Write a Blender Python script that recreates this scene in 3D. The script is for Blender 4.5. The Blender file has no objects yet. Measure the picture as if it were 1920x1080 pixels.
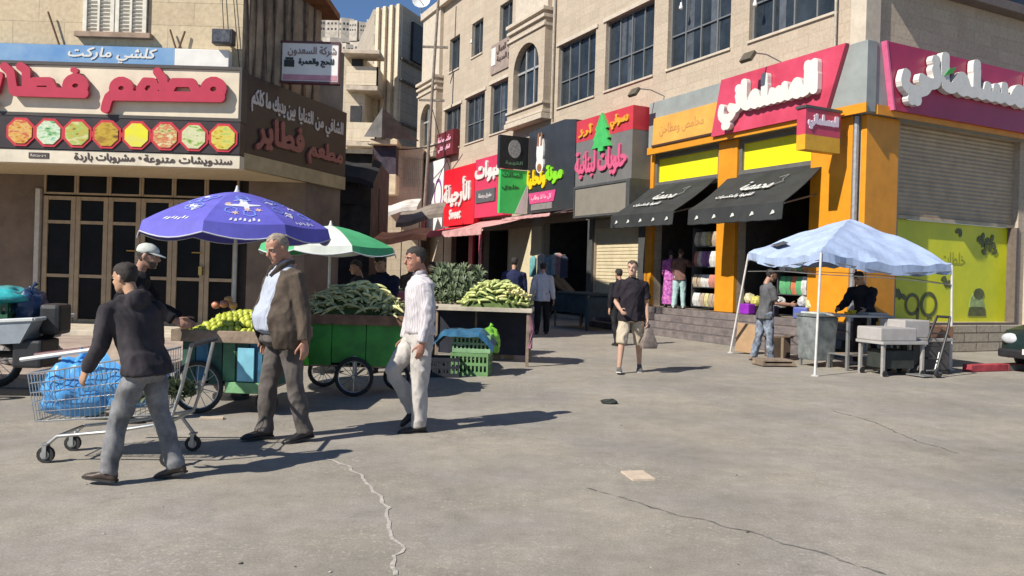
import bpy, bmesh, math, random
import numpy as np
from mathutils import Vector, Matrix, noise
random.seed(7)
R = math.radians
SC = bpy.context.scene
COL = SC.collection
# ---------------------------------------------------------------- camera
F_PX, CAM_H, V0, ROLL = 1480.0, 1.52, 512.0, 0.03
cam = bpy.data.cameras.new('camera')
cam.sensor_width = 36
cam.lens = 36 * F_PX / 1920
cam.shift_y = -(540 - V0) / 1920
cam.clip_start, cam.clip_end = 0.05, 3000
camo = bpy.data.objects.new('camera', cam)
COL.objects.link(camo)
cr, sr = math.cos(ROLL), math.sin(ROLL)
camo.matrix_world = Matrix(((cr, -sr, 0, 0), (0, 0, -1, 0), (sr, cr, 0, CAM_H), (0, 0, 0, 1)))
SC.camera = camo
# ---------------------------------------------------------------- sky, sun, exposure
SUN_EL, SUN_AZ = R(41), R(231)
W = bpy.data.worlds.new('World')
SC.world = W
W.use_nodes = True
nt = W.node_tree
sky = nt.nodes.new('ShaderNodeTexSky')
sky.sky_type = 'NISHITA'
sky.sun_disc = False
sky.sun_elevation = SUN_EL
sky.sun_rotation = SUN_AZ
sky.altitude = 1500
sky.air_density, sky.dust_density, sky.ozone_density = 1.0, 0.0, 6.0
bg = nt.nodes['Background']
nt.links.new(sky.outputs[0], bg.inputs[0])
bg.inputs[1].default_value = 0.072
sl = bpy.data.lights.new('sun', 'SUN')
sl.energy, sl.angle, sl.color = 4.4, R(0.5), (1, .94, .84)
slo = bpy.data.objects.new('sun', sl)
COL.objects.link(slo)
sdir = Vector((math.sin(SUN_AZ) * math.cos(SUN_EL), math.cos(SUN_AZ) * math.cos(SUN_EL), math.sin(SUN_EL)))
slo.rotation_euler = sdir.to_track_quat('Z', 'Y').to_euler()
slo.location = (-20, -20, 30)
SC.view_settings.view_transform = 'Standard'
SC.view_settings.look = 'None'
SC.view_settings.exposure = 0.66
SC.view_settings.gamma = 1
SC.render.engine = 'CYCLES'
SC.cycles.max_bounces = 6
SC.cycles.use_denoising = True
# ---------------------------------------------------------------- measuring helpers: places on real planes
def ray(u, v):
    xc, yc = (u - 960) / F_PX, (V0 - v) / F_PX
    return Vector((xc * cr - yc * sr, 1, xc * sr + yc * cr))
EYE = Vector((0, 0, CAM_H))
def gnd(u, v, z=0):
    r = ray(u, v)
    return EYE + r * ((z - CAM_H) / r.z)
def at(u, v, Y):
    return EYE + ray(u, v) * Y
class Frame:
    """x along a wall to the right, y into the wall, z up"""
    def __init__(s, ox, oy, ex, ey):
        l = math.hypot(ex, ey)
        s.o = Vector((ox, oy, 0)); s.ex = Vector((ex / l, ey / l, 0)); s.ey = Vector((-ey / l, ex / l, 0))
        s.rz = math.atan2(ey, ex)
    def on(s, u, v, y=0):
        r = ray(u, v)
        t = (s.o + s.ey * y - EYE).dot(s.ey) / r.dot(s.ey)
        p = EYE + r * t
        return (p - s.o).dot(s.ex), p.z
    def w(s, x, y, z):
        return s.o + s.ex * x + s.ey * y + Vector((0, 0, z))
F1 = Frame(7.4, 16.9, .45, -.893)     # long shopfront of the right-hand building
F2 = Frame(7.4, 16.9, .893, .45)      # its short face round the corner
FL = Frame(-5.2, 14.2, 1, 0)          # restaurant front on the left
FS = Frame(-5.2, 14.2, .31, .95)      # its splayed corner
# ---------------------------------------------------------------- materials
MATS = {}
def M(name, col=(.5, .5, .5), rough=.8, var=.12, scale=6, bump=.0, bscale=60, metal=0, spec=.5, col2=None, detail=6, trans=0):
    if name in MATS: return MATS[name]
    m = bpy.data.materials.new(name); m.use_nodes = True
    t = m.node_tree; b = t.nodes['Principled BSDF']
    b.inputs['Roughness'].default_value = rough
    b.inputs['Metallic'].default_value = metal
    b.inputs['Specular IOR Level'].default_value = spec
    if trans:
        b.inputs['Transmission Weight'].default_value = trans
    tc = t.nodes.new('ShaderNodeTexCoord')
    n = t.nodes.new('ShaderNodeTexNoise'); n.inputs['Scale'].default_value = scale; n.inputs['Detail'].default_value = detail
    n.inputs['Roughness'].default_value = .65
    t.links.new(tc.outputs['Object'], n.inputs['Vector'])
    r = t.nodes.new('ShaderNodeValToRGB')
    c2 = col2 or tuple(c * (1 - var * 1.6) for c in col)
    c1 = tuple(min(1, c * (1 + var)) for c in col)
    r.color_ramp.elements[0].position = .32; r.color_ramp.elements[1].position = .68
    r.color_ramp.elements[0].color = (*c2, 1); r.color_ramp.elements[1].color = (*c1, 1)
    t.links.new(n.outputs['Fac'], r.inputs['Fac'])
    t.links.new(r.outputs['Color'], b.inputs['Base Color'])
    if bump:
        n2 = t.nodes.new('ShaderNodeTexNoise'); n2.inputs['Scale'].default_value = bscale; n2.inputs['Detail'].default_value = 4
        t.links.new(tc.outputs['Object'], n2.inputs['Vector'])
        bp = t.nodes.new('ShaderNodeBump'); bp.inputs['Strength'].default_value = bump; bp.inputs['Distance'].default_value = .02
        t.links.new(n2.outputs['Fac'], bp.inputs['Height']); t.links.new(bp.outputs['Normal'], b.inputs['Normal'])
    MATS[name] = m
    return m
def M_blocks(name, col, col2, mortar, bw=.7, bh=.3, msize=.012, rough=.85, bump=.5, dirt=.35, dirtcol=(.25, .2, .14)):
    """coursed stone blocks: pattern runs along the wall's own x and z, with rain stains"""
    if name in MATS: return MATS[name]
    m = bpy.data.materials.new(name); m.use_nodes = True
    t = m.node_tree; b = t.nodes['Principled BSDF']; b.inputs['Roughness'].default_value = rough
    b.inputs['Specular IOR Level'].default_value = .25
    L = t.links.new
    tc = t.nodes.new('ShaderNodeTexCoord'); sp = t.nodes.new('ShaderNodeSeparateXYZ'); L(tc.outputs['Object'], sp.inputs[0])
    ad = t.nodes.new('ShaderNodeMath'); ad.operation = 'ADD'; L(sp.outputs['X'], ad.inputs[0]); L(sp.outputs['Y'], ad.inputs[1])
    cb = t.nodes.new('ShaderNodeCombineXYZ'); L(ad.outputs[0], cb.inputs['X']); L(sp.outputs['Z'], cb.inputs['Y'])
    br = t.nodes.new('ShaderNodeTexBrick'); L(cb.outputs[0], br.inputs['Vector'])
    br.inputs['Scale'].default_value = 1; br.inputs['Brick Width'].default_value = bw; br.inputs['Row Height'].default_value = bh
    br.inputs['Mortar Size'].default_value = msize; br.inputs['Mortar Smooth'].default_value = .3; br.inputs['Bias'].default_value = -.1
    br.inputs['Color1'].default_value = (*col, 1); br.inputs['Color2'].default_value = (*col2, 1); br.inputs['Mortar'].default_value = (*mortar, 1)
    n = t.nodes.new('ShaderNodeTexNoise'); n.inputs['Scale'].default_value = 1.2; n.inputs['Detail'].default_value = 8
    n.inputs['Roughness'].default_value = .7
    mp = t.nodes.new('ShaderNodeMapping'); mp.inputs['Scale'].default_value = (2.2, .35, 1); L(cb.outputs[0], mp.inputs[0]); L(mp.outputs[0], n.inputs['Vector'])
    rp = t.nodes.new('ShaderNodeValToRGB'); rp.color_ramp.elements[0].position = .5; rp.color_ramp.elements[1].position = .8
    L(n.outputs['Fac'], rp.inputs['Fac'])
    mu = t.nodes.new('ShaderNodeMath'); mu.operation = 'MULTIPLY'; mu.inputs[1].default_value = dirt; L(rp.outputs['Color'], mu.inputs[0])
    mx = t.nodes.new('ShaderNodeMix'); mx.data_type = 'RGBA'
    L(mu.outputs[0], mx.inputs['Factor']); L(br.outputs['Color'], mx.inputs['A']); mx.inputs['B'].default_value = (*dirtcol, 1)
    n3 = t.nodes.new('ShaderNodeTexNoise'); n3.inputs['Scale'].default_value = 14; n3.inputs['Detail'].default_value = 6; L(tc.outputs['Object'], n3.inputs['Vector'])
    mx2 = t.nodes.new('ShaderNodeMix'); mx2.data_type = 'RGBA'; mx2.blend_type = 'OVERLAY'; mx2.inputs['Factor'].default_value = .3
    L(mx.outputs['Result'], mx2.inputs['A']); L(n3.outputs['Fac'], mx2.inputs['B'])
    L(mx2.outputs['Result'], b.inputs['Base Color'])
    bp = t.nodes.new('ShaderNodeBump'); bp.inputs['Strength'].default_value = bump; bp.inputs['Distance'].default_value = .015
    sb = t.nodes.new('ShaderNodeMath'); sb.operation = 'SUBTRACT'; L(n3.outputs['Fac'], sb.inputs[0]); L(br.outputs['Fac'], sb.inputs[1])
    L(sb.outputs[0], bp.inputs['Height']); L(bp.outputs['Normal'], b.inputs['Normal'])
    MATS[name] = m
    return m
# ---------------------------------------------------------------- mesh builder
class MB:
    def __init__(s): s.v = []; s.f = []; s.mi = []; s.T = None; s.m = 0
    def add(s, vs, fs):
        o = len(s.v)
        if s.T is not None: vs = [s.T @ Vector(p) for p in vs]
        s.v += [tuple(p) for p in vs]; s.f += [tuple(i + o for i in f) for f in fs]; s.mi += [s.m] * len(fs)
        return s
    def box(s, cx, cy, cz, sx, sy, sz, rot=None):
        x, y, z = sx / 2, sy / 2, sz / 2
        vs = [Vector((a * x, b * y, c * z)) for a in (-1, 1) for b in (-1, 1) for c in (-1, 1)]
        if rot is not None: vs = [rot @ p for p in vs]
        c = Vector((cx, cy, cz))
        return s.add([p + c for p in vs], [(0, 1, 3, 2), (4, 6, 7, 5), (0, 4, 5, 1), (2, 3, 7, 6), (0, 2, 6, 4), (1, 5, 7, 3)])
    def b2(s, x0, x1, y0, y1, z0, z1): return s.box((x0 + x1) / 2, (y0 + y1) / 2, (z0 + z1) / 2, x1 - x0, y1 - y0, z1 - z0)
    def quad(s, a, b, c, d): return s.add([a, b, c, d], [(0, 1, 2, 3)])
    def loft(s, rings, caps=True):
        n = len(rings[0]); vs = [p for r in rings for p in r]; fs = []
        for i in range(len(rings) - 1):
            for j in range(n):
                k = (j + 1) % n
                fs.append((i * n + j, i * n + k, (i + 1) * n + k, (i + 1) * n + j))
        if caps: fs += [tuple(reversed(range(n))), tuple((len(rings) - 1) * n + j for j in range(n))]
        return s.add(vs, fs)
    def tube(s, pts, r, n=8, ref=(0, 0, 1), round_=False):
        """r: number, list, or list of (side, other) half-widths; ref fixes the side axis"""
        pts = [Vector(p) for p in pts]; N = len(pts)
        rs = r if isinstance(r, (list, tuple)) else [r] * N
        rs = [q if isinstance(q, (list, tuple)) else (q, q) for q in rs]
        if round_:
            d0 = (pts[0] - pts[1]).normalized(); d1 = (pts[-1] - pts[-2]).normalized()
            a0 = min(rs[0]); a1 = min(rs[-1])
            pts = [pts[0] + d0 * a0 * .8, pts[0] + d0 * a0 * .5] + pts + [pts[-1] + d1 * a1 * .5, pts[-1] + d1 * a1 * .8]
            k = lambda q, f: (q[0] * f, q[1] * f)
            rs = [k(rs[0], .45), k(rs[0], .82)] + rs + [k(rs[-1], .82), k(rs[-1], .45)]; N = len(pts)
        rings = []
        for i in range(N):
            t = (pts[min(i + 1, N - 1)] - pts[max(i - 1, 0)]).normalized()
            a = Vector(ref) - t * t.dot(Vector(ref))
            if a.length < 1e-3: a = t.orthogonal()
            a.normalize(); b = t.cross(a)
            rings.append([pts[i] + a * (math.cos(q) * rs[i][0]) + b * (math.sin(q) * rs[i][1]) for q in [2 * math.pi * j / n for j in range(n)]])
        return s.loft(rings)
    def lathe(s, prof, n=16, c=(0, 0, 0)):
        return s.loft([[(c[0] + r * math.cos(2 * math.pi * j / n), c[1] + r * math.sin(2 * math.pi * j / n), c[2] + z) for j in range(n)] for r, z in prof])
    def prism(s, poly, y0, y1):
        n = len(poly)
        return s.add([(x, y0, z) for x, z in poly] + [(x, y1, z) for x, z in poly],
                     [tuple(range(n)), tuple(reversed(range(n, 2 * n)))] + [(i, i + n, (i + 1) % n + n, (i + 1) % n) for i in range(n)])
    def ell(s, c, r, n=12, m=8, rot=None, wob=0, seed=0):
        vs = []
        for i in range(m + 1):
            th = math.pi * i / m
            for j in range(n):
                ph = 2 * math.pi * j / n
                p = Vector((math.sin(th) * math.cos(ph), math.sin(th) * math.sin(ph), math.cos(th)))
                k = 1 + wob * noise.noise(p * 1.7 + Vector((seed, 0, 0))) if wob else 1
                q = Vector((p.x * r[0] * k, p.y * r[1] * k, p.z * r[2] * k))
                if rot is not None: q = rot @ q
                vs.append(q + Vector(c))
        fs = [(i * n + j, (i + 1) * n + j, (i + 1) * n + (j + 1) % n, i * n + (j + 1) % n) for i in range(m) for j in range(n)]
        return s.add(vs, fs)
    def mesh(s, name, smooth=False, bevel=0, seg=2):
        me = bpy.data.meshes.new(name)
        bm = bmesh.new()
        bv = [bm.verts.new(p) for p in s.v]
        for f, mi in zip(s.f, s.mi):
            try:
                q = bm.faces.new([bv[i] for i in f]); q.material_index = mi
            except ValueError: pass
        bmesh.ops.recalc_face_normals(bm, faces=bm.faces)
        if bevel:
            ed = [e for e in bm.edges if len(e.link_faces) == 2 and e.calc_face_angle(0) > .6]
            bmesh.ops.bevel(bm, geom=ed, offset=bevel, segments=seg, affect='EDGES', profile=.6)
        bm.to_mesh(me); bm.free()
        if smooth:
            me.polygons.foreach_set('use_smooth', [True] * len(me.polygons))
            try: me.set_sharp_from_angle(angle=R(38) if smooth == 1 else R(80))
            except Exception: pass
        return me
def props(o, label=None, cat=None, group=None, kind=None):
    if label: o['label'] = label
    if cat: o['category'] = cat
    if group: o['group'] = group
    if kind: o['kind'] = kind
    return o
def put(name, me, mats, parent=None, loc=None, rz=0):
    if isinstance(me, MB): me = me.mesh(name)
    o = bpy.data.objects.new(name, me); COL.objects.link(o)
    for q in (mats if isinstance(mats, (list, tuple)) else [mats]):
        if q is not None and len(me.materials) < (len(mats) if isinstance(mats, (list, tuple)) else 1): me.materials.append(q)
    if parent: o.parent = parent
    if loc is not None: o.location = loc
    if rz: o.rotation_euler = (0, 0, rz)
    return o
def part(name, mb, mat, parent, smooth=False, bevel=0, label=None):
    o = put(name, mb.mesh(name, smooth, bevel), mat, parent)
    if label: o['label'] = label
    return o
def thing(name, label, cat, loc=(0, 0, 0), rz=0, group=None):
    o = bpy.data.objects.new(name, None); COL.objects.link(o)
    o.location = loc; o.rotation_euler = (0, 0, rz); o.empty_display_size = .1
    return props(o, label, cat, group)
def single(name, mb, mat, label, cat, loc=(0, 0, 0), rz=0, group=None, smooth=False, bevel=0):
    o = put(name, mb.mesh(name, smooth, bevel), mat, None, loc, rz)
    return props(o, label, cat, group)
def struct(name, mb, mat, loc=(0, 0, 0), rz=0, smooth=False, bevel=0, kind='structure'):
    o = put(name, mb.mesh(name, smooth, bevel), mat, None, loc, rz)
    return props(o, kind=kind)
def dup(o, loc, rot=None, label=None, scale=None):
    c = o.copy(); COL.objects.link(c); c.location = loc
    if rot is not None: c.rotation_euler = rot
    if scale is not None: c.scale = (scale,) * 3 if not isinstance(scale, tuple) else scale
    if label: c['label'] = label
    for ch in list(o.children):
        d = ch.copy(); COL.objects.link(d); d.parent = c
        for g in list(ch.children):
            e = g.copy(); COL.objects.link(e); e.parent = d
    return c
def wall_holes(mb, x0, x1, z0, z1, holes, y=0, depth=.25):
    """a wall face at y with true openings (hx0,hx1,hz0,hz1) and their reveals"""
    xs = sorted({x0, x1, *[q for h in holes for q in h[:2] if x0 < q < x1]}); zs = sorted({z0, z1, *[q for h in holes for q in h[2:4] if z0 < q < z1]})
    for i in range(len(xs) - 1):
        for j in range(len(zs) - 1):
            cx, cz = (xs[i] + xs[i + 1]) / 2, (zs[j] + zs[j + 1]) / 2
            if any(h[0] < cx < h[1] and h[2] < cz < h[3] for h in holes): continue
            mb.quad((xs[i], y, zs[j]), (xs[i + 1], y, zs[j]), (xs[i + 1], y, zs[j + 1]), (xs[i], y, zs[j + 1]))
    for a, b, c, d in [h[:4] for h in holes]:
        mb.quad((a, y, c), (a, y + depth, c), (b, y + depth, c), (b, y, c)); mb.quad((a, y, d), (b, y, d), (b, y + depth, d), (a, y + depth, d))
        mb.quad((a, y, c), (a, y, d), (a, y + depth, d), (a, y + depth, c)); mb.quad((b, y, c), (b, y + depth, c), (b, y + depth, d), (b, y, d))
# ---------------------------------------------------------------- lettering
ARB = {'ا': 0xFE8D, 'ب': 0xFE8F, 'ة': 0xFE93, 'ت': 0xFE95, 'ث': 0xFE99, 'ج': 0xFE9D, 'ح': 0xFEA1, 'خ': 0xFEA5, 'د': 0xFEA9, 'ذ': 0xFEAB, 'ر': 0xFEAD,
       'ز': 0xFEAF, 'س': 0xFEB1, 'ش': 0xFEB5, 'ص': 0xFEB9, 'ض': 0xFEBD, 'ط': 0xFEC1, 'ظ': 0xFEC5, 'ع': 0xFEC9, 'غ': 0xFECD, 'ف': 0xFED1, 'ق': 0xFED5,
       'ك': 0xFED9, 'ل': 0xFEDD, 'م': 0xFEE1, 'ن': 0xFEE5, 'ه': 0xFEE9, 'و': 0xFEED, 'ى': 0xFEEF, 'ي': 0xFEF1, 'أ': 0xFE83, 'ؤ': 0xFE85, 'ئ': 0xFE89, 'إ': 0xFE87}
NOJOIN = set('اةدذرزوىأإؤ')
def shape(s):
    if not any(c in ARB for c in s): return s
    out = []
    for i, c in enumerate(s):
        if c not in ARB: out.append(c); continue
        p = i > 0 and s[i - 1] in ARB and s[i - 1] not in NOJOIN
        n = i + 1 < len(s) and s[i + 1] in ARB and c not in NOJOIN
        if c in NOJOIN: n = False
        k = 0 if not p and not n else 1 if p and not n else 2 if n and not p else 3
        out.append(chr(ARB[c] + k))
    t = ''.join(out)
    for a, lam in (('\ufe8e', '\ufee0'), ('\ufe8e', '\ufedf')):
        t = t.replace(lam + a, '\ufefc' if lam == '\ufee0' else '\ufefb')
    return t[::-1]
def glyph_loops(s):
    c = bpy.data.curves.new('tmp_text', 'FONT'); c.body = shape(s); c.fill_mode = 'NONE'; c.resolution_u = 4
    o = bpy.data.objects.new('tmp_text', c); COL.objects.link(o)
    bpy.context.view_layer.update()
    me = bpy.data.meshes.new_from_object(o.evaluated_get(bpy.context.evaluated_depsgraph_get()))
    co = [(q.co.x, q.co.y) for q in me.vertices]
    eg = [tuple(e.vertices) for e in me.edges]
    bpy.data.objects.remove(o); bpy.data.curves.remove(c); bpy.data.meshes.remove(me)
    return np.array([[*co[a], *co[b]] for a, b in eg])
def raster(ed, x0, z0, nx, nz, cell):
    """nonzero-winding fill of outline edges on a grid"""
    w = np.zeros((nz, nx), np.int32); xs = x0 + (np.arange(nx) + .5) * cell
    for j in range(nz):
        y = z0 + (j + .5) * cell
        a = ed[:, 1]; b = ed[:, 3]
        k = np.where((a <= y) != (b <= y))[0]
        for e in ed[k]:
            X = e[0] + (y - e[1]) * (e[2] - e[0]) / (e[3] - e[1])
            w[j, xs > X] += 1 if e[3] > e[1] else -1
    return (w != 0)
def blur(a, n=2):
    a = a.astype(float)
    for _ in range(n):
        p = np.pad(a, 1); a = (p[:-2, 1:-1] + p[2:, 1:-1] + p[1:-1, :-2] + p[1:-1, 2:] + 2 * p[1:-1, 1:-1]) / 6
    return a
def contour(mb, f, sx, sz, ox, oz, y0, y1, lv=.5):
    """extrude the region f>lv; cells share a smooth marching-squares outline"""
    f = np.pad(f, 1); nz, nx = f.shape
    ins = f > lv
    P = lambda i, j: (ox + (i - .5) * sx, oz + (j - .5) * sz)
    for j in range(nz - 1):
        i = 0
        full = ins[j, :-1] & ins[j, 1:] & ins[j + 1, :-1] & ins[j + 1, 1:]
        some = (ins[j, :-1] | ins[j, 1:] | ins[j + 1, :-1] | ins[j + 1, 1:])
        while i < nx - 1:
            if full[i]:
                k = i
                while k < nx - 1 and full[k]: k += 1
                a, b, c, d = P(i, j), P(k, j), P(k, j + 1), P(i, j + 1)
                mb.quad((a[0], y0, a[1]), (b[0], y0, b[1]), (c[0], y0, c[1]), (d[0], y0, d[1]))
                i = k; continue
            if some[i]:
                cs = [(i, j), (i + 1, j), (i + 1, j + 1), (i, j + 1)]; poly = []; cut = []
                for q in range(4):
                    A, B = cs[q], cs[(q + 1) % 4]; fa, fb = f[A[1], A[0]], f[B[1], B[0]]
                    if fa > lv: poly.append(P(*A))
                    if (fa > lv) != (fb > lv):
                        t = (lv - fa) / (fb - fa); pa, pb = P(*A), P(*B)
                        c = (pa[0] + t * (pb[0] - pa[0]), pa[1] + t * (pb[1] - pa[1])); poly.append(c); cut.append(c)
                if len(poly) > 2: mb.add([(x, y0, z) for x, z in poly], [tuple(range(len(poly)))])
                for q in range(0, len(cut) - 1, 2):
                    a, b = cut[q], cut[q + 1]
                    mb.quad((a[0], y0, a[1]), (b[0], y0, b[1]), (b[0], y1, b[1]), (a[0], y1, a[1]))
            i += 1
    return mb
def text(s, w, h, depth=.05, bold=0, res=60, mb=None, ox=0, oz=0, y=0, shear=0, squash=None):
    """lettering w wide and h tall with its lower left corner at (ox,oz), standing out from plane y"""
    mb = mb or MB()
    ed = glyph_loops(s)
    if shear: ed[:, 0] += shear * ed[:, 1]; ed[:, 2] += shear * ed[:, 3]
    x0, x1 = ed[:, [0, 2]].min(), ed[:, [0, 2]].max(); z0, z1 = ed[:, [1, 3]].min(), ed[:, [1, 3]].max()
    sx = w / (x1 - x0); sz = h / (z1 - z0)
    ed[:, [0, 2]] = (ed[:, [0, 2]] - x0) * sx; ed[:, [1, 3]] = (ed[:, [1, 3]] - z0) * sz
    cell = h / res; nx = int(w / cell) + 1; pad = int(bold / cell) + 2
    g = raster(ed, -pad * cell, -pad * cell, nx + 2 * pad, res + 2 * pad, cell)
    r = int(round(bold / cell))
    if r > 0:
        o = g.copy()
        for dj in range(-r, r + 1):
            for di in range(-r, r + 1):
                if di * di + dj * dj <= r * r + .5: o |= np.roll(np.roll(g, di, 1), dj, 0)
        g = o
    return contour(mb, blur(g, 2), cell, cell, ox - pad * cell, oz - pad * cell, y - depth, y)
def strokes(sk, scale, depth, res=.02, mb=None, ox=0, oz=0, y=0):
    """hand-drawn lettering: list of (points, half-width) strokes joined into one raised outline"""
    mb = mb or MB()
    P = [(np.array(p, float) * scale, r * scale) for p, r in sk]
    lo = np.min([p.min(0) - r for p, r in P], 0) - 2 * res; hi = np.max([p.max(0) + r for p, r in P], 0) + 2 * res
    nx, nz = ((hi - lo) / res).astype(int) + 1
    X, Z = np.meshgrid(lo[0] + (np.arange(nx) + .5) * res, lo[1] + (np.arange(nz) + .5) * res)
    d = np.full(X.shape, -1e9)
    for p, r in P:
        for a, b in zip(p[:-1], p[1:]):
            v = b - a; t = np.clip(((X - a[0]) * v[0] + (Z - a[1]) * v[1]) / max(v @ v, 1e-9), 0, 1)
            d = np.maximum(d, r - np.hypot(X - a[0] - t * v[0], Z - a[1] - t * v[1]))
    return contour(mb, d / res + .5, res, res, ox + lo[0], oz + lo[1], y - depth, y)
# ================================================================ SETTING
def mat_asphalt():
    m = bpy.data.materials.new('asphalt'); m.use_nodes = True
    t = m.node_tree; b = t.nodes['Principled BSDF']; L = t.links.new
    b.inputs['Roughness'].default_value = .8; b.inputs['Specular IOR Level'].default_value = .3
    tc = t.nodes.new('ShaderNodeTexCoord')
    def nz(sc, de=8, ro=.65):
        n = t.nodes.new('ShaderNodeTexNoise'); n.inputs['Scale'].default_value = sc; n.inputs['Detail'].default_value = de; n.inputs['Roughness'].default_value = ro
        L(tc.outputs['Object'], n.inputs['Vector']); return n
    def ramp(src, a, b_, ca, cb):
        r = t.nodes.new('ShaderNodeValToRGB'); r.color_ramp.elements[0].position = a; r.color_ramp.elements[1].position = b_
        r.color_ramp.elements[0].color = (*ca, 1); r.color_ramp.elements[1].color = (*cb, 1); L(src, r.inputs['Fac']); return r
    def mix(f, A, B, mode='MIX'):
        x = t.nodes.new('ShaderNodeMix'); x.data_type = 'RGBA'; x.blend_type = mode
        if isinstance(f, float): x.inputs['Factor'].default_value = f
        else: L(f, x.inputs['Factor'])
        L(A, x.inputs['A']); L(B, x.inputs['B']) if not isinstance(B, tuple) else setattr(x.inputs['B'], 'default_value', (*B, 1)); return x.outputs['Result']
    base = ramp(nz(.55, 6, .6).outputs['Fac'], .33, .68, (.225, .213, .193), (.33, .305, .268))
    mid = ramp(nz(3.2, 7, .7).outputs['Fac'], .3, .75, (.36, .36, .36), (.64, .63, .61))
    c = mix(.55, base.outputs['Color'], mid.outputs['Color'], 'OVERLAY')
    fine = ramp(nz(70, 4, .85).outputs['Fac'], .32, .7, (.22, .22, .22), (.78, .78, .78))
    c = mix(.5, c, fine.outputs['Color'], 'OVERLAY')
    # worn patches: pale grit showing through, and dark oil
    grit = nz(26, 4, .7); gmask = nz(.9, 5, .6)
    gm = ramp(gmask.outputs['Fac'], .42, .62, (0, 0, 0), (1, 1, 1)); gs = ramp(grit.outputs['Fac'], .55, .63, (0, 0, 0), (1, 1, 1))
    mm = t.nodes.new('ShaderNodeMath'); mm.operation = 'MULTIPLY'; L(gm.outputs['Color'], mm.inputs[0]); L(gs.outputs['Color'], mm.inputs[1])
    m2 = t.nodes.new('ShaderNodeMath'); m2.operation = 'MULTIPLY'; m2.inputs[1].default_value = .6; L(mm.outputs[0], m2.inputs[0])
    c = mix(m2.outputs[0], c, (.46, .42, .355))
    tint = ramp(nz(.8, 4, .6).outputs['Fac'], .45, .62, (.52, .505, .47), (.49, .485, .49))
    c = mix(.8, c, tint.outputs['Color'], 'OVERLAY')
    lf = nz(6, 6, .75); lm = ramp(lf.outputs['Fac'], .36, .68, (.4, .4, .4), (.6, .6, .6)); c = mix(.45, c, lm.outputs['Color'], 'OVERLAY')
    oil = nz(1.7, 6, .75); om = ramp(oil.outputs['Fac'], .6, .72, (0, 0, 0), (1, 1, 1))
    m3 = t.nodes.new('ShaderNodeMath'); m3.operation = 'MULTIPLY'; m3.inputs[1].default_value = .38; L(om.outputs['Color'], m3.inputs[0])
    c = mix(m3.outputs[0], c, (.10, .095, .09))
    # hairline cracks
    vo = t.nodes.new('ShaderNodeTexVoronoi'); vo.feature = 'DISTANCE_TO_EDGE'; vo.inputs['Scale'].default_value = .42
    dis = nz(2.4, 6, .7); va = t.nodes.new('ShaderNodeVectorMath'); va.operation = 'MULTIPLY_ADD'; va.inputs[1].default_value = (.55, .55, 0)
    L(dis.outputs['Color'], va.inputs[0]); L(tc.outputs['Object'], va.inputs[2]); L(va.outputs[0], vo.inputs['Vector'])
    cm = ramp(vo.outputs['Distance'], .0008, .0035, (.22, .22, .22), (0, 0, 0))
    c = mix(cm.outputs['Color'], c, (.12, .115, .105))
    L(c, b.inputs['Base Color'])
    bp = t.nodes.new('ShaderNodeBump'); bp.inputs['Strength'].default_value = .35; bp.inputs['Distance'].default_value = .012
    L(nz(55, 6, .75).outputs['Fac'], bp.inputs['Height']); L(bp.outputs['Normal'], b.inputs['Normal'])
    return m
g = MB(); g.quad((-400, -60, 0), (400, -60, 0), (400, 900, 0), (-400, 900, 0))
struct('ground', g, mat_asphalt())
# sealed crack and old joint in the asphalt
def strip(name, pix, w, mat, z=.004, jit=.3):
    pts = [gnd(u, v) for u, v in pix]; P = []
    for a, b in zip(pts[:-1], pts[1:]):
        n = max(2, int((b - a).length / .05))
        P += [a.lerp(b, i / n) for i in range(n)]
    P.append(pts[-1]); mb = MB(); L_, R_ = [], []
    for i, p in enumerate(P):
        t = (P[min(i + 1, len(P) - 1)] - P[max(i - 1, 0)]).normalized(); n = Vector((-t.y, t.x, 0))
        q = p + n * (noise.noise(p * 6) * .05 + noise.noise(p * 23) * .02); ww = w * (1 + jit * 2 * noise.noise(p * 17)) * .5
        L_.append(q + n * ww + Vector((0, 0, z))); R_.append(q - n * ww + Vector((0, 0, z)))
    for i in range(len(P) - 1): mb.quad(L_[i], R_[i], R_[i + 1], L_[i + 1])
    struct(name, mb, mat)
strip('ground_crack', [(612, 862), (650, 872), (690, 912), (718, 940), (728, 962), (722, 985), (735, 1005), (752, 1030), (738, 1079)], .022, M('crack_filler', (.42, .39, .35), .9, .25, 30))
strip('ground_joint', [(1100, 915), (1180, 938), (1260, 962), (1350, 985), (1440, 1008), (1560, 1045), (1660, 1078)], .012, M('joint_dark', (.2, .19, .17), .95, .4, 12), jit=1.2)
strip('ground_joint', [(1560, 770), (1640, 792), (1720, 828), (1800, 850)], .012, M('joint_dark'), jit=1.2)
# raised pavement in front of the restaurant
pv = M_blocks('pavement_tiles', (.36, .27, .22), (.4, .31, .25), (.2, .17, .15), .4, .4, .008, bump=.25)
def pav_mat():
    m = M('pavement_stone', (.36, .285, .235), .85, .2, 3, .25, 40); return m
p = MB(); p.b2(-40, -4.75, 9.25, 16.72, .0, .11)
struct('pavement', p, pav_mat(), bevel=.012)
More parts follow.
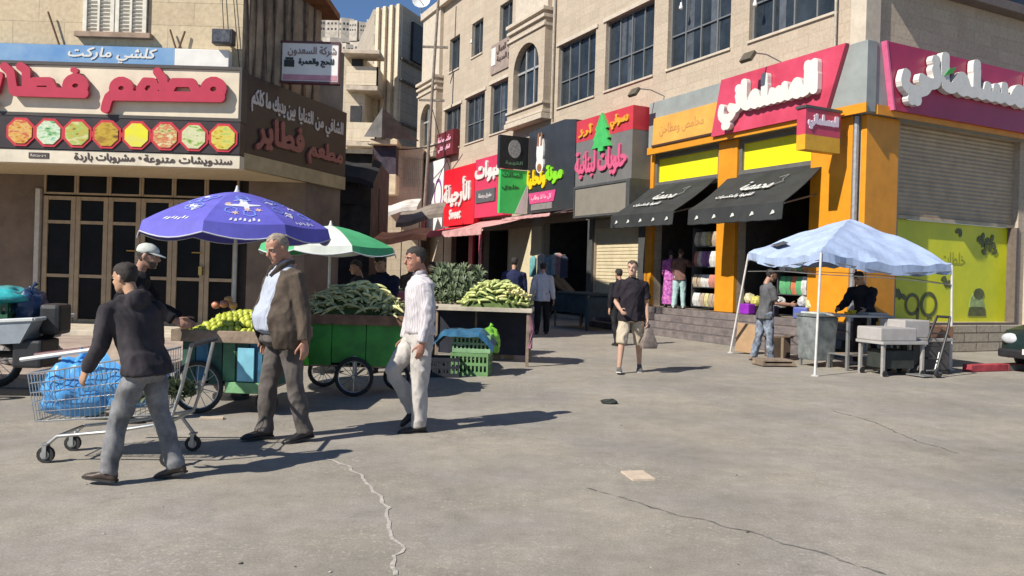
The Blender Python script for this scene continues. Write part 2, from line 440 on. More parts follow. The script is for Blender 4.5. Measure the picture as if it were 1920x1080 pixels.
# ================================================================ RIGHT-HAND BUILDING
stone = M_blocks('cream_stone', (.44, .365, .28), (.385, .32, .245), (.33, .27, .205), .62, .29, .006, bump=.3, dirt=.5, dirtcol=(.33, .235, .18))
stone2 = M_blocks('plinth_stone', (.40, .35, .27), (.36, .31, .24), (.16, .13, .1), .9, .22, .018, bump=.6)
trimst = M('pale_trim_stone', (.5, .43, .345), .8, .1, 5, .15, 50)
glass = M('dark_glass', (.028, .036, .044), .18, .35, 1.3, spec=.35)
frame_m = M('grey_aluminium', (.17, .18, .185), .5, .1, 20, metal=.2)
T1 = Matrix.Translation(F1.o) @ Matrix.Rotation(F1.rz, 4, 'Z')
T2 = T1.inverted() @ Matrix.Translation(F2.o) @ Matrix.Rotation(F2.rz, 4, 'Z')
RB = thing('shop_building', 'long cream stone building with dark office windows above a row of shops', 'building', F1.o, F1.rz)
WIN = [(-3.5, -.75, 7.57, 9.85), (-6.83, -4.18, 7.57, 9.85), (-10.11, -7.5, 7.57, 9.85), (-13.2, -10.72, 7.55, 9.8), (-18.97, -16.75, 7.4, 9.55), (-21.65, -19.58, 7.35, 9.45), (-24.25, -22.25, 7.35, 9.35)]
TOPW = [(-18.3, -17.1, 11.2, 12.75), (-21.2, -19.98, 11.2, 12.75), (-23.85, -22.6, 11.1, 12.7), (-15.7, -14.5, 11.9, 13.4)]
SHOP = [(-3.66, -1.25, .68, 4.12), (-7.15, -4.36, .68, 4.12), (-10.42, -7.85, .1, 3.1), (-13.9, -10.75, .1, 3.4), (-19.2, -16.9, .1, 3.3), (-22.9, -19.6, .1, 3.3)]
TRANS = [(-3.55, -1.3, 4.3, 4.98), (-7.05, -4.45, 4.3, 4.98)]
wm = MB(); wall_holes(wm, -27.2, 0, 0, 14.8, WIN + TOPW + SHOP + TRANS)
wm.quad((-27.2, 0, 0), (-27.2, 14, 0), (-27.2, 14, 14.8), (-27.2, 0, 14.8)); wm.quad((-27.2, 0, 14.8), (0, 0, 14.8), (0, 14, 14.8), (-27.2, 14, 14.8))
part('wall', wm, stone, RB)
# short face
s2 = MB(); s2.T = T2
wall_holes(s2, 0, 16, 0, 14.8, [(1.22, 5.62, .68, 5.12), (.9, 15, 8.35, 10.4)], depth=.3)
part('side_wall', s2, stone, RB)
ex = MB(); ex.T = T2
ex.b2(0, 16, -.12, -.003, 0, .62); part('plinth', ex, stone2, RB, bevel=.015)
ex = MB(); ex.T = T2
ex.b2(-.1, .36, -.1, .3, 6.62, 14.8); part('pilaster', ex, trimst, RB, bevel=.01); ex = MB(); ex.T = T2; ex.b2(5.9, 6.4, -.08, .2, .62, 5.0); part('pilaster', ex, trimst, RB, bevel=.01)
ex = MB(); ex.T = T2
ex.b2(.36, 16, -.32, -.003, 8.08, 8.3); part('ledge', ex, M('brown_metal', (.13, .1, .085), .6, .15, 8), RB, bevel=.01)
ex = MB(); ex.T = T2
ex.b2(.9, 15, .14, .2, 8.35, 10.4); wn = part('window', ex, glass, RB)
ex = MB(); ex.T = T2
for x in (2.6, 4.4, 6.2, 8): ex.b2(x, x + .07, .09, .138, 8.35, 10.4)
ex.b2(.9, 15, .09, .139, 8.35, 8.43); part('mullions', ex, frame_m, wn)
def window(x0, x1, z0, z1, nx=3, transom=.42, sill=True):
    fr = MB(); y0, y1 = .12, .2; t = .055
    fr.b2(x0, x1, y0, y1, z0, z0 + t); fr.b2(x0, x1, y0, y1, z1 - t, z1); fr.b2(x0, x0 + t, y0, y1, z0 + t, z1 - t); fr.b2(x1 - t, x1, y0, y1, z0 + t, z1 - t)
    for i in range(1, nx): x = x0 + (x1 - x0) * i / nx; fr.b2(x - .022, x + .022, y0 + .01, y1, z0 + t, z1 - t)
    if transom: z = z0 + (z1 - z0) * transom; fr.b2(x0 + t, x1 - t, y0 + .012, y1, z - .02, z + .02)
    w = part('window', fr, frame_m, RB)
    pn = MB(); pn.b2(x0 + .02, x1 - .02, .185, .24, z0 + .02, z1 - .02); part('pane', pn, glass, w)
    if z1 - z0 > 1.8 and transom:
        rc = random.Random(int(x0 * 100)); cu = MB()
        for _ in range(rc.randint(1, 3)): xx = rc.uniform(x0 + .2, x1 - .5); cu.b2(xx, xx + rc.uniform(.12, .4), .178, .1845, z0 + rc.choice((.06, .06, 1.0)), z1 - .07)
        part('curtain', cu, M('curtain_blue', (.075, .085, .1), .5, .3, 3), w)
    if sill: sl_ = MB(); sl_.b2(x0 - .03, x1 + .03, -.05, .12, z0 - .06, z0 + .004); part('sill', sl_, trimst, w, bevel=.008)
    return w
for w_ in WIN: window(*w_, nx=4 if w_[1] - w_[0] > 2.4 else 3)
for w_ in TOPW: window(*w_, nx=2, transom=0)
# surround mouldings between the office windows
for i, w_ in enumerate(WIN): sm = MB(); sm.b2(w_[0] - .14, w_[1] + .14, -.05, -.003, w_[3], w_[3] + .13); part('lintel', sm, trimst, RB, bevel=.008)
def bay(x0, x1, z0, spring, ztop):
    b = MB(); y = -.35; ax0, ax1 = x0 + .45, x1 - .42; rr = (ax1 - ax0) / 2; cx = (ax0 + ax1) / 2; n = 14
    b.quad((x0, y, z0), (ax0, y, z0), (ax0, y, ztop), (x0, y, ztop)); b.quad((ax1, y, z0), (x1, y, z0), (x1, y, ztop), (ax1, y, ztop))
    b.quad((ax0, y, z0), (ax1, y, z0), (ax1, y, z0 + .5), (ax0, y, z0 + .5))
    arc = [(cx - rr * math.cos(math.pi * i / n), spring + rr * .95 * math.sin(math.pi * i / n)) for i in range(n + 1)]
    for (xa, za), (xb, zb) in zip(arc[:-1], arc[1:]):
        b.quad((xa, y, za), (xb, y, zb), (xb, y, ztop), (xa, y, ztop)); b.quad((xa, y, za), (xb, y, zb), (xb, y + .32, zb), (xa, y + .32, za))
    for xx in (ax0, ax1): b.quad((xx, y, z0 + .5), (xx, y, spring), (xx, y + .32, spring), (xx, y + .32, z0 + .5))
    b.quad((ax0, y, z0 + .5), (ax1, y, z0 + .5), (ax1, y + .32, z0 + .5), (ax0, y + .32, z0 + .5))
    for xx in (x0, x1): b.quad((xx, y, z0), (xx, 0, z0), (xx, 0, ztop), (xx, y, ztop))
    b.quad((x0, y, z0), (x1, y, z0), (x1, 0, z0), (x0, 0, z0)); b.quad((x0, y, ztop), (x1, y, ztop), (x1, 0, ztop), (x0, 0, ztop))
    o = part('bay', b, stone, RB)
    mo = MB()
    for z, h, pr in ((z0 - .12, .2, .1), (z0 + .12, .1, .05), (z0 + .44, .09, .07), (ztop - .55, .1, .07), (ztop - .25, .12, .1), (ztop, .14, .14)): mo.b2(x0 - pr * .6, x1 + pr * .6, y - pr, -.004, z, z + h)
    part('moulding', mo, trimst, o, bevel=.012)
    pn = MB(); pn.prism([(ax0, z0 + .5), (ax1, z0 + .5)] + [(a, c) for a, c in reversed(arc)], y + .26, y + .31); part('pane', pn, glass, o)
    fr = MB()
    for k in (.33, .66): xx = ax0 + (ax1 - ax0) * k; fr.b2(xx - .03, xx + .03, y + .2, y + .258, z0 + .5, spring + rr * .8)
    fr.b2(ax0, ax1, y + .2, y + .257, spring - .04, spring + .04); fr.b2(ax0, ax1, y + .2, y + .257, z0 + .5, z0 + .58); part('frame', fr, M('pale_aluminium', (.45, .44, .42), .4, .08, 10, metal=.3), o)
bay(-16.6, -13.65, 7.35, 9.35, 11.2); bay(-27.2, -24.6, 7.25, 9.1, 11.0)
up_ = MB()
for a, c, z in ((-16.45, -13.8, 11.4), (-27.2, -24.75, 11.2)): up_.b2(a, c, -.18, -.004, z, 14.8)
up_.b2(-27.3, .1, -.3, -.004, 14.5, 14.85); part('parapet', up_, trimst, RB)
dp = MB(); dp.tube([(-13.45, -.09, 7.2), (-13.45, -.09, 14.6)], .045); part('downpipe', dp, M('old_pipe', (.4, .36, .3), .6, .2, 9), RB, smooth=1); dp = MB(); dp.tube([(-.72, -.08, 6.62), (-.72, -.08, 9.9)], .03); part('downpipe', dp, M('old_pipe'), RB, smooth=1)
# shop columns
orange = M('orange_cladding', (.62, .25, .016), .45, .08, 3, spec=.4)
oc = MB(); oc.b2(-4.36, -3.66, -.12, -.004, .68, 5.12); part('column', oc, orange, RB, bevel=.01)
oc = MB(); oc.b2(-7.46, -7.15, -.12, -.004, .68, 5.12); part('column', oc, orange, RB, bevel=.01)
oc = MB(); oc.b2(-1.25, -.12, -.14, -.004, .68, 5.12); oc2 = part('column', oc, orange, RB, bevel=.01)
oc = MB(); oc.T = T2; oc.b2(-.02, 1.0, -.14, -.004, .62, 5.12); part('column', oc, orange, RB, bevel=.01)
oc = MB(); oc.tube([(-.06, -.1, .7), (-.06, -.1, 5.1)], .06); part('downpipe', oc, M('steel_grey', (.3, .3, .31), .45, .15, 12, metal=.4), RB, smooth=1)
# cladding round the upper shop windows
gm_ = M('grey_cladding', (.12, .115, .105), .55, .12, 6)
tr = MB()
for a, b_, c, d in TRANS:
    tr.b2(a - .1, b_ + .05, -.06, -.004, d, d + .1); tr.b2(a - .1, b_ + .05, -.06, -.004, c - .12, c); tr.b2(a - .1, a, -.06, -.004, c, d); tr.b2(b_, b_ + .05, -.06, -.004, c, d)
part('transom_frame', tr, gm_, RB)
tr = MB()
for a, b_, c, d in TRANS: tr.b2(a, b_, .03, .08, c, d)
part('transom_panel', tr, M('yellow_panel', (.72, .66, .01), .4, .05, 4), RB)
# shop interiors: dark rooms with back walls and floors
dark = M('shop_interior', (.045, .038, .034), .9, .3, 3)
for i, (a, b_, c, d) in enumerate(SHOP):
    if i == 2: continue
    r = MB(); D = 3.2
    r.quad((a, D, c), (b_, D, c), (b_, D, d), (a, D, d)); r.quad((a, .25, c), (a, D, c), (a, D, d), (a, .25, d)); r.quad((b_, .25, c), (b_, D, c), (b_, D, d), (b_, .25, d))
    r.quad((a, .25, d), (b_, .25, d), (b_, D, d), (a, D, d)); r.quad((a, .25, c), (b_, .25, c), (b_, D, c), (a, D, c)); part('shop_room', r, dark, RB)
a, b_, c, d = SHOP[2]
r = MB(); r.b2(a, b_, .1, .16, c, d)
for k in range(26): r.b2(a + .02, b_ - .02, .08, .098, c + .1 + k * .112, c + .17 + k * .112)
part('shop_shutter', r, M('beige_shutter', (.56, .48, .32), .55, .08, 3), RB)
pl = MB(); pl.b2(-20.6, -20.15, -.12, -.004, .1, 3.3); part('shop_pillar', pl, M('red_pillar', (.55, .02, .035), .5, .1, 5), RB, bevel=.008)
pl = MB(); pl.b2(-19.55, -19.22, -.1, -.004, .1, 3.3); part('shop_pillar', pl, M('rose_poster', (.5, .08, .14), .5, .5, 6), RB, bevel=.008)
pl = MB(); pl.b2(-16.75, -14.02, -.03, -.004, .5, 3.3); part('shop_panel', pl, M('beige_shutter', (.56, .48, .32), .55, .08, 3), RB, bevel=.008)
pl = MB(); pl.b2(-7.84, -7.47, -.1, -.004, .1, 5.1); pl.b2(-10.72, -10.43, -.1, -.004, .1, 3.5); part('shop_pillar', pl, M('charcoal_metal', (.07, .07, .07), .5, .15, 5), RB, bevel=.008)
# corrugated roller shutter and yellow poster panel on the short face
sh = MB(); sh.T = T2
n = 44; prof = []
for k in range(n + 1):
    z = 3.08 + (5.12 - 3.08) * k / n; prof.append((.16 - (.022 if k % 2 else 0), z))
for (ya, za), (yb, zb) in zip(prof[:-1], prof[1:]): sh.quad((1.22, ya, za), (5.62, ya, za), (5.62, yb, zb), (1.22, yb, zb))
sh.b2(1.22, 5.62, .1, .17, 3.0, 3.08); part('roller_shutter', sh, M('shutter_grey', (.42, .335, .235), .5, .12, 2.5, metal=.1), RB)
po = MB(); po.T = T2; po.b2(1.22, 5.62, .2, .25, .68, 3.0); POSTER = part('poster_panel', po, M('lime_poster', (.62, .6, .008), .42, .12, 1.2, col2=(.5, .55, .008)), RB)
fr = MB(); fr.T = T2; fr.b2(5.52, 5.62, -.03, .199, .68, 3.0); fr.b2(1.2, 5.64, -.06, .199, .625, .68); part('poster_frame', fr, M('brown_metal'), RB)
pp = MB(); pp.T = T2                       # printed coffee pictures
def disc(mb, cx, cz, rx, rz, y0, y1, n=20, a0=0): mb.prism([(cx + rx * math.cos(q + a0), cz + rz * math.sin(q + a0)) for q in [2 * math.pi * i / n for i in range(n)]], y0, y1)
def beans(mb, cx, cz, s, k, seed, yy=.19):
    rd = random.Random(seed)
    for _ in range(k):
        x, z, a = cx + rd.uniform(-s, s), cz + rd.uniform(-s * .55, s * .55), rd.uniform(0, 3)
        pts = [(x + .1 * math.cos(q) * math.cos(a) - .06 * math.sin(q) * math.sin(a), z + .1 * math.cos(q) * math.sin(a) + .06 * math.sin(q) * math.cos(a)) for q in [2 * math.pi * i / 10 for i in range(10)]]
        mb.prism(pts, yy - _ * .0008, .199)
beans(pp, 4.75, 2.55, .36, 16, 3); beans(pp, 1.75, 2.0, .2, 7, 5); beans(pp, 3.2, 1.62, .14, 4, 8); beans(pp, 3.6, 2.85, .12, 3, 9); beans(pp, 1.55, 1.35, .2, 5, 10)
disc(pp, 4.45, 1.36, .2, .13, .185, .199, a0=.3)
for x, z, r in ((2.05, 1.08, .26), (2.62, 1.08, .3)):
    for q in range(24):
        a1, a2 = 2 * math.pi * q / 24, 2 * math.pi * (q + 1) / 24
        pp.add([(x + r * math.cos(a1), .19, z + r * math.sin(a1)), (x + r * math.cos(a2), .19, z + r * math.sin(a2)), (x + r * .7 * math.cos(a2), .19, z + r * .7 * math.sin(a2)), (x + r * .7 * math.cos(a1), .19, z + r * .7 * math.sin(a1))], [(0, 1, 2, 3)])
pp.prism([(2.2, .72), (2.28, .72), (2.3, 1.0), (2.2, 1.0)], .19, .199); pp.prism([(2.55, .72), (2.75, .74), (2.7, .85), (2.6, .85)], .189, .199)
pp.prism([(4.05, .82), (4.75, .82), (4.72, 1.0), (4.6, 1.04), (4.2, 1.04), (4.1, 1.0)], .188, .199)
part('poster_print', pp, M('coffee_print', (.1, .11, .03), .5, .3, 9), POSTER)
pp = MB(); pp.T = T2; pp.prism([(4.1, 1.03), (4.7, 1.03), (4.62, 1.3), (4.5, 1.52), (4.3, 1.42), (4.15, 1.25)], .192, .1985); part('poster_sack', pp, M('sack_print', (.33, .42, .16), .5, .3, 8), POSTER)
pp = MB(); pp.T = T2; text('خلطات', .9, .3, .004, .01, 30, pp, 3.0, 2.02, .199); part('poster_text', pp, M('poster_ink', (.36, .36, .012), .5, .1, 8), POSTER)
# stone steps up to the corner shop
st = MB()
for k in range(4): st.b2(-8.4, .35 if k else .5, -.2 - .33 * (4 - k), -.001 if k == 3 else -.2 - .33 * (3 - k) + .02, .17 * k, .17 * (k + 1) - .004)
st.b2(-8.4, 0, -.2, .25, .5, .676)
STEPS = single('stone_steps', st, M('step_stone', (.15, .125, .118), .7, .3, 5, .2, 30, col2=(.09, .078, .078)), 'four worn dark stone steps running along the orange corner shop', 'steps', F1.o, F1.rz, bevel=.012)
# ================================================================ LEFT-HAND RESTAURANT
lst = M_blocks('warm_stone', (.53, .435, .295), (.48, .385, .26), (.38, .30, .205), .95, .42, .008, bump=.3, dirt=.3, dirtcol=(.3, .22, .13))
brown_wall = M('brown_render', (.17, .125, .095), .85, .2, 1.5, .2, 25)
LB = thing('restaurant_building', 'old warm stone restaurant building with glazed brown doors', 'building', FL.o, 0)
tS = Matrix.Rotation(FS.rz, 4, 'Z')
w = MB(); wall_holes(w, -24, .12, 3.3, 10.2, [(-2.8, -1.62, 5.72, 7.6)], y=.3, depth=.2)
w.add([(-24, .3, 10.2), (.12, .3, 10.2), (.95, 2.75, 10.2), (-.7, 8.8, 10.2), (-24, 8.8, 10.2)], [(0, 1, 2, 3, 4)]); w.quad((-24, .3, 3.3), (.12, .3, 3.3), (.9, 2.5, 3.3), (-24, 2.5, 3.3)); part('wall', w, lst, LB)
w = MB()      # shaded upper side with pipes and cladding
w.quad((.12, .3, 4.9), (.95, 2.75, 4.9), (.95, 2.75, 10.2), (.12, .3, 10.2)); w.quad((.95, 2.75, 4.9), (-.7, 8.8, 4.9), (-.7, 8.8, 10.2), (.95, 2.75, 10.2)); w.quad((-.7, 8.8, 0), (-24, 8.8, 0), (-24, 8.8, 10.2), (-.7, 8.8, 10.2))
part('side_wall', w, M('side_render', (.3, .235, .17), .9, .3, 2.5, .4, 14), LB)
w = MB()
for k, (x, r_) in enumerate([(.1, .05), (.32, .03), (.62, .07), (.9, .035), (1.25, .05), (1.5, .03), (1.95, .06), (2.3, .03)]):
    w.tube([(x * .31 + .16, x * .95 + .3, 5.0), (x * .31 + .17, x * .95 + .3, 6.5 + .03 * k), (x * .31 + .16, x * .95 + .3, 11)], r_, 6)
part('drainpipe', w, M('brown_pipe', (.16, .11, .075), .7, .35, 6), LB, smooth=1)
ev = MB(); ev.b2(.2, 1.22, 2.0, 3.3, 7.0, 7.14); part('eave', ev, M('rusty_sheet', (.2, .075, .03), .8, .3, 4), LB, bevel=.01)
w = MB(); wall_holes(w, -24, .82, 0, 3.32, [(-4.75, -.42, .1, 3.32)], y=2.5, depth=.1); part('door_wall', w, brown_wall, LB)
w = MB(); w.T = tS; w.quad((2.6, 0, 0), (3.98, 0, 0), (3.98, 0, 5.05), (2.6, 0, 5.05)); w.quad((0, .02, 3.3), (2.62, .02, 3.3), (2.62, .02, 5.05), (0, .02, 5.05)); part('splay_wall', w, brown_wall, LB)
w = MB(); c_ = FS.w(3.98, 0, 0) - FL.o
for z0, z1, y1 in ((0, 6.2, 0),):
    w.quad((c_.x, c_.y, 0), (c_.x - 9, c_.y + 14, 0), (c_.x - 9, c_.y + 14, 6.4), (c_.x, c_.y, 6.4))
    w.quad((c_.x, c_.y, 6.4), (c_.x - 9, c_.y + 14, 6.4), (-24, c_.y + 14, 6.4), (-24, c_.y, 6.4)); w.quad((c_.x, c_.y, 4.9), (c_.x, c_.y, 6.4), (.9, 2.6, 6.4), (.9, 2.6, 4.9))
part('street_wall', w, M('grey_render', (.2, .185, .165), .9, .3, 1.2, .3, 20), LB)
sb = MB(); sb.b2(-24, .1, .6, 2.49, 0.105, .2); part('threshold', sb, M('threshold_stone', (.52, .46, .36), .8, .15, 3), LB, bevel=.01)
# glazed doors
dfr = M('door_brown', (.32, .235, .145), .5, .12, 6); dgl = M('door_glass', (.008, .008, .010), .35, .3, 2, spec=.08)
DX = [-4.72 + .686 * i for i in range(7)]
for i in range(6):
    x0, x1 = DX[i], DX[i + 1]; d = MB(); y0, y1 = 2.44, 2.5
    d.b2(x0 + .004, x0 + .1, y0, y1, .12, 2.86); d.b2(x1 - .1, x1 - .004, y0, y1, .12, 2.86)
    for z, h in ((.12, .16), (1.15, .07), (2.28, .07), (2.78, .08)): d.b2(x0 + .1, x1 - .1, y0 + .006, y1, z, z + h)
    o = part('door', d, dfr, LB, bevel=.006)
    gq = MB(); gq.b2(x0 + .05, x1 - .05, 2.475, 2.485, .2, 2.8); part('pane', gq, dgl, o)
    if i in (2, 4): hq = MB(); hq.b2(x1 - .09, x1 - .02, 2.36, 2.44, 1.28, 1.46); hq.tube([(x1 - .05, 2.37, 1.75), (x1 - .24, 2.37, 1.75)], .014); part('handle', hq, M('brass', (.4, .28, .1), .35, .1, 9, metal=.8), o)
    tq = MB(); tq.b2(x0 + .004, x0 + .045, 2.44, 2.5, 2.9, 3.3); tq.b2(x1 - .045, x1 - .004, 2.44, 2.5, 2.9, 3.3); tq.b2(x0 + .045, x1 - .045, 2.45, 2.5, 2.9, 2.94)
    t_ = part('transom', tq, dfr, LB); gq = MB(); gq.b2(x0 + .02, x1 - .02, 2.475, 2.485, 2.91, 3.3); part('pane', gq, dgl, t_)
hd = MB(); hd.b2(-4.86, -4.76, 2.38, 2.52, .1, 3.0); part('door_post', hd, M('pale_post', (.46, .42, .37), .5, .12, 8), LB, bevel=.008)
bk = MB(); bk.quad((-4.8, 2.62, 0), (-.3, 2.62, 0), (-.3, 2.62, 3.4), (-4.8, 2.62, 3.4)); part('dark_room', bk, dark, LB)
# louvred shutters of the upper window
for x0, x1 in ((-2.79, -2.22), (-2.2, -1.63)):
    s_ = MB(); y0 = .24
    s_.b2(x0, x0 + .07, y0, .29, 5.7, 7.6); s_.b2(x1 - .07, x1, y0, .29, 5.7, 7.6); s_.b2((x0 + x1) / 2 - .02, (x0 + x1) / 2 + .02, y0 + .004, .29, 5.7, 7.6)
    for k in range(26): s_.box((x0 + x1) / 2, .275, 5.76 + k * .07, x1 - x0 - .12, .012, .06, Matrix.Rotation(R(35), 3, 'X'))
    s_.b2(x0, x1, .283, .3, 5.7, 7.6); part('shutter', s_, M('shutter_white', (.62, .585, .5), .6, .12, 7), LB)
sl_ = MB(); sl_.b2(-2.9, -1.52, .16, .296, 5.6, 5.69); part('sill', sl_, M('sill_brown', (.3, .21, .15), .8, .2, 5), LB)
# ================================================================ HOUSES AT THE END OF THE STREET
cream2 = M_blocks('far_cream', (.66, .56, .42), (.6, .51, .38), (.48, .4, .3), 1.2, .5, .01, bump=.2, dirt=.5)
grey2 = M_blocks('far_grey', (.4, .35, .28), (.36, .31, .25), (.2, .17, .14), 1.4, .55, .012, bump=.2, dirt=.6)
dk = M('far_opening', (.03, .027, .03), .6, .3, 3)
def poly_block(mb, pts, z0, z1):
    n = len(pts)
    mb.add([(x, y, z0) for x, y in pts] + [(x, y, z1) for x, y in pts], [tuple(range(n)), tuple(range(n, 2 * n))] + [(i, (i + 1) % n, (i + 1) % n + n, i + n) for i in range(n)]); return mb
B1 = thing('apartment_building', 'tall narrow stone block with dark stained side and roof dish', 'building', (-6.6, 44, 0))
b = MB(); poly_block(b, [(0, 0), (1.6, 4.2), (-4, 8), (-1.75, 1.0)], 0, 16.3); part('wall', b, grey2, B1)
b = MB()
for k in range(4): x = -.1 - .42 * k; b.box(x, -x * .57 - .02, 9.2, .2, .34, 14.2, Matrix.Rotation(R(-29.7), 3, 'Z'))
part('rib', b, cream2, B1)
b = MB()
for z in (7.2, 9.7, 12.1, 13.3): b.box(.8, 2.05, z, .26, 4.4, .12, Matrix.Rotation(R(-20.8), 3, 'Z'))
part('string_course', b, M('dark_course', (.13, .11, .09), .9, .3, 3), B1)
b = MB(); b.box(.95, 2.45, 14.6, .3, 2.9, 2.2, Matrix.Rotation(R(-20.8), 3, 'Z')); part('loggia', b, dk, B1)
b = MB()
for k in range(3): b.box(.78 + .03 * k, 2.0 + .08 * k, 5.0 - 1.7 * k, .2, 1.2, 1.0, Matrix.Rotation(R(-20.8), 3, 'Z'))
part('window', b, dk, B1)
db = MB(); db.lathe([(.02, 0), (.3, .05), (.5, .17), (.52, .19), (.3, .08), (.01, .03)], 14); db.T = None
for i, q in enumerate(db.v): db.v[i] = tuple(Matrix.Rotation(R(70), 3, 'X') @ Vector(q) + Vector((.9, 1.6, 17.0)))
db.tube([(.9, 1.7, 16.3), (.9, 1.65, 17.0)], .05); db.tube([(.9, 1.6, 17), (.75, 1.1, 17.1)], .03); part('satellite_dish', db, M('dish_white', (.65, .65, .63), .5, .1, 8), B1, smooth=1)
B2 = thing('apartment_building', 'pale stone block with stacked balconies behind the dark street wall', 'building', (-8.9, 43, 0))
b = MB(); poly_block(b, [(-.55, -.2), (.6, 0), (1.3, 6), (-.55, 6)], 0, 12.9); part('wall', b, cream2, B2)
for z in (8.2, 11.2):
    b = MB(); b.box(.55, .6, z, 1.7, 2.6, .25); o = part('balcony', b, M('balcony_slab', (.5, .42, .33), .85, .2, 3), B2, bevel=.03)
    b = MB(); b.box(.55, -.66, z + .65, 1.7, .08, 1.0); b.box(1.36, .6, z + .65, .08, 2.6, 1.0); part('railing', b, cream2, o)
b = MB(); b.box(.55, -.5, 13.0, 2.0, 1.5, .22); part('roof_slab', b, M('balcony_slab'), B2, bevel=.03)
b = MB()
for z in (6.6, 9.6, 12.6): b.box(.1, -.03, z, .7, .2, 1.5)
part('window', b, dk, B2)
B3 = thing('corner_house', 'low cream house with a boxed balcony at the bend of the street', 'house', (-6.9, 38.5, 0))
b = MB(); poly_block(b, [(0, 0), (2.3, .6), (2.3, 4), (-.4, 4)], 0, 7.6); part('wall', b, cream2, B3)
b = MB(); b.box(.65, -.55, 5.55, 1.25, 1.2, .95); b.box(.65, -.55, 7.55, 1.3, 1.3, .25); part('balcony', b, M('balcony_cream', (.6, .49, .33), .8, .15, 3), B3, bevel=.03)
b = MB(); b.box(.65, -.4, 6.75, 1.1, .8, 1.42); part('window', b, M('purple_dark', (.05, .035, .05), .5, .4, 3), B3)
b = MB()
for k in range(9): b.tube([(1.5 + .09 * k, .3 + .02 * k, 5.6), (1.5 + .09 * k, .3 + .02 * k, 7.0)], .018, 5)
b.tube([(1.4, .28, 7.0), (2.3, .5, 7.0)], .03, 5); part('window_grille', b, M('pale_iron', (.4, .36, .3), .6, .2, 5), B3)
b = MB(); b.add([(-.3, -1.2, 7.75), (.6, -1.5, 9.1), (2.2, 0, 7.8), (.8, 1.2, 8.9)], [(0, 1, 3), (1, 2, 3)]); b.add([(-.3, -1.2, 7.75), (.6, -1.5, 9.1), (.6, -1.5, 7.7)], [(0, 1, 2)]); b.add([(.6, -1.5, 9.1), (2.2, 0, 7.8), (.6, -1.5, 7.7)], [(0, 1, 2)])
part('roof_tarp', b, M('grey_tarp', (.14, .13, .12), .8, .25, 2), B3)
B4 = thing('tower_block', 'distant white tower block rising against the blue sky', 'building', (-46, 260, 0))
b = MB(); poly_block(b, [(-2.5, 0), (4, 0), (4, 8), (-2.5, 8)], 0, 80.5); part('wall', b, M('tower_white', (.6, .57, .53), .8, .08, .3), B4)
b = MB()
for r_ in range(10):
    for c_2 in range(3): b.box(-1.2 + c_2 * 2.0, -.02, 60 + r_ * 2.1, 1.1, .2, 1.2)
part('window', b, dk, B4)
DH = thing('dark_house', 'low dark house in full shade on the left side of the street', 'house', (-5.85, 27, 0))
b = MB(); poly_block(b, [(-2.5, 0), (.95, 0), (.6, 6), (-2.5, 6)], 0, 5.5); part('wall', b, M('shade_dark_wall', (.055, .05, .048), .9, .4, 2), DH)  # near-black colour stands in for the deep shade on this house
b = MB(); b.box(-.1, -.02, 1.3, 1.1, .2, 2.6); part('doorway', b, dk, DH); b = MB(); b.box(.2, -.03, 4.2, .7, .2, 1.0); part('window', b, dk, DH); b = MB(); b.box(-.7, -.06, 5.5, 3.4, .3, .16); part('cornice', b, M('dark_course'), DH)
# hillside of houses
hl = MB(); rnd = random.Random(4)
NX, NY = 40, 10; hv = []
for j in range(NY + 1):
    for i in range(NX + 1):
        x = -160 + 150 * i / NX; y = 240 + 200 * j / NY
        hv.append((x, y, -3 + 150 * min(1, j / NY * 1.0) ** .8 * (1 - .1 * abs(math.sin(i * .25))) + 2 * noise.noise(Vector((x * .03, y * .03, 1)))))
hl.add(hv, [(j * (NX + 1) + i, j * (NX + 1) + i + 1, (j + 1) * (NX + 1) + i + 1, (j + 1) * (NX + 1) + i) for j in range(NY) for i in range(NX)])
struct('hill', hl, M('hill_ground', (.14, .13, .1), .95, .3, .1), smooth=2)
hb = MB(); hb.b2(-2.5, 2.5, -2, 4, -6, 7); H0m = hb.mesh('hill_house')
wb = MB()
for zz in (1, 4):
    for xx in (-1.4, 0, 1.4): wb.box(xx, -2.02, zz, .7, .1, 1.1)
wbm = wb.mesh('window'); hm = M('hill_house_wall', (.52, .46, .39), .9, .2, .4)
k = 0
for j in range(4):
    for i in range(9):
        Y = 300 + 38 * j; u = 572 + i * 15 + (j % 2) * 7; x = (u - 960) / 1480 * Y + rnd.uniform(-1, 1)
        jj = (Y - 240) / 200; z = -3 + 150 * jj ** .8 * .94
        o = thing('hill_house', 'small pale flat-roofed house on the far hillside', 'house', (x, Y, z + 2), rnd.uniform(-.4, .4), 'houses on the far hillside')
        o.scale = (rnd.uniform(.8, 1.4), 1, rnd.uniform(.7, 1.25)); put('wall', H0m, hm, o); put('window', wbm, dk, o)
# ================================================================ SIGNS AND AWNINGS
def sign(F, x, y, z, name, label, cat='sign', group=None, rz=0):
    o = thing(name, label, cat, F.w(x, y, z), F.rz + rz, group); return o
white_l = M('white_letters', (.62, .60, .56), .4, .05, 8)
cream_p = M('cream_panel', (.66, .57, .43), .5, .08, 2)
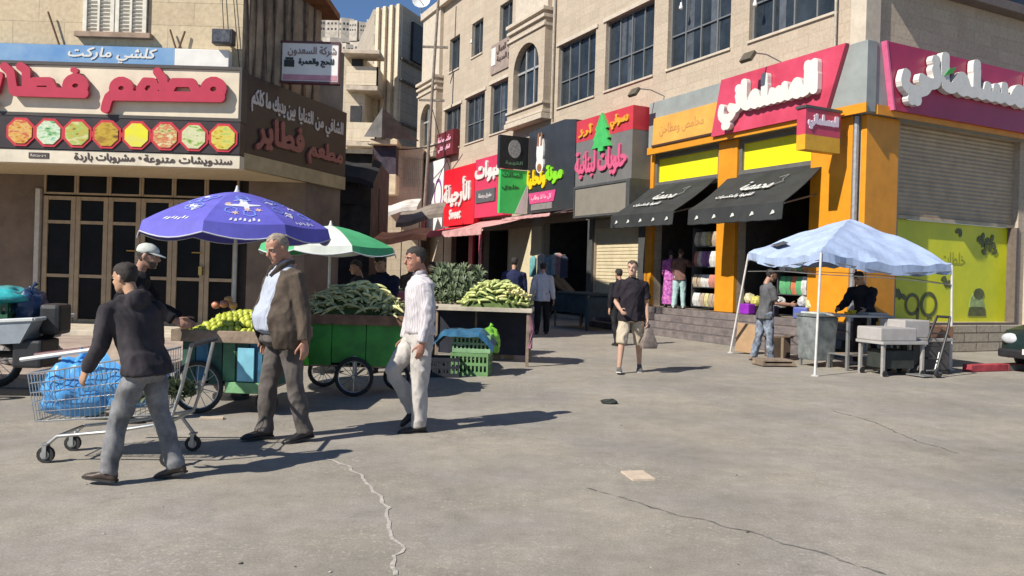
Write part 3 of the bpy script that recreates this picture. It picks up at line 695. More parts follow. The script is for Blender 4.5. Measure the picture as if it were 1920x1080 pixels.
# ---- restaurant: big sign
S = sign(FL, .2, 0, 4.15, 'shop_sign', 'long cream sign with big raised red Arabic letters over the restaurant')
b = MB(); b.b2(-16, 0, 0, .28, 0, .86); part('panel', b, cream_p, S)
b = MB(); b.b2(-16, .05, -.03, .28, .862, .92); b.b2(-16, .05, -.03, .28, -.06, -.002); b.b2(.002, .05, -.03, .28, -.002, .862); part('frame', b, M('sign_frame', (.05, .04, .035), .5, .1, 8), S)
def ring(cx, cy, r, rx=None): return [(cx + (rx or r) * math.cos(q), cy + r * math.sin(q)) for q in [2 * math.pi * i / 14 for i in range(15)]]
def Z(pts): return [(x - 1463, -(y - .037 * (x - 1463) - 735)) for x, y in pts]
SK = [(ring(1318, 562, 46, 50), 30), ([(1360, 612), (700, 596)], 31), ([(975, 455), (1010, 500), (1018, 600)], 27), ([(1030, 600), (1075, 520), (1185, 522), (1215, 575), (1222, 610)], 27),
      ([(900, 600), (872, 555), (900, 512), (950, 515), (965, 548), (935, 585)], 24), (ring(757, 552, 42, 46), 28), ([(720, 596), (684, 606), (672, 640), (664, 676)], 28),
      (ring(478, 535, 44, 50), 30), ([(462, 440), (476, 444)], 17), ([(530, 582), (110, 566)], 30), ([(205, 560), (225, 508), (318, 508), (345, 560)], 26), ([(140, 415), (175, 440), (180, 560)], 26), ([(42, 415), (80, 450), (100, 560)], 26),
      ([(10, 470), (-10, 560), (-80, 585), (-100, 520)], 26), ([(-150, 480), (-165, 560), (-190, 640), (-250, 660)], 26), ([(-20, 640), (-10, 640)], 16), ([(-70, 640), (-60, 640)], 16)]
red_l = M('red_letters', (.43, .028, .06), .42, .06, 5, spec=.4)
l = strokes([(Z(p), r) for p, r in SK], .00293, .07, .016); l.T = None
for i, q in enumerate(l.v): l.v[i] = (q[0], q[1] - .055, q[2])
part('letters', l, red_l, S)
# ---- strip of food pictures
S = sign(FL, .2, -.02, 3.5, 'food_picture_sign', 'dark strip of eight octagonal food pictures under the cream sign')
b = MB(); b.b2(-16, .04, 0, .25, 0, .588); part('panel', b, M('strip_black', (.035, .022, .022), .4, .2, 5), S)
def food_mat(name, cols, scale, seed):
    m = bpy.data.materials.new(name); m.use_nodes = True; t = m.node_tree; b_ = t.nodes['Principled BSDF']; b_.inputs['Roughness'].default_value = .35
    tc = t.nodes.new('ShaderNodeTexCoord'); mp = t.nodes.new('ShaderNodeMapping'); mp.inputs['Location'].default_value = (seed, seed * 2.3, seed); mp.inputs['Rotation'].default_value = (0, seed * .6, 0); mp.inputs['Scale'].default_value = (1, 1, 2.2)
    v = t.nodes.new('ShaderNodeTexVoronoi'); v.inputs['Scale'].default_value = scale; n = t.nodes.new('ShaderNodeTexNoise'); n.inputs['Scale'].default_value = scale * .8; n.inputs['Detail'].default_value = 5
    t.links.new(tc.outputs['Object'], mp.inputs[0]); t.links.new(mp.outputs[0], n.inputs['Vector']); t.links.new(mp.outputs[0], v.inputs['Vector'])
    mx = t.nodes.new('ShaderNodeMath'); mx.operation = 'ADD'; mx.inputs[1].default_value = 0; t.links.new(n.outputs['Fac'], mx.inputs[0]); m2 = t.nodes.new('ShaderNodeMath'); m2.operation = 'MULTIPLY_ADD'; m2.inputs[1].default_value = .35
    t.links.new(v.outputs['Distance'], m2.inputs[0]); t.links.new(mx.outputs[0], m2.inputs[2])
    r = t.nodes.new('ShaderNodeValToRGB'); t.links.new(m2.outputs[0], r.inputs['Fac'])
    e = r.color_ramp.elements; e[0].position = .4; e[1].position = .85; e[0].color = (*cols[0], 1); e[1].color = (*cols[-1], 1)
    for i, c in enumerate(cols[1:-1]): q = e.new(.4 + .45 * (i + 1) / (len(cols) - 1)); q.color = (*c, 1)
    t.links.new(r.outputs['Color'], b_.inputs['Base Color']); return m
FOOD = [('fried_fingers', [(.25, .06, .01), (.55, .25, .03), (.6, .4, .12), (.5, .1, .04)], 9), ('green_salad', [(.05, .2, .06), (.3, .5, .25), (.62, .66, .5), (.2, .45, .3)], 8), ('filled_bread', [(.06, .12, .02), (.5, .35, .06), (.3, .42, .08), (.6, .5, .25)], 8),
        ('falafel', [(.12, .06, .005), (.35, .2, .01), (.48, .33, .03), (.3, .16, .01)], 7), ('yellow_dip', [(.55, .5, .02), (.68, .65, .02), (.66, .62, .03), (.62, .58, .1)], 3), ('wraps', [(.1, .18, .03), (.55, .5, .2), (.5, .12, .04), (.6, .55, .3)], 8),
        ('green_wraps', [(.06, .1, .02), (.25, .4, .08), (.6, .58, .35), (.5, .5, .3)], 8), ('toasted_roll', [(.3, .2, .01), (.55, .42, .04), (.6, .5, .1), (.35, .45, .1)], 9)]
rim = M('red_rim', (.5, .03, .04), .4, .08, 9)
xs_ = [45, 98, 151, 206, 262, 316, 369, 424]
for i, (u, (nm, cols, sc)) in enumerate(zip(xs_, FOOD)):
    x = (u - 447) / 104.2 + .17 - .2; zc = .29
    rb = MB(); oc_ = lambda r, y0, y1, mb: mb.prism([(x + r * math.cos(R(22.5 + 45 * k)), zc + r * math.sin(R(22.5 + 45 * k))) for k in range(8)], y0, y1)
    oc_(.275, -.02, -.002, rb)
    if i < 7: rb.prism([(x + .24, zc - .08), (x + .3, zc), (x + .24, zc + .08)], -.018, -.002)
    o = part('food_picture', rb, rim, S)
    fb = MB(); oc_(.225, -.034, -.0205, fb); part('photo', fb, food_mat(nm, cols, sc, i * 3.7), o)
# ---- cream strip with small writing
S = sign(FL, .2, .0, 3.25, 'menu_strip_sign', 'narrow cream strip with small dark Arabic writing below the food pictures')
b = MB(); b.b2(-16, .04, 0, .25, 0, .235); part('panel', b, M('strip_cream', (.62, .55, .43), .5, .1, 3), S)
ink = M('brown_ink', (.05, .03, .025), .6, .1, 9)
part('letters', text('سندويشات متنوعة', 1.58, .17, .01, .006, 34, None, -1.68, .03, -.001), ink, S); part('letters', text('• مشروبات باردة', 1.2, .17, .01, .006, 34, None, -2.93, .035, -.001), ink, S)
b = MB(); b.b2(-3.75, -3.39, -.012, -.001, .08, .18); o = part('name_plate', b, ink, S); part('letters', text('Restaurant', .28, .05, .004, 0, 16, None, -3.71, .105, -.0125), white_l, o)
# ---- blue sign and white board above
S = sign(FL, -4.3, .1, 5.08, 'blue_sign', 'faded blue sign with white script standing behind the red-lettered sign')
b = MB(); b.b2(.0, 3.27, 0, .12, -.02, .33); b.b2(-.3, -.01, .02, .12, -.02, .34); part('panel', b, M('faded_blue', (.06, .17, .36), .5, .25, 1.4, col2=(.2, .34, .5)), S)
part('letters', text('كلشي ماركت', 1.6, .27, .012, .008, 40, None, 1.35, .03, -.001, shear=.2), white_l, S)
b = MB(); b.b2(0, .98, 0, .2, -.02, .32); single('white_board', b, M('white_board', (.68, .66, .62), .5, .06, 4), 'blank white box board standing beside the blue sign', 'board', FL.w(-1.02, .08, 5.08), 0, bevel=.01)
fl_ = thing('floodlight', 'black box floodlight on the stone wall above the white board', 'floodlight', FL.w(-.1, .3, 5.6))
b = MB(); b.b2(-.2, .17, -.38, -.18, -.13, .14); part('housing', b, M('black_plastic', (.02, .02, .022), .5, .2, 9), fl_, bevel=.015)
b = MB(); b.b2(-.16, .13, -.388, -.381, -.1, .11); part('lens', b, M('lens_grey', (.1, .1, .11), .2, .4, 12), fl_); b = MB(); b.tube([(0, -.18, 0), (0, .0, -.05)], .025); part('bracket', b, M('black_plastic'), fl_)
for k, (a, c) in enumerate((((90, 22), (110, 84)), ((330, 92), (318, 55)), ((335, 92), (346, 58)))):
    xa, za = FL.on(*a, .2); xc_, zc_ = FL.on(*c, .2); b = MB(); b.tube([(0, 0, min(za, zc_) * 0 - .3 if 0 else 0), (xa * 0 + (xc_ - xa if k else xa - xc_), -.02, abs(za - zc_))] if 0 else [(xa - xa, 0, 0), (xc_ - xa, .02, zc_ - za)], .018, 6)
    single('iron_rod', b, M('rusty_iron', (.12, .06, .03), .8, .3, 9), ['long rusty iron rod leaning above the faded blue sign', 'thin rusty rod sticking up near the end of the blue sign', 'thick bent rusty rod beside the end of the blue sign'][k], 'rod', FL.w(xa, .2, za))
# ---- splayed corner sign
S = sign(FS, .34, -.12, 3.3, 'corner_sign', 'dark brown corner sign with a white Arabic verse and dull red lettering')
b = MB(); b.b2(0, 3.62, 0, .11, .29, 1.74); part('panel', b, M('sign_brown_black', (.024, .018, .018), .45, .2, 2), S)
b = MB(); b.b2(0, 3.66, .01, .12, .0, .285); part('lower_board', b, M('ochre_board', (.36, .29, .17), .55, .15, 3), S)
mb = text('الشافي من الثنايا', 1.75, .42, .02, .006, 44, None, 1.7, 1.06, -.001); text('بين يديك ما كلكم', 1.4, .44, .02, .006, 44, mb, .16, 1.08, -.001); part('verse', mb, M('pale_letters', (.5, .46, .45), .5, .05, 9), S)
mb = text('مطعم', 1.35, .48, .05, .022, 40, None, 2.06, .4, -.001); text('فطاير', 1.55, .62, .05, .025, 40, mb, .3, .42, -.001); part('letters', mb, M('dull_red_letters', (.25, .085, .075), .5, .1, 7), S)
# ---- white travel-office sign
a_, b_, c_ = at(530, 80, 15.6), at(635, 87, 15.6), at(530, 151, 15.6)
S = thing('office_sign', 'white projecting office sign with grey and black Arabic writing', 'sign', (a_.x, 15.6, c_.z))
wd, ht = b_.x - a_.x, a_.z - c_.z
b = MB(); b.b2(0, wd, 0, .12, 0, ht); part('panel', b, M('sign_white', (.72, .7, .68), .45, .05, 3), S)
b = MB(); b.b2(-.03, wd + .03, -.02, .14, -.04, -.002); b.b2(-.03, wd + .03, -.02, .14, ht + .002, ht + .04); b.b2(wd + .002, wd + .03, -.02, .14, -.002, ht); part('frame', b, M('maroon_frame', (.1, .03, .04), .5, .2, 8), S)
part('letters', text('شركة السعدون', wd * .86, ht * .26, .008, .006, 40, None, wd * .1, ht * .66, -.001), M('grey_ink', (.24, .17, .16), .5, .1, 8), S)
part('letters', text('للحج والعمرة', wd * .62, ht * .22, .008, .01, 40, None, wd * .3, ht * .38, -.001), M('black_ink', (.02, .025, .02), .5, .1, 8), S)
b = MB(); b.b2(wd * .04, wd * .22, -.012, -.001, ht * .37, ht * .55); b.b2(wd * .06, wd * .2, -.01, -.001, ht * .56, ht * .62); part('emblem', b, M('black_ink'), S)
b = MB(); b.b2(.02, wd - .02, -.006, -.001, .02, ht * .17); part('pink_band', b, M('dusty_pink', (.5, .24, .3), .5, .15, 4), S)
b = MB(); b.tube([(-.9, .06, ht * .8), (0, .06, ht * .8)], .03); b.tube([(-.9, .06, ht * .2), (0, .06, ht * .2)], .03); part('bracket', b, M('rusty_iron'), S)
# ---- corner shop: grey fascia and the three signs on it
grey_f = M('fascia_grey', (.27, .29, .28), .5, .1, 2)
fa = MB(); fa.b2(-7.2, .33, -.3, -.004, 5.13, 6.62); fa.T = T2; fa.b2(-.0, 9, -.3, -.004, 5.13, 6.62); part('fascia', fa, grey_f, RB, bevel=.01)
fa = MB(); fa.b2(-7.2, .36, -.34, -.302, 5.1, 5.3); fa.T = T2; fa.b2(.04, 9, -.34, -.302, 5.1, 5.3); part('fascia_trim', fa, orange, RB)
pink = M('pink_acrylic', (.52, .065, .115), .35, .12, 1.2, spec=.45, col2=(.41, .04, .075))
S = sign(F1, -4.33, -.36, 5.22, 'shop_sign', 'slanted pink sign with bulky white Arabic letters over the black awnings')
b = MB(); b.prism([(0, 0), (3.7, 0), (4.2, 1.42), (.33, 1.42)], -.06, .055); part('panel', b, pink, S)
part('letters', text('المسلماني', 3.05, 1.02, .13, .075, 80, None, .48, .14, -.075), white_l, S)
S = sign(F1, -6.95, -.36, 5.3, 'shop_sign', 'plain orange sign with faint writing left of the pink sign')
b = MB(); b.prism([(.02, .05), (2.72, .05), (2.85, .82), (.05, .82)], 0, .055); part('panel', b, M('faded_orange', (.66, .34, .07), .5, .12, 1.5), S)
part('letters', text('محامص ومطاحن', 1.9, .36, .008, .004, 40, None, .35, .25, -.001), M('faint_orange', (.5, .24, .08), .5, .1, 8), S)
b = MB(); b.b2(0, 2.78, -.02, .055, -.01, .045); part('edge', b, M('dark_edge', (.06, .03, .02), .5, .1, 8), S)
S = sign(F2, .18, -.36, 5.22, 'shop_sign', 'pink sign in shade-darkened colour with white Arabic letters and green leaf on the shaded face')
b = MB(); b.prism([(.3, 0), (8, 0), (8, 1.42), (0, 1.42)], -.06, .055); part('panel', b, M('shaded_pink_acrylic', (.36, .025, .075), .35, .1, 1.2), S)  # darker copy of the pink: this face's shade put into the colour
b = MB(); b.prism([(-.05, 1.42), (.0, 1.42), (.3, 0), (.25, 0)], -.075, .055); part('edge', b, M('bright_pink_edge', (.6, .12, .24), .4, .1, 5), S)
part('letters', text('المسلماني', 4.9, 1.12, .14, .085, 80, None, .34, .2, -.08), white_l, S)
b = MB(); b.prism([(1.62, .88), (1.8, 1.06), (2.02, 1.12), (1.9, .96)], -.24, -.2); part('leaf', b, M('leaf_green', (.06, .3, .05), .4, .15, 8), S)
# small projecting sign at the corner
S = thing('projecting_sign', 'small pink and yellow box sign projecting from the shop corner', 'sign', F1.w(-.3, -.35, 4.3), F1.rz + R(90))
b = MB(); b.b2(-1.12, -.1, -.12, .12, .3, .84); part('panel', b, pink, S)
# the lettered face looks towards the street corner
b = MB(); b.b2(-1.12, -.1, -.12, .12, -.02, .298); part('lower_panel', b, M('amber_panel', (.62, .33, .02), .45, .1, 4), S)
b = MB(); b.b2(-1.15, -.07, -.14, .14, .842, .9); b.b2(-.1, .0, -.05, .05, .2, .4); part('bracket', b, M('charcoal_metal'), S)
lt = text('المسلماني', .85, .3, .02, .02, 40, None, -1.04, .43, -.121); part('letters', lt, M('lilac_letters', (.66, .56, .64), .4, .05, 8), S)
# ---- row of neighbouring signs
S = sign(F1, -10.45, -.8, 4.42, 'shop_sign', 'tall grey and red boxed sign with a green tree and pink lettering')
b = MB(); b.b2(0, 3.15, 0, .78, -.02, 1.42); part('panel', b, M('sign_grey', (.15, .145, .14), .5, .08, 3), S)
b = MB(); b.b2(-.004, 3.154, -.004, .78, 1.422, 2.12); part('red_header', b, M('sign_red', (.5, .035, .05), .42, .08, 3), S)
mb = text('أرز', .78, .34, .05, .02, 34, None, .2, 1.56, -.006); text('دسوقي', .9, .4, .05, .02, 34, mb, 2.05, 1.56, -.006); part('letters', mb, M('amber_letters', (.62, .3, .02), .45, .08, 7), S)
part('letters', text('حلويات لبنانية', 2.85, .88, .07, .035, 60, None, .08, .18, -.001), M('rose_letters', (.58, .1, .2), .42, .08, 7), S)
b = MB(); b.prism([(1.45, .95), (1.75, .95), (1.75, 1.08), (2.12, 1.06), (1.95, 1.3), (2.05, 1.32), (1.85, 1.62), (1.94, 1.64), (1.72, 1.98), (1.6, 2.14), (1.48, 1.98), (1.26, 1.64), (1.35, 1.62), (1.15, 1.32), (1.25, 1.3), (1.08, 1.06), (1.45, 1.08)], -.1, -.006); part('tree_emblem', b, M('emblem_green', (.06, .42, .1), .4, .12, 7), S)
b = MB(); b.b2(.06, 2.95, -.02, .7, -.98, -.1); part('lower_panel', b, M('taupe_panel', (.22, .2, .165), .5, .08, 3), S)
b = MB(); b.b2(0, 3.15, -.05, .78, -.1, -.025); b.b2(0, .055, -.05, .78, -1.05, -.103); b.b2(2.96, 3.15, -.05, .78, -1.05, -.103); b.b2(.056, 2.955, -.05, .78, -1.05, -.985); part('frame', b, M('charcoal_metal'), S)
S = sign(F1, -14.35, -.5, 3.75, 'shop_sign', 'tall charcoal sign with a pale emblem and yellow and green lettering')
b = MB(); b.prism([(0, 0), (3.35, 0), (3.35, 3.0), (2.6, 3.12), (1.6, 3.1), (0, 3.02)], 0, .48); part('panel', b, M('sign_charcoal', (.03, .032, .038), .45, .15, 2), S)
mb = text('مونة', 1.15, .62, .06, .04, 44, None, 1.42, .98, -.001); part('letters', mb, M('lime_letters', (.22, .6, .02), .42, .08, 7), S)
mb = text('وتحلية', 1.5, .66, .06, .04, 44, None, -.1, .9, -.001); part('letters', mb, M('yellow_letters', (.72, .5, .01), .42, .08, 7), S)
b = MB(); disc(b, .98, 2.2, .26, .55, -.07, -.001); disc(b, .98, 1.72, .28, .3, -.066, -.001); part('emblem', b, M('emblem_white', (.7, .68, .66), .45, .08, 5), S)
b = MB(); b.prism([(.78, 2.42), (.9, 2.4), (.92, 2.9), (.82, 2.84)], -.085, -.0705); b.prism([(1.02, 2.4), (1.14, 2.42), (1.14, 2.84), (1.04, 2.9)], -.085, -.0705); disc(b, .98, 1.62, .16, .14, -.084, -.0665); part('emblem_detail', b, M('emblem_brown', (.3, .13, .06), .5, .2, 9), S)
b = MB(); b.prism([(.25, .34), (2.0, .34), (2.15, .74), (.12, .74)], -.03, -.001); o = part('pink_band', b, M('pink_banner', (.55, .06, .2), .45, .12, 3), S); part('letters', text('كل ما لذ وطاب', 1.5, .2, .008, .006, 30, None, .36, .44, -.031), M('pale_pink', (.75, .4, .5), .5, .05, 8), o)
b = MB(); b.b2(.35, 1.9, -.028, -.001, .1, .32); part('grey_band', b, M('banner_grey', (.2, .19, .19), .5, .1, 5), S)
# blade signs standing out from the wall
S = thing('projecting_sign', 'square black projecting sign with a pale round crest', 'sign', F1.w(-14.4, -.53, 5.38), F1.rz + R(90))
b = MB(); b.b2(-1.2, 0, -.1, .1, 0, 1.2); part('panel', b, M('sign_black', (.016, .017, .018), .45, .2, 4), S)
b = MB(); disc(b, -.6, .72, .25, .34, -.13, -.101); part('crest', b, M('crest_grey', (.3, .29, .29), .5, .35, 14), S); part('letters', text('القهوة', .7, .16, .01, .006, 30, None, -.95, .12, -.101), M('dull_green_ink', (.1, .2, .12), .5, .1, 8), S)
S = thing('projecting_sign', 'bright green and white projecting sign under the square black one', 'sign', F1.w(-14.42, -.53, 3.72), F1.rz + R(90))
b = MB(); b.b2(-1.12, 0, -.08, .08, 0, 1.62); part('panel', b, M('sign_green', (.05, .58, .13), .45, .06, 3), S)
b = MB(); b.prism([(-.5, .01), (-.01, .01), (-.01, 1.1)], -.09, -.081); part('white_corner', b, white_l, S); mb = text('اتصالات', .8, .18, .01, .006, 30, None, -1.05, 1.34, -.081); text('خلوي', .7, .22, .01, .006, 30, mb, -1.05, .85, -.081); part('letters', mb, M('dark_green_ink', (.02, .12, .04), .5, .1, 8), S)
S = sign(F1, -23.05, -.4, 3.62, 'shop_sign', 'bright red sign with white Arabic lettering at the far end of the row')
b = MB(); b.b2(0, 3.55, 0, .38, 0, 2.62); part('panel', b, M('bright_red', (.66, .006, .02), .42, .08, 3), S)
part('letters', text('الأرجيلة', 3.0, 1.25, .07, .04, 50, None, .15, .85, -.001), white_l, S); part('letters', text('Sweet', 1.3, .42, .05, .03, 34, None, .85, .3, -.001), white_l, S)
S = sign(F1, -19.45, -.4, 3.84, 'shop_sign', 'rose red sign with white lettering above a small grey plate')
b = MB(); b.b2(0, 2.85, 0, .38, 0, 2.5); part('panel', b, M('rose_red', (.56, .03, .085), .42, .08, 3), S)
part('letters', text('عبوات', 2.5, .8, .07, .05, 44, None, .15, 1.5, -.001), white_l, S)
b = MB(); b.b2(.2, 2.1, -.05, -.001, .62, 1.15); o = part('grey_plate', b, M('plate_grey', (.09, .09, .095), .5, .15, 6), S); part('letters', text('مفرق وجملة', 1.3, .22, .006, .006, 26, None, .5, .78, -.051), M('pale_letters'), o)
S = sign(F1, -25.4, -.3, 3.3, 'white_sign', 'tall white sign with a purple ring at the end of the shop row')
b = MB(); b.b2(-.2, 2.1, 0, .28, 0, 3.6); part('panel', b, M('sign_white'), S)
b = MB()
for q in range(24):
    a1, a2 = 2 * math.pi * q / 24, 2 * math.pi * (q + 1) / 24; pt = lambda r, a: (1.35 + r * .8 * math.cos(a), -.012, 1.9 + r * 1.3 * math.sin(a))
    b.quad(pt(.62, a1), pt(.62, a2), pt(.48, a2), pt(.48, a1))
part('ring_emblem', b, M('violet_ink', (.22, .07, .28), .5, .1, 8), S)
S = sign(F1, -24.4, -.32, 7.0, 'window_sign', 'small dark red sign with pale writing below the far window')
b = MB(); b.b2(0, 2.1, 0, .3, 0, 1.15); part('panel', b, M('dark_red_sign', (.13, .012, .02), .5, .2, 4), S); mb = text('مكتب محاماة', 1.6, .34, .02, .012, 30, None, .2, .62, -.001); text('الطابق الثاني', 1.5, .3, .02, .01, 30, mb, .25, .2, -.001); part('letters', mb, M('pale_pink'), S)
S = sign(F1, -18.95, -.06, 9.95, 'name_plate_sign', 'grey stone name board with dark raised writing and white crest')
b = MB(); b.b2(0, 2.3, 0, .055, 0, 1.25); part('panel', b, M('board_brown', (.3, .23, .19), .6, .15, 4), S); b = MB(); b.b2(.08, .5, -.02, -.001, .35, 1.1); part('crest', b, white_l, S)
mb = text('نقابة العمال', 1.55, .36, .012, .008, 32, None, .6, .74, -.001); text('فرع المدينة', 1.5, .34, .012, .008, 32, mb, .62, .32, -.001); part('letters', mb, M('brown_ink'), S)
# ---- awnings
blk = M('awning_black', (.026, .029, .029), .75, .25, 1.6, .15, 30)
logo = M('awning_print', (.55, .55, .53), .7, .15, 9)
def awning(x0, x1, xb0, xb1, ztop, zf, zh, D, label, mat, group=None, logo_=True, name='awning'):
    o = sign(F1, (x0 + x1) / 2, 0, zf, name, label, 'awning', group); cx = (x0 + x1) / 2; b = MB(); n = 14; m = 6
    P = lambda i, j: Vector((x0 + (x1 - x0) * i / n, -.02, ztop)).lerp(Vector((xb0 + (xb1 - xb0) * i / n, -D, zf)), j / m) + Vector((-cx, 0, -zf - .05 * math.sin(math.pi * j / m) * (1 + .3 * math.cos(i * 2.1))))
    for i in range(n):
        for j in range(m): b.quad(P(i, j), P(i + 1, j), P(i + 1, j + 1), P(i, j + 1))
        h = lambda k: Vector((0, -.015 * math.sin(k * 1.9) - .02, zh - zf - .02 * abs(math.sin(k * math.pi / 2 + .3))))
        b.quad(P(i, m), P(i + 1, m), P(i + 1, m) + h(i + 1), P(i, m) + h(i))
    k = len(b.v); b.add([(x, y + .012, z - .012) for x, y, z in b.v], [tuple(reversed(f)) for f in b.f]); c = part('canopy', b, mat, o, smooth=2)
    fr = MB(); fr.tube([(x0 - cx, -.03, ztop - zf), (x1 - cx, -.03, ztop - zf)], .04, 8); fr.tube([(xb0 - cx, -D + .03, -.03), (xb1 - cx, -D + .03, -.03)], .022, 6)
    for f_ in (.04, .96): fr.tube([(x0 + (x1 - x0) * f_ - cx, -.05, .3), (xb0 + (xb1 - xb0) * f_ - cx, -D + .03, -.04)], .02, 6)
    part('frame', fr, M('awning_frame', (.12, .12, .12), .5, .1, 10, metal=.3), o)
    if logo_:
        sl = Vector((0, -D, zf - ztop)).normalized(); nrm = Vector((0, sl.z, -sl.y)) * (1 if -sl.y > 0 else -1); L_ = math.hypot(D, ztop - zf)
        def place(mb, off):
            for i, q in enumerate(mb.v): p = Vector((0, -.02, ztop - zf)) + sl * (L_ - q[2]); mb.v[i] = tuple(Vector((q[0], 0, 0)) + p + nrm * (.012 - q[1] * .6 - .045 * 0))
            return mb
        W_ = x1 - x0; mb = text('محمصة', W_ * .33, L_ * .24, .012, .012, 44, None, -W_ * .1, L_ * .44, 0, shear=.3); place(mb, 0); part('logo', mb, logo, c)
        mb = text('للقهوة والمكسرات', W_ * .4, L_ * .1, .012, .003, 30, None, -W_ * .26, L_ * .24, 0); place(mb, 0); part('small_print', mb, logo, c)
        sw = MB(); sw.tube([(W_ * .2, .0, L_ * .72), (W_ * .27, 0, L_ * .78), (W_ * .26, 0, L_ * .66), (W_ * .3, 0, L_ * .6), (W_ * .24, 0, L_ * .52), (W_ * .12, 0, L_ * .46)], .015, 5); place(sw, 0); part('swirl', sw, M('awning_print_dim', (.2, .21, .2), .7, .15, 9), c)
        hm_ = MB()
        for q in range(5): xx = xb0 - cx + (xb1 - xb0) * (q + .55) / 5; hm_.add([(xx - .07, -D - .035, zh - zf + .1), (xx + .07, -D - .035, zh - zf + .13), (xx + .05, -D - .035, zh - zf + .19), (xx, -D - .035, zh - zf + .2)], [(0, 1, 2, 3)])
        part('hem_print', hm_, logo, c)
    return o
awning(-4.02, -.95, -3.82, -.7, 4.2, 3.22, 2.86, 1.5, 'large black awning with white script in front of the right-hand doorway', blk, 'black awnings of the corner shop')
awning(-7.42, -4.5, -7.25, -4.4, 4.22, 3.24, 2.9, 1.5, 'black awning with white script beside the grey boxed sign', blk, 'black awnings of the corner shop')
awning(-23.1, -19.6, -23.3, -19.4, 3.62, 3.25, 3.0, 1.9, 'red awning under the bright red sign', M('awning_red', (.62, .03, .06), .7, .2, 2), logo_=False)
awning(-19.3, -14.6, -19.3, -15.3, 3.75, 3.2, 2.95, 1.9, 'dusty pink cloth awning under the green projecting sign', M('awning_pink', (.52, .28, .27), .8, .25, 2), logo_=False)
awning(-14.4, -10.9, -14.6, -11.0, 3.78, 3.55, 3.46, 1.4, 'flat dusty pink awning under the charcoal sign', M('awning_pink'), logo_=False)
awning(-28.5, -24.8, -30, -25.6, 3.7, 3.1, 2.9, 2.4, 'weathered grey awning at the far end of the shops', M('awning_grey', (.3, .29, .26), .8, .3, 2), logo_=False)
# far street awnings and dark stalls
def lean_to(u0, u1, v0, v1, Y, lab, col, dz=.35):
    p, q = at(u0, v0, Y), at(u1, v1, Y); o = thing('awning', lab, 'awning', ((p.x + q.x) / 2, Y, min(p.z, q.z))); b = MB(); hw = (q.x - p.x) / 2
    for k in range(6):
        a0, a1 = -hw + 2 * hw * k / 6, -hw + 2 * hw * (k + 1) / 6; zz = lambda a: (p.z + (q.z - p.z) * (a + hw) / (2 * hw)) - o.location.z + .05 * math.sin(a * 4)
        b.quad((a0, 1.6, zz(a0) + dz), (a1, 1.6, zz(a1) + dz), (a1, 0, zz(a1)), (a0, 0, zz(a0))); b.quad((a0, 0, zz(a0)), (a1, 0, zz(a1)), (a1, -.02, zz(a1) - .18), (a0, -.02, zz(a0) - .18))
    part('canopy', b, M('lean_' + lab.split()[0] + str(Y), col, .85, .25, 2), o, smooth=2); f = MB()
    for a in (-hw + .05, hw - .05): f = MB(); f.tube([(a, 1.5, -o.location.z), (a, 1.5, 0)], .022, 6); part('post', f, M('rusty_iron'), o)
lean_to(694, 782, 404, 385, 36, 'pale grey lean-to awning under the boxed balcony', (.55, .52, .48), .5)
lean_to(742, 830, 420, 398, 33, 'drab brown cloth awning at the far end of the street', (.2, .17, .14), .6)
lean_to(700, 800, 448, 440, 25, 'orange cloth stall awning behind the green umbrella', (.7, .3, .16), .3)
lean_to(625, 700, 318, 345, 26, 'black awning hanging in the shaded left side of the street', (.025, .025, .028), .9)
# ---- floodlights on arms above the signs
def arm_light(x, z, lab):
    o = sign(F1, x, 0, z, 'sign_light', lab, 'floodlight', 'floodlights on arms above the signs')
    b = MB(); b.tube([(0, 0, 0), (0, -.5, .12), (-.02, -1.0, .1)], .018, 6); part('arm', b, M('steel_grey'), o)
    b = MB(); b.box(-.02, -1.06, -.02, .36, .1, .26, Matrix.Rotation(R(-35), 3, 'X')); part('lamp_head', b, M('lamp_bronze', (.1, .085, .06), .5, .15, 8), o, bevel=.015)
    b = MB(); b.box(-.02, -1.035, -.055, .3, .02, .2, Matrix.Rotation(R(-35), 3, 'X')); part('lamp_glass', b, M('lens_grey'), o)
arm_light(-2.35, 6.78, 'floodlight on a bent arm above the pink sign'); arm_light(-6.9, 6.82, 'floodlight on an arm beside the red boxed sign')
for k, (u, v) in enumerate(((1277, 12), (1416, 6), (884, 78))):
    x, z = F1.on(u, v, -.2); o = sign(F1, x, -.2, z, 'light_bulb', ['white bulb hanging before the window left of the downpipe', 'white bulb hanging before the rightmost office window', 'white bulb hanging before the small upper window'][k], 'bulb')
    b = MB(); b.lathe([(.012, .12), (.03, .1), (.035, .04), (.06, -.02), (.055, -.07), (.02, -.1)], 10); part('globe', b, white_l, o, smooth=1); b = MB(); b.tube([(0, 0, .1), (0, .2, .9)], .008, 5); part('cord', b, M('black_plastic'), o)
# ---- leaning street pole with cables
p0, p1 = gnd(792, 560), None; base = Vector((-4.35, 37.0, 0)); top = at(824, -30, 37)
o = thing('utility_pole', 'tall leaning utility pole at the end of the shop row', 'pole', base); b = MB(); b.tube([(0, 0, 0), top - base], [.09, .06], 8); part('shaft', b, M('pole_grey', (.2, .17, .14), .8, .25, 5), o, smooth=1)
b = MB()
for z in (9.5, 12): q = (top - base) * (z / (top.z)); b.box(q.x, q.y, q.z, 1.2, .08, .1)
part('crossarm', b, M('pole_grey'), o)
def cable(a, c, sag, r, lab):
    b = MB(); a = Vector(a); c = Vector(c); b.tube([a.lerp(c, i / 14) - a + Vector((0, 0, -sag * 4 * (i / 14) * (1 - i / 14))) for i in range(15)], r, 5); single('overhead_cable', b, M('cable_black', (.02, .02, .02), .6, .1, 9), lab, 'cable', a)
q = base + (top - base) * .62
cable(q, F1.w(-23.2, -.05, 6.35), .1, .018, 'thin black cable running from the pole down to the red sign')
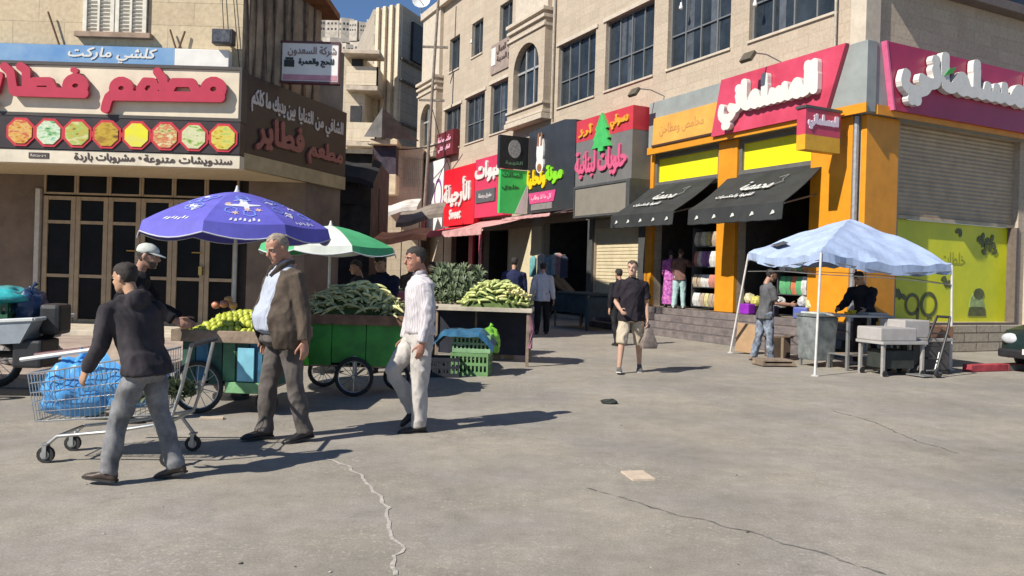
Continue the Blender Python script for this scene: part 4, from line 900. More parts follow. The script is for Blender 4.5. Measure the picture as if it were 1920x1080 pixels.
cable(at(846, 262, 36), at(690, 270, 40), .35, .03, 'sagging cable crossing the street in front of the cream house')
cable(at(797, 420, 36.5), at(838, 300, 36), -.3, .02, 'loose cable looping beside the utility pole')
cable(FL.w(-.35, .26, 7.6), FL.w(-.2, .24, 5.75), .02, .008, 'thin wire hanging down the stone wall to the floodlight')
cable(FL.w(-.25, .26, 8.2), FL.w(.1, .26, 5.1), .04, .008, 'thin wire hanging down the stone wall near its corner')
# ================================================================ STALLS, CARTS AND GOODS
steel = M('galvanised_steel', (.36, .36, .35), .42, .15, 14, metal=.6)
chrome = M('worn_chrome', (.45, .45, .44), .32, .12, 18, metal=.8)
black = M('black_plastic'); rubber = M('tyre_rubber', (.022, .022, .022), .8, .25, 12)
wood = M('grey_wood', (.24, .18, .13), .85, .3, 5, .3, 30); wood2 = M('brown_wood', (.2, .105, .06), .8, .3, 5, .3, 30)
card = M('cardboard', (.42, .27, .15), .85, .12, 5)
def wheel(parent, c, r, spokes=10, w=.035, axis='y', name='wheel', tyre=.03):
    mb = MB(); n = 22; P = lambda rr, q, dy=0: Vector((c[0] + (rr * math.cos(q) if axis == 'y' else dy), c[1] + (dy if axis == 'y' else rr * math.cos(q)), c[2] + rr * math.sin(q)))
    mb.tube([P(r - tyre, 2 * math.pi * i / n) for i in range(n + 1)], tyre, 8, (0, 1, 0) if axis == 'y' else (1, 0, 0)); o = part(name, mb, rubber, parent, smooth=1)
    mb = MB(); mb.tube([P(r - tyre * 2.2, 2 * math.pi * i / n) for i in range(n + 1)], tyre * .35, 6, (0, 1, 0) if axis == 'y' else (1, 0, 0))
    mb.tube([P(0, 0, -w), P(0, 0, w)], r * .09, 8)
    for i in range(spokes): mb.tube([P(0, 0, w * .5 * (-1) ** i), P(r - tyre * 2.2, 2 * math.pi * i / spokes + .2)], .004 if r > .15 else .008, 4)
    part('rim', mb, chrome, o, smooth=1); return o
def caster(parent, c, r=.06):
    mb = MB(); mb.tube([(c[0], c[1] - .016, r), (c[0], c[1] + .016, r)], r, 14, round_=False); o = part('wheel', mb, rubber, parent, smooth=1)
    mb = MB(); mb.tube([(c[0], c[1] - .02, r), (c[0], c[1] + .02, r)], r * .55, 10); mb.box(c[0], c[1] - .028, r + .03, .03, .008, .1); mb.box(c[0], c[1] + .028, r + .03, .03, .008, .1); mb.box(c[0], c[1], r + .082, .05, .07, .012); part('fork', mb, steel, o); return o
def parasol(x, y, rad, ztop, zrim, mats, label, nseg=8, zpole=0, a0=0, val=.15, decal=None, bulge=.14):
    o = thing('parasol', label, 'parasol', (x, y, 0))
    def P(th, t, lift=0):
        k = th / (2 * math.pi / nseg); fr = k - math.floor(k); sag = (4 * fr * (1 - fr))
        r = rad * t * (1 - .055 * sag * t); z = ztop - (ztop - zrim - val) * (t ** 1.55) - .02 * sag * t * t + lift
        return Vector((r * math.cos(th + a0), r * math.sin(th + a0), z))
    b = MB(); m, n = 7, 6
    for s_ in range(nseg):
        b.m = s_ % len(mats)
        for i in range(n):
            t0, t1 = 2 * math.pi / nseg * (s_ + i / n), 2 * math.pi / nseg * (s_ + (i + 1) / n - (1e-6 if i == n - 1 else 0))
            for j in range(m): b.quad(P(t0, j / m), P(t1, j / m), P(t1, (j + 1) / m), P(t0, (j + 1) / m)) if j else b.add([P(t0, .03), P(t1, .03), P(t1, 1 / m), P(t0, 1 / m)], [(0, 1, 2, 3)])
            hem = lambda k: Vector((0, 0, -val * (.72 + .28 * math.sin(math.pi * k / n))))
            e0, e1 = P(t0, 1), P(t1, 1); b.quad(e0, e1, e1 * 1.0 + hem(i + 1) + Vector((e1.x, e1.y, 0)) * .03, e0 + hem(i) + Vector((e0.x, e0.y, 0)) * .03)
    c = part('canopy', b, mats, o, smooth=2)
    b = MB(); b.tube([(0, 0, zpole), (0, 0, ztop - .01)], .02, 8); b.lathe([(.03, ztop - .03), (.035, ztop), (.02, ztop + .03), (.012, ztop + .07), (.002, ztop + .075)], 8); part('pole', b, M('white_pole', (.6, .59, .56), .45, .1, 9), o, smooth=1)
    b = MB()
    for s_ in range(nseg):
        th = 2 * math.pi / nseg * s_; b.tube([P(th, t, -.012) for t in (.05, .35, .7, .98)], .006, 5); b.tube([P(th, .5, -.02), Vector((0, 0, ztop - .42))], .005, 5)
    part('ribs', b, steel, o)
    b = MB()
    for s_ in range(nseg):
        q = []
        for i in range(n + 1):
            e0 = P(2 * math.pi / nseg * (s_ + min(i / n, .9999)), 1); q.append(e0 + Vector((e0.x * .032, e0.y * .032, -val * (.72 + .28 * math.sin(math.pi * i / n)))))
        b.tube(q, .007, 5)
    part('piping', b, M('piping_white', (.55, .55, .6), .7, .1, 9), c, smooth=1)
    if zpole < .05: b = MB(); b.lathe([(.02, 0), (.2, 0), (.2, .05), (.04, .09), (.03, .2), (.02, .2)], 16); part('base', b, black, o, smooth=1)
    if decal: decal(c, P)
    return o
def dec1(c, P):
    rd = random.Random(5); wht = M('print_white', (.62, .62, .72), .6, .08, 9); lb = M('print_light_blue', (.16, .24, .68), .6, .1, 9); yl = M('print_peach', (.6, .42, .3), .6, .1, 9)
    def poly(mb, th, t, pts, s): mb.add([P(th + x * s / max(t, .2), t - z * s, .006) for x, z in pts], [tuple(range(len(pts)))])
    mw, ml, my = MB(), MB(), MB(); star = [(math.cos(q) * (1 if i % 2 else .42), math.sin(q) * (1 if i % 2 else .42)) for i, q in enumerate([2 * math.pi * k / 12 for k in range(12)])]
    hexa = [(math.cos(q), math.sin(q)) for q in [2 * math.pi * k / 6 + .5 for k in range(6)]]
    for s_ in range(8):
        base = 2 * math.pi / 8 * (s_ + .5)
        for k in range(9):
            th = base + rd.uniform(-.24, .24); t = rd.uniform(.4, .84); q = rd.random()
            if q < .35:
                for a, b_ in zip(hexa, hexa[1:] + hexa[:1]): poly(ml, th, t, [a, b_, (b_[0] * .72, b_[1] * .72), (a[0] * .72, a[1] * .72)], .075)
            elif q < .7: poly(mw, th, t, [(-1, -.2), (-.2, .1), (.2, -.5), (1, .3), (.3, .2), (.1, .6)], .08)
            else: poly(my, th, t, star, .045)
        for k in range(7): poly(mw, base + (k - 3) * .05, .93 + .012 * math.sin(k * 2.1), [(-.6, -1), (.5, -.8), (.6, .9), (-.2, .4 + .5 * (k % 2))], .026)
    # big dove-like white print on the panel facing the street
    th = .40; poly(mw, th, .62, [(-1.5, -.1), (-.3, .15), (-.1, 1.0), (.5, .75), (.55, .2), (1.5, .1), (1.5, -.1), (.5, -.25), (.4, -1.0), (.1, -1.0), (.05, -.35), (-1.3, -.35)], .12)
    part('print', mw, wht, c); part('print', ml, lb, c); part('print', my, yl, c)
parasol(-3.16, 9.0, 1.04, 2.35, 1.80, [M('purple_cloth', (.10, .095, .46), .7, .12, 3), M('violet_cloth', (.115, .105, .5), .7, .12, 3)], 'blue purple parasol printed with white shapes over the fruit cart', decal=dec1, a0=R(-90 + 2), val=.16)
parasol(-2.66, 11.5, .98, 2.13, 1.71, [M('green_cloth', (.06, .36, .15), .7, .12, 3), M('white_cloth', (.62, .66, .6), .7, .1, 3)], 'green and white striped parasol behind the leafy cart', a0=R(-60), val=.12)
# ---- fruit cart
def pushcart(x, y, L_, D, ztray, zbot, mats, label, rz=0, wheels=(), planks=7, rim=wood):
    o = thing('market_cart', label, 'cart', (x, y, 0), rz); h = L_ / 2; d = D / 2
    b = MB()
    for k in range(planks):
        x0 = -h + L_ * k / planks; b.m = k % len(mats) if len(mats) > 1 else 0
        b.b2(x0 + .004, x0 + L_ / planks - .004, -d, -d + .02, zbot + (.03 if k % 2 else 0), ztray - .06)
    part('side_panel', b, mats, o, bevel=.004); b = MB(); b.b2(-h + .004, h - .004, d - .02, d, zbot, ztray - .06); part('side_panel', b, mats[0], o, bevel=.004)
    b = MB(); b.m = 0; b.b2(-h, -h + .02, -d + .021, d - .021, zbot, ztray - .06); part('end_panel', b, mats[0], o, bevel=.004); b = MB(); b.b2(h - .02, h, -d + .021, d - .021, zbot, ztray - .06); part('end_panel', b, mats[0], o, bevel=.004)
    b = MB(); b.b2(-h, h, -d + .02, d - .02, zbot - .02, zbot + .002); part('floor', b, wood, o)
    b = MB(); b.b2(-h - .09, h + .09, -d - .07, -d - .03, ztray - .07, ztray + .05); b.b2(-h - .09, h + .09, d + .03, d + .07, ztray - .07, ztray + .05); b.b2(-h - .09, -h - .05, -d - .028, d + .028, ztray - .07, ztray + .05); b.b2(h + .05, h + .09, -d - .028, d + .028, ztray - .07, ztray + .05)
    b.b2(-h - .05, h + .05, -d - .03, d + .03, ztray - .055, ztray - .03); part('tray', b, rim, o, bevel=.006)
    for wx, wy, r in wheels: wheel(o, (wx, wy, r), r, 14, tyre=.022)
    b = MB()
    for wx, wy, r in wheels: b.box(wx, wy * .86, (r + zbot) / 2 + .04, .05, .04, abs(zbot - r) + .16)
    b.tube([(wheels[0][0], -d - .02, wheels[0][2]), (wheels[0][0], d + .02, wheels[0][2])], .016, 6); part('axle', b, steel, o); return o
dg = M('dark_green_paint', (.022, .085, .06), .6, .35, 4, .2, 20); bl_ = M('teal_blue_paint', (.03, .13, .22), .6, .35, 4, .2, 20); gp_ = M('mid_green_paint', (.07, .2, .1), .6, .3, 4, .2, 20); sky_ = M('sky_blue_board', (.2, .5, .62), .6, .15, 4)
C1 = pushcart(-2.83, 8.45, .98, .84, .80, .3, [dg, bl_, dg, gp_], 'old green and blue wooden fruit cart on bicycle wheels', R(-3), [(-.3, -.46, .27), (-.3, .46, .27), (.36, -.3, .12)])
b = MB(); b.b2(.1, .27, -.45, -.424, .34, .68); part('blue_panel', b, sky_, C1, bevel=.004)
b = MB(); b.b2(-.02, .48, -.46, -.424, .22, .33); part('lower_plank', b, M('pale_green_plank', (.16, .34, .16), .7, .25, 5, .2, 20), C1, bevel=.006)
lime = M('bright_green_paint', (.04, .27, .035), .5, .25, 3, .12, 12)
C2 = pushcart(-1.93, 9.75, 1.22, .7, .92, .36, [lime], 'bright green sheet metal cart carrying leafy vegetables', R(2), [(.08, -.4, .235), (-.42, .3, .2), (.52, .2, .17)], 3, wood2)
b = MB(); b.prism([(-.7, .36), (-.46, .36), (-.5, .6), (-.56, .84), (-.68, .84), (-.64, .6)], -.385, -.36); part('wing_panel', b, M('sunlit_lime_sheet', (.1, .62, .03), .5, .12, 4), C2)  # sunlit wing: brighter copy of the cart green, light put into the colour
# heap helper
def heap_z(x, y, hx, hy, h): return h * max(0, 1 - (abs(x) / hx) ** 2.4) * max(0, 1 - (abs(y) / hy) ** 2.2) ** .8
def mound(parent, cx, cy, z, hx, hy, h, mat, name='heap_board'):
    b = MB(); n = 16
    for i in range(n):
        for j in range(n):
            q = lambda a, c: (cx - hx + 2 * hx * a / n, cy - hy + 2 * hy * c / n, z + heap_z(-hx + 2 * hx * a / n, -hy + 2 * hy * c / n, hx, hy, h))
            b.quad(q(i, j), q(i + 1, j), q(i + 1, j + 1), q(i, j + 1))
    return part(name, b, mat, parent, smooth=2)
def scatter(o0, root, cx, cy, z, hx, hy, h, nx, ny, jit, rnd, label=None, tilt=1.0, smin=.85, smax=1.15, thick=0.03):
    k = 0; mw = Matrix.Translation(root.location) @ Matrix.Rotation(root.rotation_euler.z, 4, 'Z')
    for i in range(nx):
        for j in range(ny):
            x = -hx + 2 * hx * (i + .5 * (j % 2) + .25) / nx + rnd.uniform(-jit, jit); y = -hy + 2 * hy * (j + .5) / ny + rnd.uniform(-jit, jit)
            if abs(x) > hx or abs(y) > hy: continue
            p = mw @ Vector((cx + x, cy + y, z + heap_z(x, y, hx, hy, h) + thick + rnd.uniform(0, jit)))
            r = (rnd.uniform(-tilt, tilt), rnd.uniform(-tilt, tilt), rnd.uniform(0, 6.28)); s = rnd.uniform(smin, smax)
            if k == 0: o0.location = p; o0.rotation_euler = r; o0.scale = (s,) * 3
            else: dup(o0, p, r, scale=s)
            k += 1
    return k
rnd = random.Random(11)
mound(C1, .02, -.02, .775, .46, .4, .2, M('green_lining', (.08, .12, .03), .9, .3, 9))
b = MB(); b.ell((0, 0, 0), (.034, .034, .04), 10, 7, wob=.12); b.tube([(0, 0, .038), (.004, 0, .05)], .004, 4)
fr_m = M('guava_skin', (.46, .47, .06), .42, .12, 9, spec=.45, col2=(.36, .42, .05))
f0 = single('guava', b, fr_m, 'yellow green round fruit in the heap on the green and blue cart', 'fruit', group='yellow fruit heaped on the cart', smooth=2)
print('fruit', scatter(f0, C1, .02, -.03, .775, .46, .39, .2, 15, 13, .009, rnd, smin=.75, smax=1.2))
# things at the back of the fruit cart
for k, (u, v, Y, r_, col, lab) in enumerate([(405, 572, 8.85, .05, (.5, .2, .12), 'reddish tomato at the back of the fruit heap'), (420, 570, 8.85, .05, (.5, .2, .12), 'reddish tomato at the back of the fruit heap'), (437, 573, 8.82, .05, (.55, .28, .1), 'reddish tomato at the back of the fruit heap'), (428, 562, 8.9, .05, (.55, .28, .1), 'reddish tomato at the back of the fruit heap')]):
    p = at(u, v, Y); b = MB(); b.ell((0, 0, 0), (r_, r_, r_ * .85), 10, 7, wob=.1, seed=k); single('tomato', b, M('tomato_skin%d' % int(col[1] * 100), col, .35, .12, 9), lab, 'tomato', p, group='tomatoes behind the yellow fruit', smooth=2)
# ---- leafy bunches
def leafy(n, ln, wd, spread, seed, droop=.5):
    rd = random.Random(seed); b = MB()
    for k in range(n):
        a = rd.uniform(0, 6.28); el = rd.uniform(.15, 1.2) * spread; L_ = ln * rd.uniform(.7, 1.15); w_ = wd * rd.uniform(.6, 1.2); st = Vector((rd.gauss(0, .02), rd.gauss(0, .02), 0)); d = Vector((math.cos(a) * math.sin(el), math.sin(a) * math.sin(el), math.cos(el))); sd = d.cross(Vector((0, 0, 1))).normalized() * 1
        pts = []; m = 5; p = st.copy(); v = d.copy()
        for i in range(m + 1):
            ww = w_ * (.35 + 1.3 * math.sin(math.pi * min(1, (i + .6) / (m + .8)))) * .5; cup = Vector((0, 0, .25 * ww)); pts.append((p - sd * ww + cup, p.copy(), p + sd * ww + cup)); v = (v + Vector((0, 0, -droop / m))).normalized(); p = p + v * (L_ / m)
        for (a0, c0, e0), (a1, c1, e1) in zip(pts[:-1], pts[1:]): b.quad(a0, c0, c1, a1); b.quad(c0, e0, e1, c1)
    return b
lf1 = M('leaf_olive', (.40, .40, .2), .55, .35, 20, col2=(.24, .26, .12)); lf2 = M('sunlit_pod_green', (.7, .66, .32), .55, .25, 20, col2=(.5, .5, .2)); lf3 = M('leaf_dark_green', (.13, .16, .085), .55, .4, 20, col2=(.07, .10, .05)); lf4 = M('leaf_sunlit_pale', (.42, .42, .24), .55, .25, 20, col2=(.28, .3, .14))
mound(C2, 0, 0, .89, .6, .34, .3, M('green_lining'))
def pod(ln, r, bend):
    b = MB(); b.tube([(-ln / 2 + ln * i / 7, bend * math.sin(math.pi * i / 7) * .6, bend * math.sin(math.pi * i / 7)) for i in range(8)], [r * q for q in (.55, .9, 1.05, 1.0, 1.1, 1.0, .85, .45)], 7, round_=True); return b
pA = single('long_pod', pod(.24, .014, .03), lf1, 'olive green long pod in the heap on the bright green cart', 'vegetable', group='olive green long pods heaped on the bright green cart', smooth=2)
scatter(pA, C2, -.03, -.03, .91, .57, .35, .32, 14, 13, .03, rnd, tilt=.45, thick=.02, smin=.75, smax=1.3)
bA = single('leafy_bunch', leafy(40, .15, .024, 1.4, 1, 1.3), lf1, 'dull olive leafy bunch at the back of the heap on the bright green cart', 'leafy vegetable', group='leafy bunches at the back of the bright green cart')
scatter(bA, C2, -.3, .12, .95, .26, .2, .2, 4, 3, .04, rnd, tilt=.5, thick=0.0)
bB = single('long_pod', pod(.2, .017, .035), lf2, 'long pod coloured as sunlit yellow green on top of the heap on the bright green cart', 'vegetable', group='pods coloured as sunlit yellow green on top of the heap', smooth=2)  # paler pods put the sunlight on the heap top into the colour
scatter(bB, C2, .1, -.02, .955, .46, .3, .31, 11, 9, .04, rnd, tilt=.6, thick=.03, smin=.7, smax=1.25)
bD = single('leafy_bunch', leafy(30, .12, .03, 1.1, 7, .5), lf4, 'leafy bunch coloured pale as if sunlit at the right end of the bright green cart', 'leafy vegetable', group='bunches coloured pale as if sunlit at the end of the bright green cart')  # paler leaves carry the sunlit right end of the heap as colour
scatter(bD, C2, .46, -.08, .93, .17, .26, .1, 3, 4, .03, rnd, tilt=.6, thick=.03)
# ---- stall table with courgettes, dark greens behind
def table(name, x, y, L_, D, z, label, mat_top, mat_leg, rz=0, cat='table', skirt=None, th=.04):
    o = thing(name, label, cat, (x, y, 0), rz); h, d = L_ / 2, D / 2
    b = MB(); b.b2(-h, h, -d, d, z - th, z); part('table_top', b, mat_top, o, bevel=.006)
    for sx in (-1, 1):
        for sy in (-1, 1): b = MB(); b.b2(sx * (h - .06) - .025, sx * (h - .06) + .025, sy * (d - .06) - .025, sy * (d - .06) + .025, 0, z - th - .001); part('leg', b, mat_leg, o, bevel=.004)
    if skirt: b = MB(); b.b2(-h + .1, h - .1, d - .05, d - .03, .1, z - th - .002); part('back_sheet', b, skirt, o)
    return o
T3 = table('stall_table', -.5, 13.3, 1.75, .9, .95, 'low stall table with pale top heaped with courgettes', M('pale_board', (.45, .4, .32), .8, .2, 4), wood, R(-4), 'table', M('navy_sheet', (.02, .022, .035), .8, .3, 4), .07)
mound(T3, .26, 0, .95, .57, .42, .36, M('green_lining'))
b = MB(); b.tube([(-.075, 0, 0), (-.04, 0, .004), (0, 0, .008), (.04, 0, .006), (.075, 0, 0)], [.017, .023, .025, .023, .018], 8, round_=True)
c0 = single('courgette', b, M('courgette_skin', (.48, .5, .2), .45, .3, 12, col2=(.3, .36, .1)), 'pale green courgette in the heap on the low stall table', 'courgette', group='courgettes heaped on the stall table', smooth=2)
scatter(c0, T3, .26, -.03, .95, .56, .41, .38, 12, 11, .02, rnd, tilt=.5, thick=.03)
b = MB(); b.tube([(-.075, 0, 0), (-.04, 0, .004), (0, 0, .008), (.04, 0, .006), (.075, 0, 0)], [.017, .023, .025, .023, .018], 8, round_=True)
c1 = single('courgette', b, M('courgette_yellow', (.64, .58, .26), .45, .2, 12), 'yellowish courgette at the street end of the stall table', 'courgette', group='yellowish courgettes at the end of the stall table', smooth=2)
scatter(c1, T3, .58, -.12, 1.06, .22, .28, .12, 4, 6, .02, rnd, tilt=.5, thick=.05)
RK = thing('produce_rack', 'sloping wooden rack of dark leafy bunches behind the stall table', 'rack', (-.98, 14.1, 0), R(-3))
b = MB(); b.add([(-.44, -.4, .95), (.44, -.4, .95), (.44, .4, 1.55), (-.44, .4, 1.55)], [(0, 1, 2, 3)]); b.add([(-.44, -.4, .9), (.44, -.4, .9), (.44, .4, 1.5), (-.44, .4, 1.5)], [(3, 2, 1, 0)]); b.b2(-.44, .44, -.42, -.39, .88, 1.0); part('shelf', b, wood, RK)
for sx in (-1, 1):
    for y, z in ((-.36, .9), (.36, 1.5)): b = MB(); b.b2(sx * .4 - .02, sx * .4 + .02, y - .02, y + .02, 0, z); part('leg', b, wood, RK)
bC = single('leafy_bunch', leafy(40, .18, .026, 1.0, 3, .9), lf3, 'dark green leafy bunch on the sloping rack behind the courgettes', 'leafy vegetable', group='dark bunches on the sloping rack')
k = 0
for i in range(7):
    for j in range(5):
        p = Matrix.Translation(RK.location) @ Matrix.Rotation(R(-3), 4, 'Z') @ Vector((-.36 + .12 * i + rnd.uniform(-.03, .03), -.34 + .17 * j, 1.0 + .12 * j + .02))
        r = (rnd.uniform(.3, .9), rnd.uniform(-.4, .4), rnd.uniform(-.5, .5))
        if k == 0: bC.location = p; bC.rotation_euler = r
        else: dup(bC, p, r, scale=rnd.uniform(.85, 1.2))
        k += 1
# crates, sheets and bags under the stall table
def crate(x, y, z, sx, sy, sz, mat, label, rz=0, group=None):
    o = thing('plastic_crate', label, 'crate', (x, y, z), rz, group); h, d = sx / 2, sy / 2; b = MB(); b.b2(-h, h, -d, d, 0, .015); part('bottom', b, mat, o)
    for side in range(4):
        b = MB(); L_ = sx if side < 2 else sy - .04; n = int(L_ / .06)
        b.T = Matrix.Rotation([0, math.pi, math.pi / 2, -math.pi / 2][side], 4, 'Z'); yy = -(d if side < 2 else h) + .009
        for z0, z1 in ((.016, .06), (sz * .45, sz * .58), (sz - .05, sz)): b.b2(-L_ / 2, L_ / 2, yy - .008, yy + .008, z0, z1)
        for i in range(n + 1): xx = -L_ / 2 + .012 + (L_ - .024) * i / n; b.b2(xx - .012, xx + .012, yy - .0065, yy + .0065, .05, sz - .03)
        part('side', b, mat, o)
    return o
gcr = M('green_crate', (.13, .26, .1), .55, .15, 5); crate(-.56, 11.75, 0, .56, .42, .33, gcr, 'green plastic crate on the ground under the blue sheet', R(-8)); crate(-.55, 11.76, .335, .56, .42, .26, M('pale_green_crate', (.22, .38, .2), .55, .15, 5), 'pale green plastic crate stacked on the lower green crate', R(-4))
crate(-.98, 11.45, 0, .5, .4, .28, M('black_crate', (.02, .022, .03), .6, .2, 5), 'black plastic crate on the ground beside the green crates', R(5))
def cloth(nx, ny, sx, sy, fn):
    b = MB(); P = lambda i, j: (-sx / 2 + sx * i / nx, -sy / 2 + sy * j / ny, fn(-sx / 2 + sx * i / nx, -sy / 2 + sy * j / ny))
    for i in range(nx):
        for j in range(ny): b.quad(P(i, j), P(i + 1, j), P(i + 1, j + 1), P(i, j + 1))
    return b
b = cloth(22, 16, .95, .62, lambda x, y: .02 - max(0, abs(x) - .26) ** 1.2 * 1.3 - max(0, abs(y) - .2) * .8 + .03 * noise.noise(Vector((x * 7, y * 7, 1))))
single('blue_sheet', b, M('blue_sheet', (.025, .11, .2), .5, .3, 5), 'crumpled blue plastic sheet draped over the pale green crate', 'plastic sheet', (-.68, 11.74, .64), R(-6), smooth=2)
def bag(name, c, r, mat, label, cat='bag', seed=0, wob=.5, knot=True, group=None):
    b = MB(); n, m = 34, 24
    for i in range(m + 1):
        for j in range(n):
            th, ph = math.pi * i / m, 2 * math.pi * j / n; p = Vector((math.sin(th) * math.cos(ph), math.sin(th) * math.sin(ph), math.cos(th)))
            k = 1 + wob * (.5 * noise.noise(p * 1.8 + Vector((seed, 0, 0))) + .35 * (1 - abs(noise.noise(p * 3.6 + Vector((seed * 2, 0, 0))))) - .2 + .16 * (1 - 2 * abs(noise.noise(p * 8 + Vector((seed, 3, 0))))))
            b.v.append((p.x * r[0] * k, p.y * r[1] * k, max(-r[2] * .85, p.z * r[2] * k)))
    b.f += [(i * n + j, (i + 1) * n + j, (i + 1) * n + (j + 1) % n, i * n + (j + 1) % n) for i in range(m) for j in range(n)]; b.mi = [0] * len(b.f)
    if knot: b.tube([(0, 0, r[2] * .9), (.02, 0, r[2] * 1.15), (.05, .01, r[2] * 1.35)], [r[0] * .16, r[0] * .08, r[0] * .2], 8)
    return single(name, b, mat, label, cat, c, group=group, smooth=2)
bag('plastic_bag', (-.33, 12.05, .46), (.17, .15, .2), M('lime_bag', (.2, .5, .05), .35, .25, 7), 'bright green plastic bag on top of the crates by the stall table', seed=3)
def carton(x, y, z, sx, sy, sz, label, rz=0, mat=card, open_=False, name='cardboard_box'):
    o = thing(name, label, 'box', (x, y, z), rz); b = MB(); h, d = sx / 2, sy / 2
    b.b2(-h, h, -d, d, 0, sz if not open_ else .01)
    if open_:
        for a in ((-h, -h + .008, -d, d), (h - .008, h, -d, d)): b.b2(*a, .011, sz)
        for a in ((-d, -d + .008), (d - .008, d)): b.b2(-h + .009, h - .009, *a, .011, sz)
    part('carton', b, mat, o, bevel=.004); f = MB()
    f.box(-h - .04, 0, sz + (.0 if not open_ else .0), .12, sy, .006, Matrix.Rotation(R(25), 3, 'Y')); f.box(h + .04, 0, sz, .12, sy, .006, Matrix.Rotation(R(-25), 3, 'Y')); part('flap', f, mat, o); t_ = MB(); t_.b2(-h * .15, h * .15, -d - .002, -d - .0005, 0, sz); part('tape', t_, M('packing_tape', (.45, .36, .24), .4, .1, 9), o); return o
carton(-.15, 14.05, 0, .42, .36, .34, 'brown cardboard box on the ground at the street end of the stall', R(8)); bag('plastic_bag', (-.15, 14.05, .42), (.14, .13, .1), M('white_bag', (.5, .5, .48), .4, .15, 7), 'white plastic bag resting on the cardboard box by the stall', seed=8, knot=False)
b = MB(); b.tube([(0, 0, 0), (.03, .02, -.3), (.02, .0, -.6)], [.03, .06, .05], 8); single('hanging_cloth', b, M('mauve_cloth', (.3, .13, .19), .85, .2, 6), 'mauve cloth hanging from the street end of the stall table', 'cloth', (.3, 12.86, .9), smooth=1)
p = at(752, 560, 12.2); b = MB(); b.box(0, 0, 0, .5, .4, .22); single('pink_box', b, M('pink_box', (.42, .1, .14), .6, .2, 4), 'pink plastic tub behind the right end of the leafy cart', 'tub', p, bevel=.05)
tb = table('stall_table', p.x + .05, 12.25, 1.0, .6, p.z - .11, 'dark stall table standing behind the bright green cart', wood, wood)
# ---- shopping trolley with blue bags
TR = thing('shopping_trolley', 'low wire shopping trolley loaded with blue bags on the asphalt', 'trolley', (-2.95, 6.12, 0), R(3)); wire = M('trolley_wire', (.42, .43, .43), .35, .1, 18, metal=.7)
X0, X1, D0, D1, Zb0, Zb1, Zt0, Zt1 = -.6, .3, .2, .26, .30, .38, .66, .84
def bk(s, t, side): # s along, t up
    x = X0 + (X1 - X0) * s + (-.05 if s == 0 else 0) * t; w_ = (D0 + (D1 - D0) * s) * (.86 + .14 * t); return Vector((x, side * w_, (Zb0 + (Zb1 - Zb0) * s) * (1 - t) + (Zt0 + (Zt1 - Zt0) * s) * t))
b = MB()
for t in (0, .2, .4, .6, .8, 1):
    r_ = .007 if t in (0, 1) else .0035
    for sd in (-1, 1): b.tube([bk(s / 6, t, sd) for s in range(7)], r_, 5)
    for s in (0, 1): b.tube([bk(s, t, -1), bk(s, t, 1)], r_, 5)
for i in range(25):
    for sd in (-1, 1): b.tube([bk(i / 24, 0, sd), bk(i / 24, 1, sd)], .003, 4)
    if i % 2 == 0: b.tube([bk(i / 24, 0, -1), bk(i / 24, 0, 1)], .003, 4)
for i in range(1, 10):
    w_ = -1 + 2 * i / 10
    for s in (0, 1): a, c = bk(s, 0, w_), bk(s, 1, w_); b.tube([a, c], .003, 4)
part('basket', b, wire, TR)
b = MB()
for sd in (-1, 1):
    b.tube([(-.5, sd * .2, .13), (-.42, sd * .2, .2), (.0, sd * .22, .25), (.42, sd * .25, .33), (.5, sd * .26, .6), (.56, sd * .26, .9)], .014, 8); b.tube([(.3, sd * .25, .31), (.42, sd * .26, .15)], .014, 6)
b.tube([(-.42, -.2, .2), (-.42, .2, .2)], .012, 6); b.tube([(.42, -.25, .33), (.42, .25, .33)], .012, 6); part('chassis', b, chrome, TR, smooth=1)
b = MB(); b.tube([(.57, -.28, .91), (.57, .28, .91)], .018, 10); part('handle', b, M('dark_handle', (.04, .04, .045), .5, .2, 9), TR, smooth=1)
for sx, sy in ((-.5, -.2), (-.5, .2), (.42, -.26), (.42, .26)): caster(TR, (sx, sy), .062)
bm_ = M('blue_bag_plastic', (.05, .22, .52), .28, .3, 4, .35, 14, col2=(.1, .36, .68), spec=.6)
bag('plastic_bag', (-3.33, 6.1, .52), (.24, .19, .22), bm_, 'shiny blue plastic bag in the low end of the shopping trolley', seed=21, wob=.6); bag('plastic_bag', (-2.98, 6.12, .62), (.3, .2, .24), bm_, 'large crumpled blue plastic bag in the middle of the shopping trolley', seed=34, wob=.6, knot=False)
p = at(118, 662, 5.98); b = MB(); b.tube([(-.32, 0, -.06), (.34, .05, .05)], .016, 8); single('white_rod', b, white_l, 'long white rod lying across the blue bags in the trolley', 'rod', p, smooth=1)
p = at(160, 655, 6.3); b = MB(); b.tube([(-.4, 0, -.06), (.4, .05, .06)], .02, 8); single('dark_rod', b, M('maroon_frame'), 'long dark red rod lying behind the white rod on the trolley', 'rod', p, smooth=1)
p = at(220, 672, 6.06); b = MB(); b.box(0, 0, 0, .3, .2, .3, Matrix.Rotation(R(18), 3, 'Y')); single('paper_sack', b, M('brown_paper', (.42, .33, .25), .85, .2, 6, .3, 14), 'creased brown paper sack at the handle end of the trolley', 'sack', p, bevel=.03)
k = 0
for q in range(5):
    pp_ = (-2.72 + .07 * q, 5.98 + .05 * (q % 3), .5 + .03 * (q % 2)); o = bA if 0 else dup(bC, pp_, (rnd.uniform(-.5, .5), rnd.uniform(-.5, .5), q), label='dark leafy bunch lying in the shopping trolley', scale=.8); o['group'] = 'leafy bunches in the trolley'
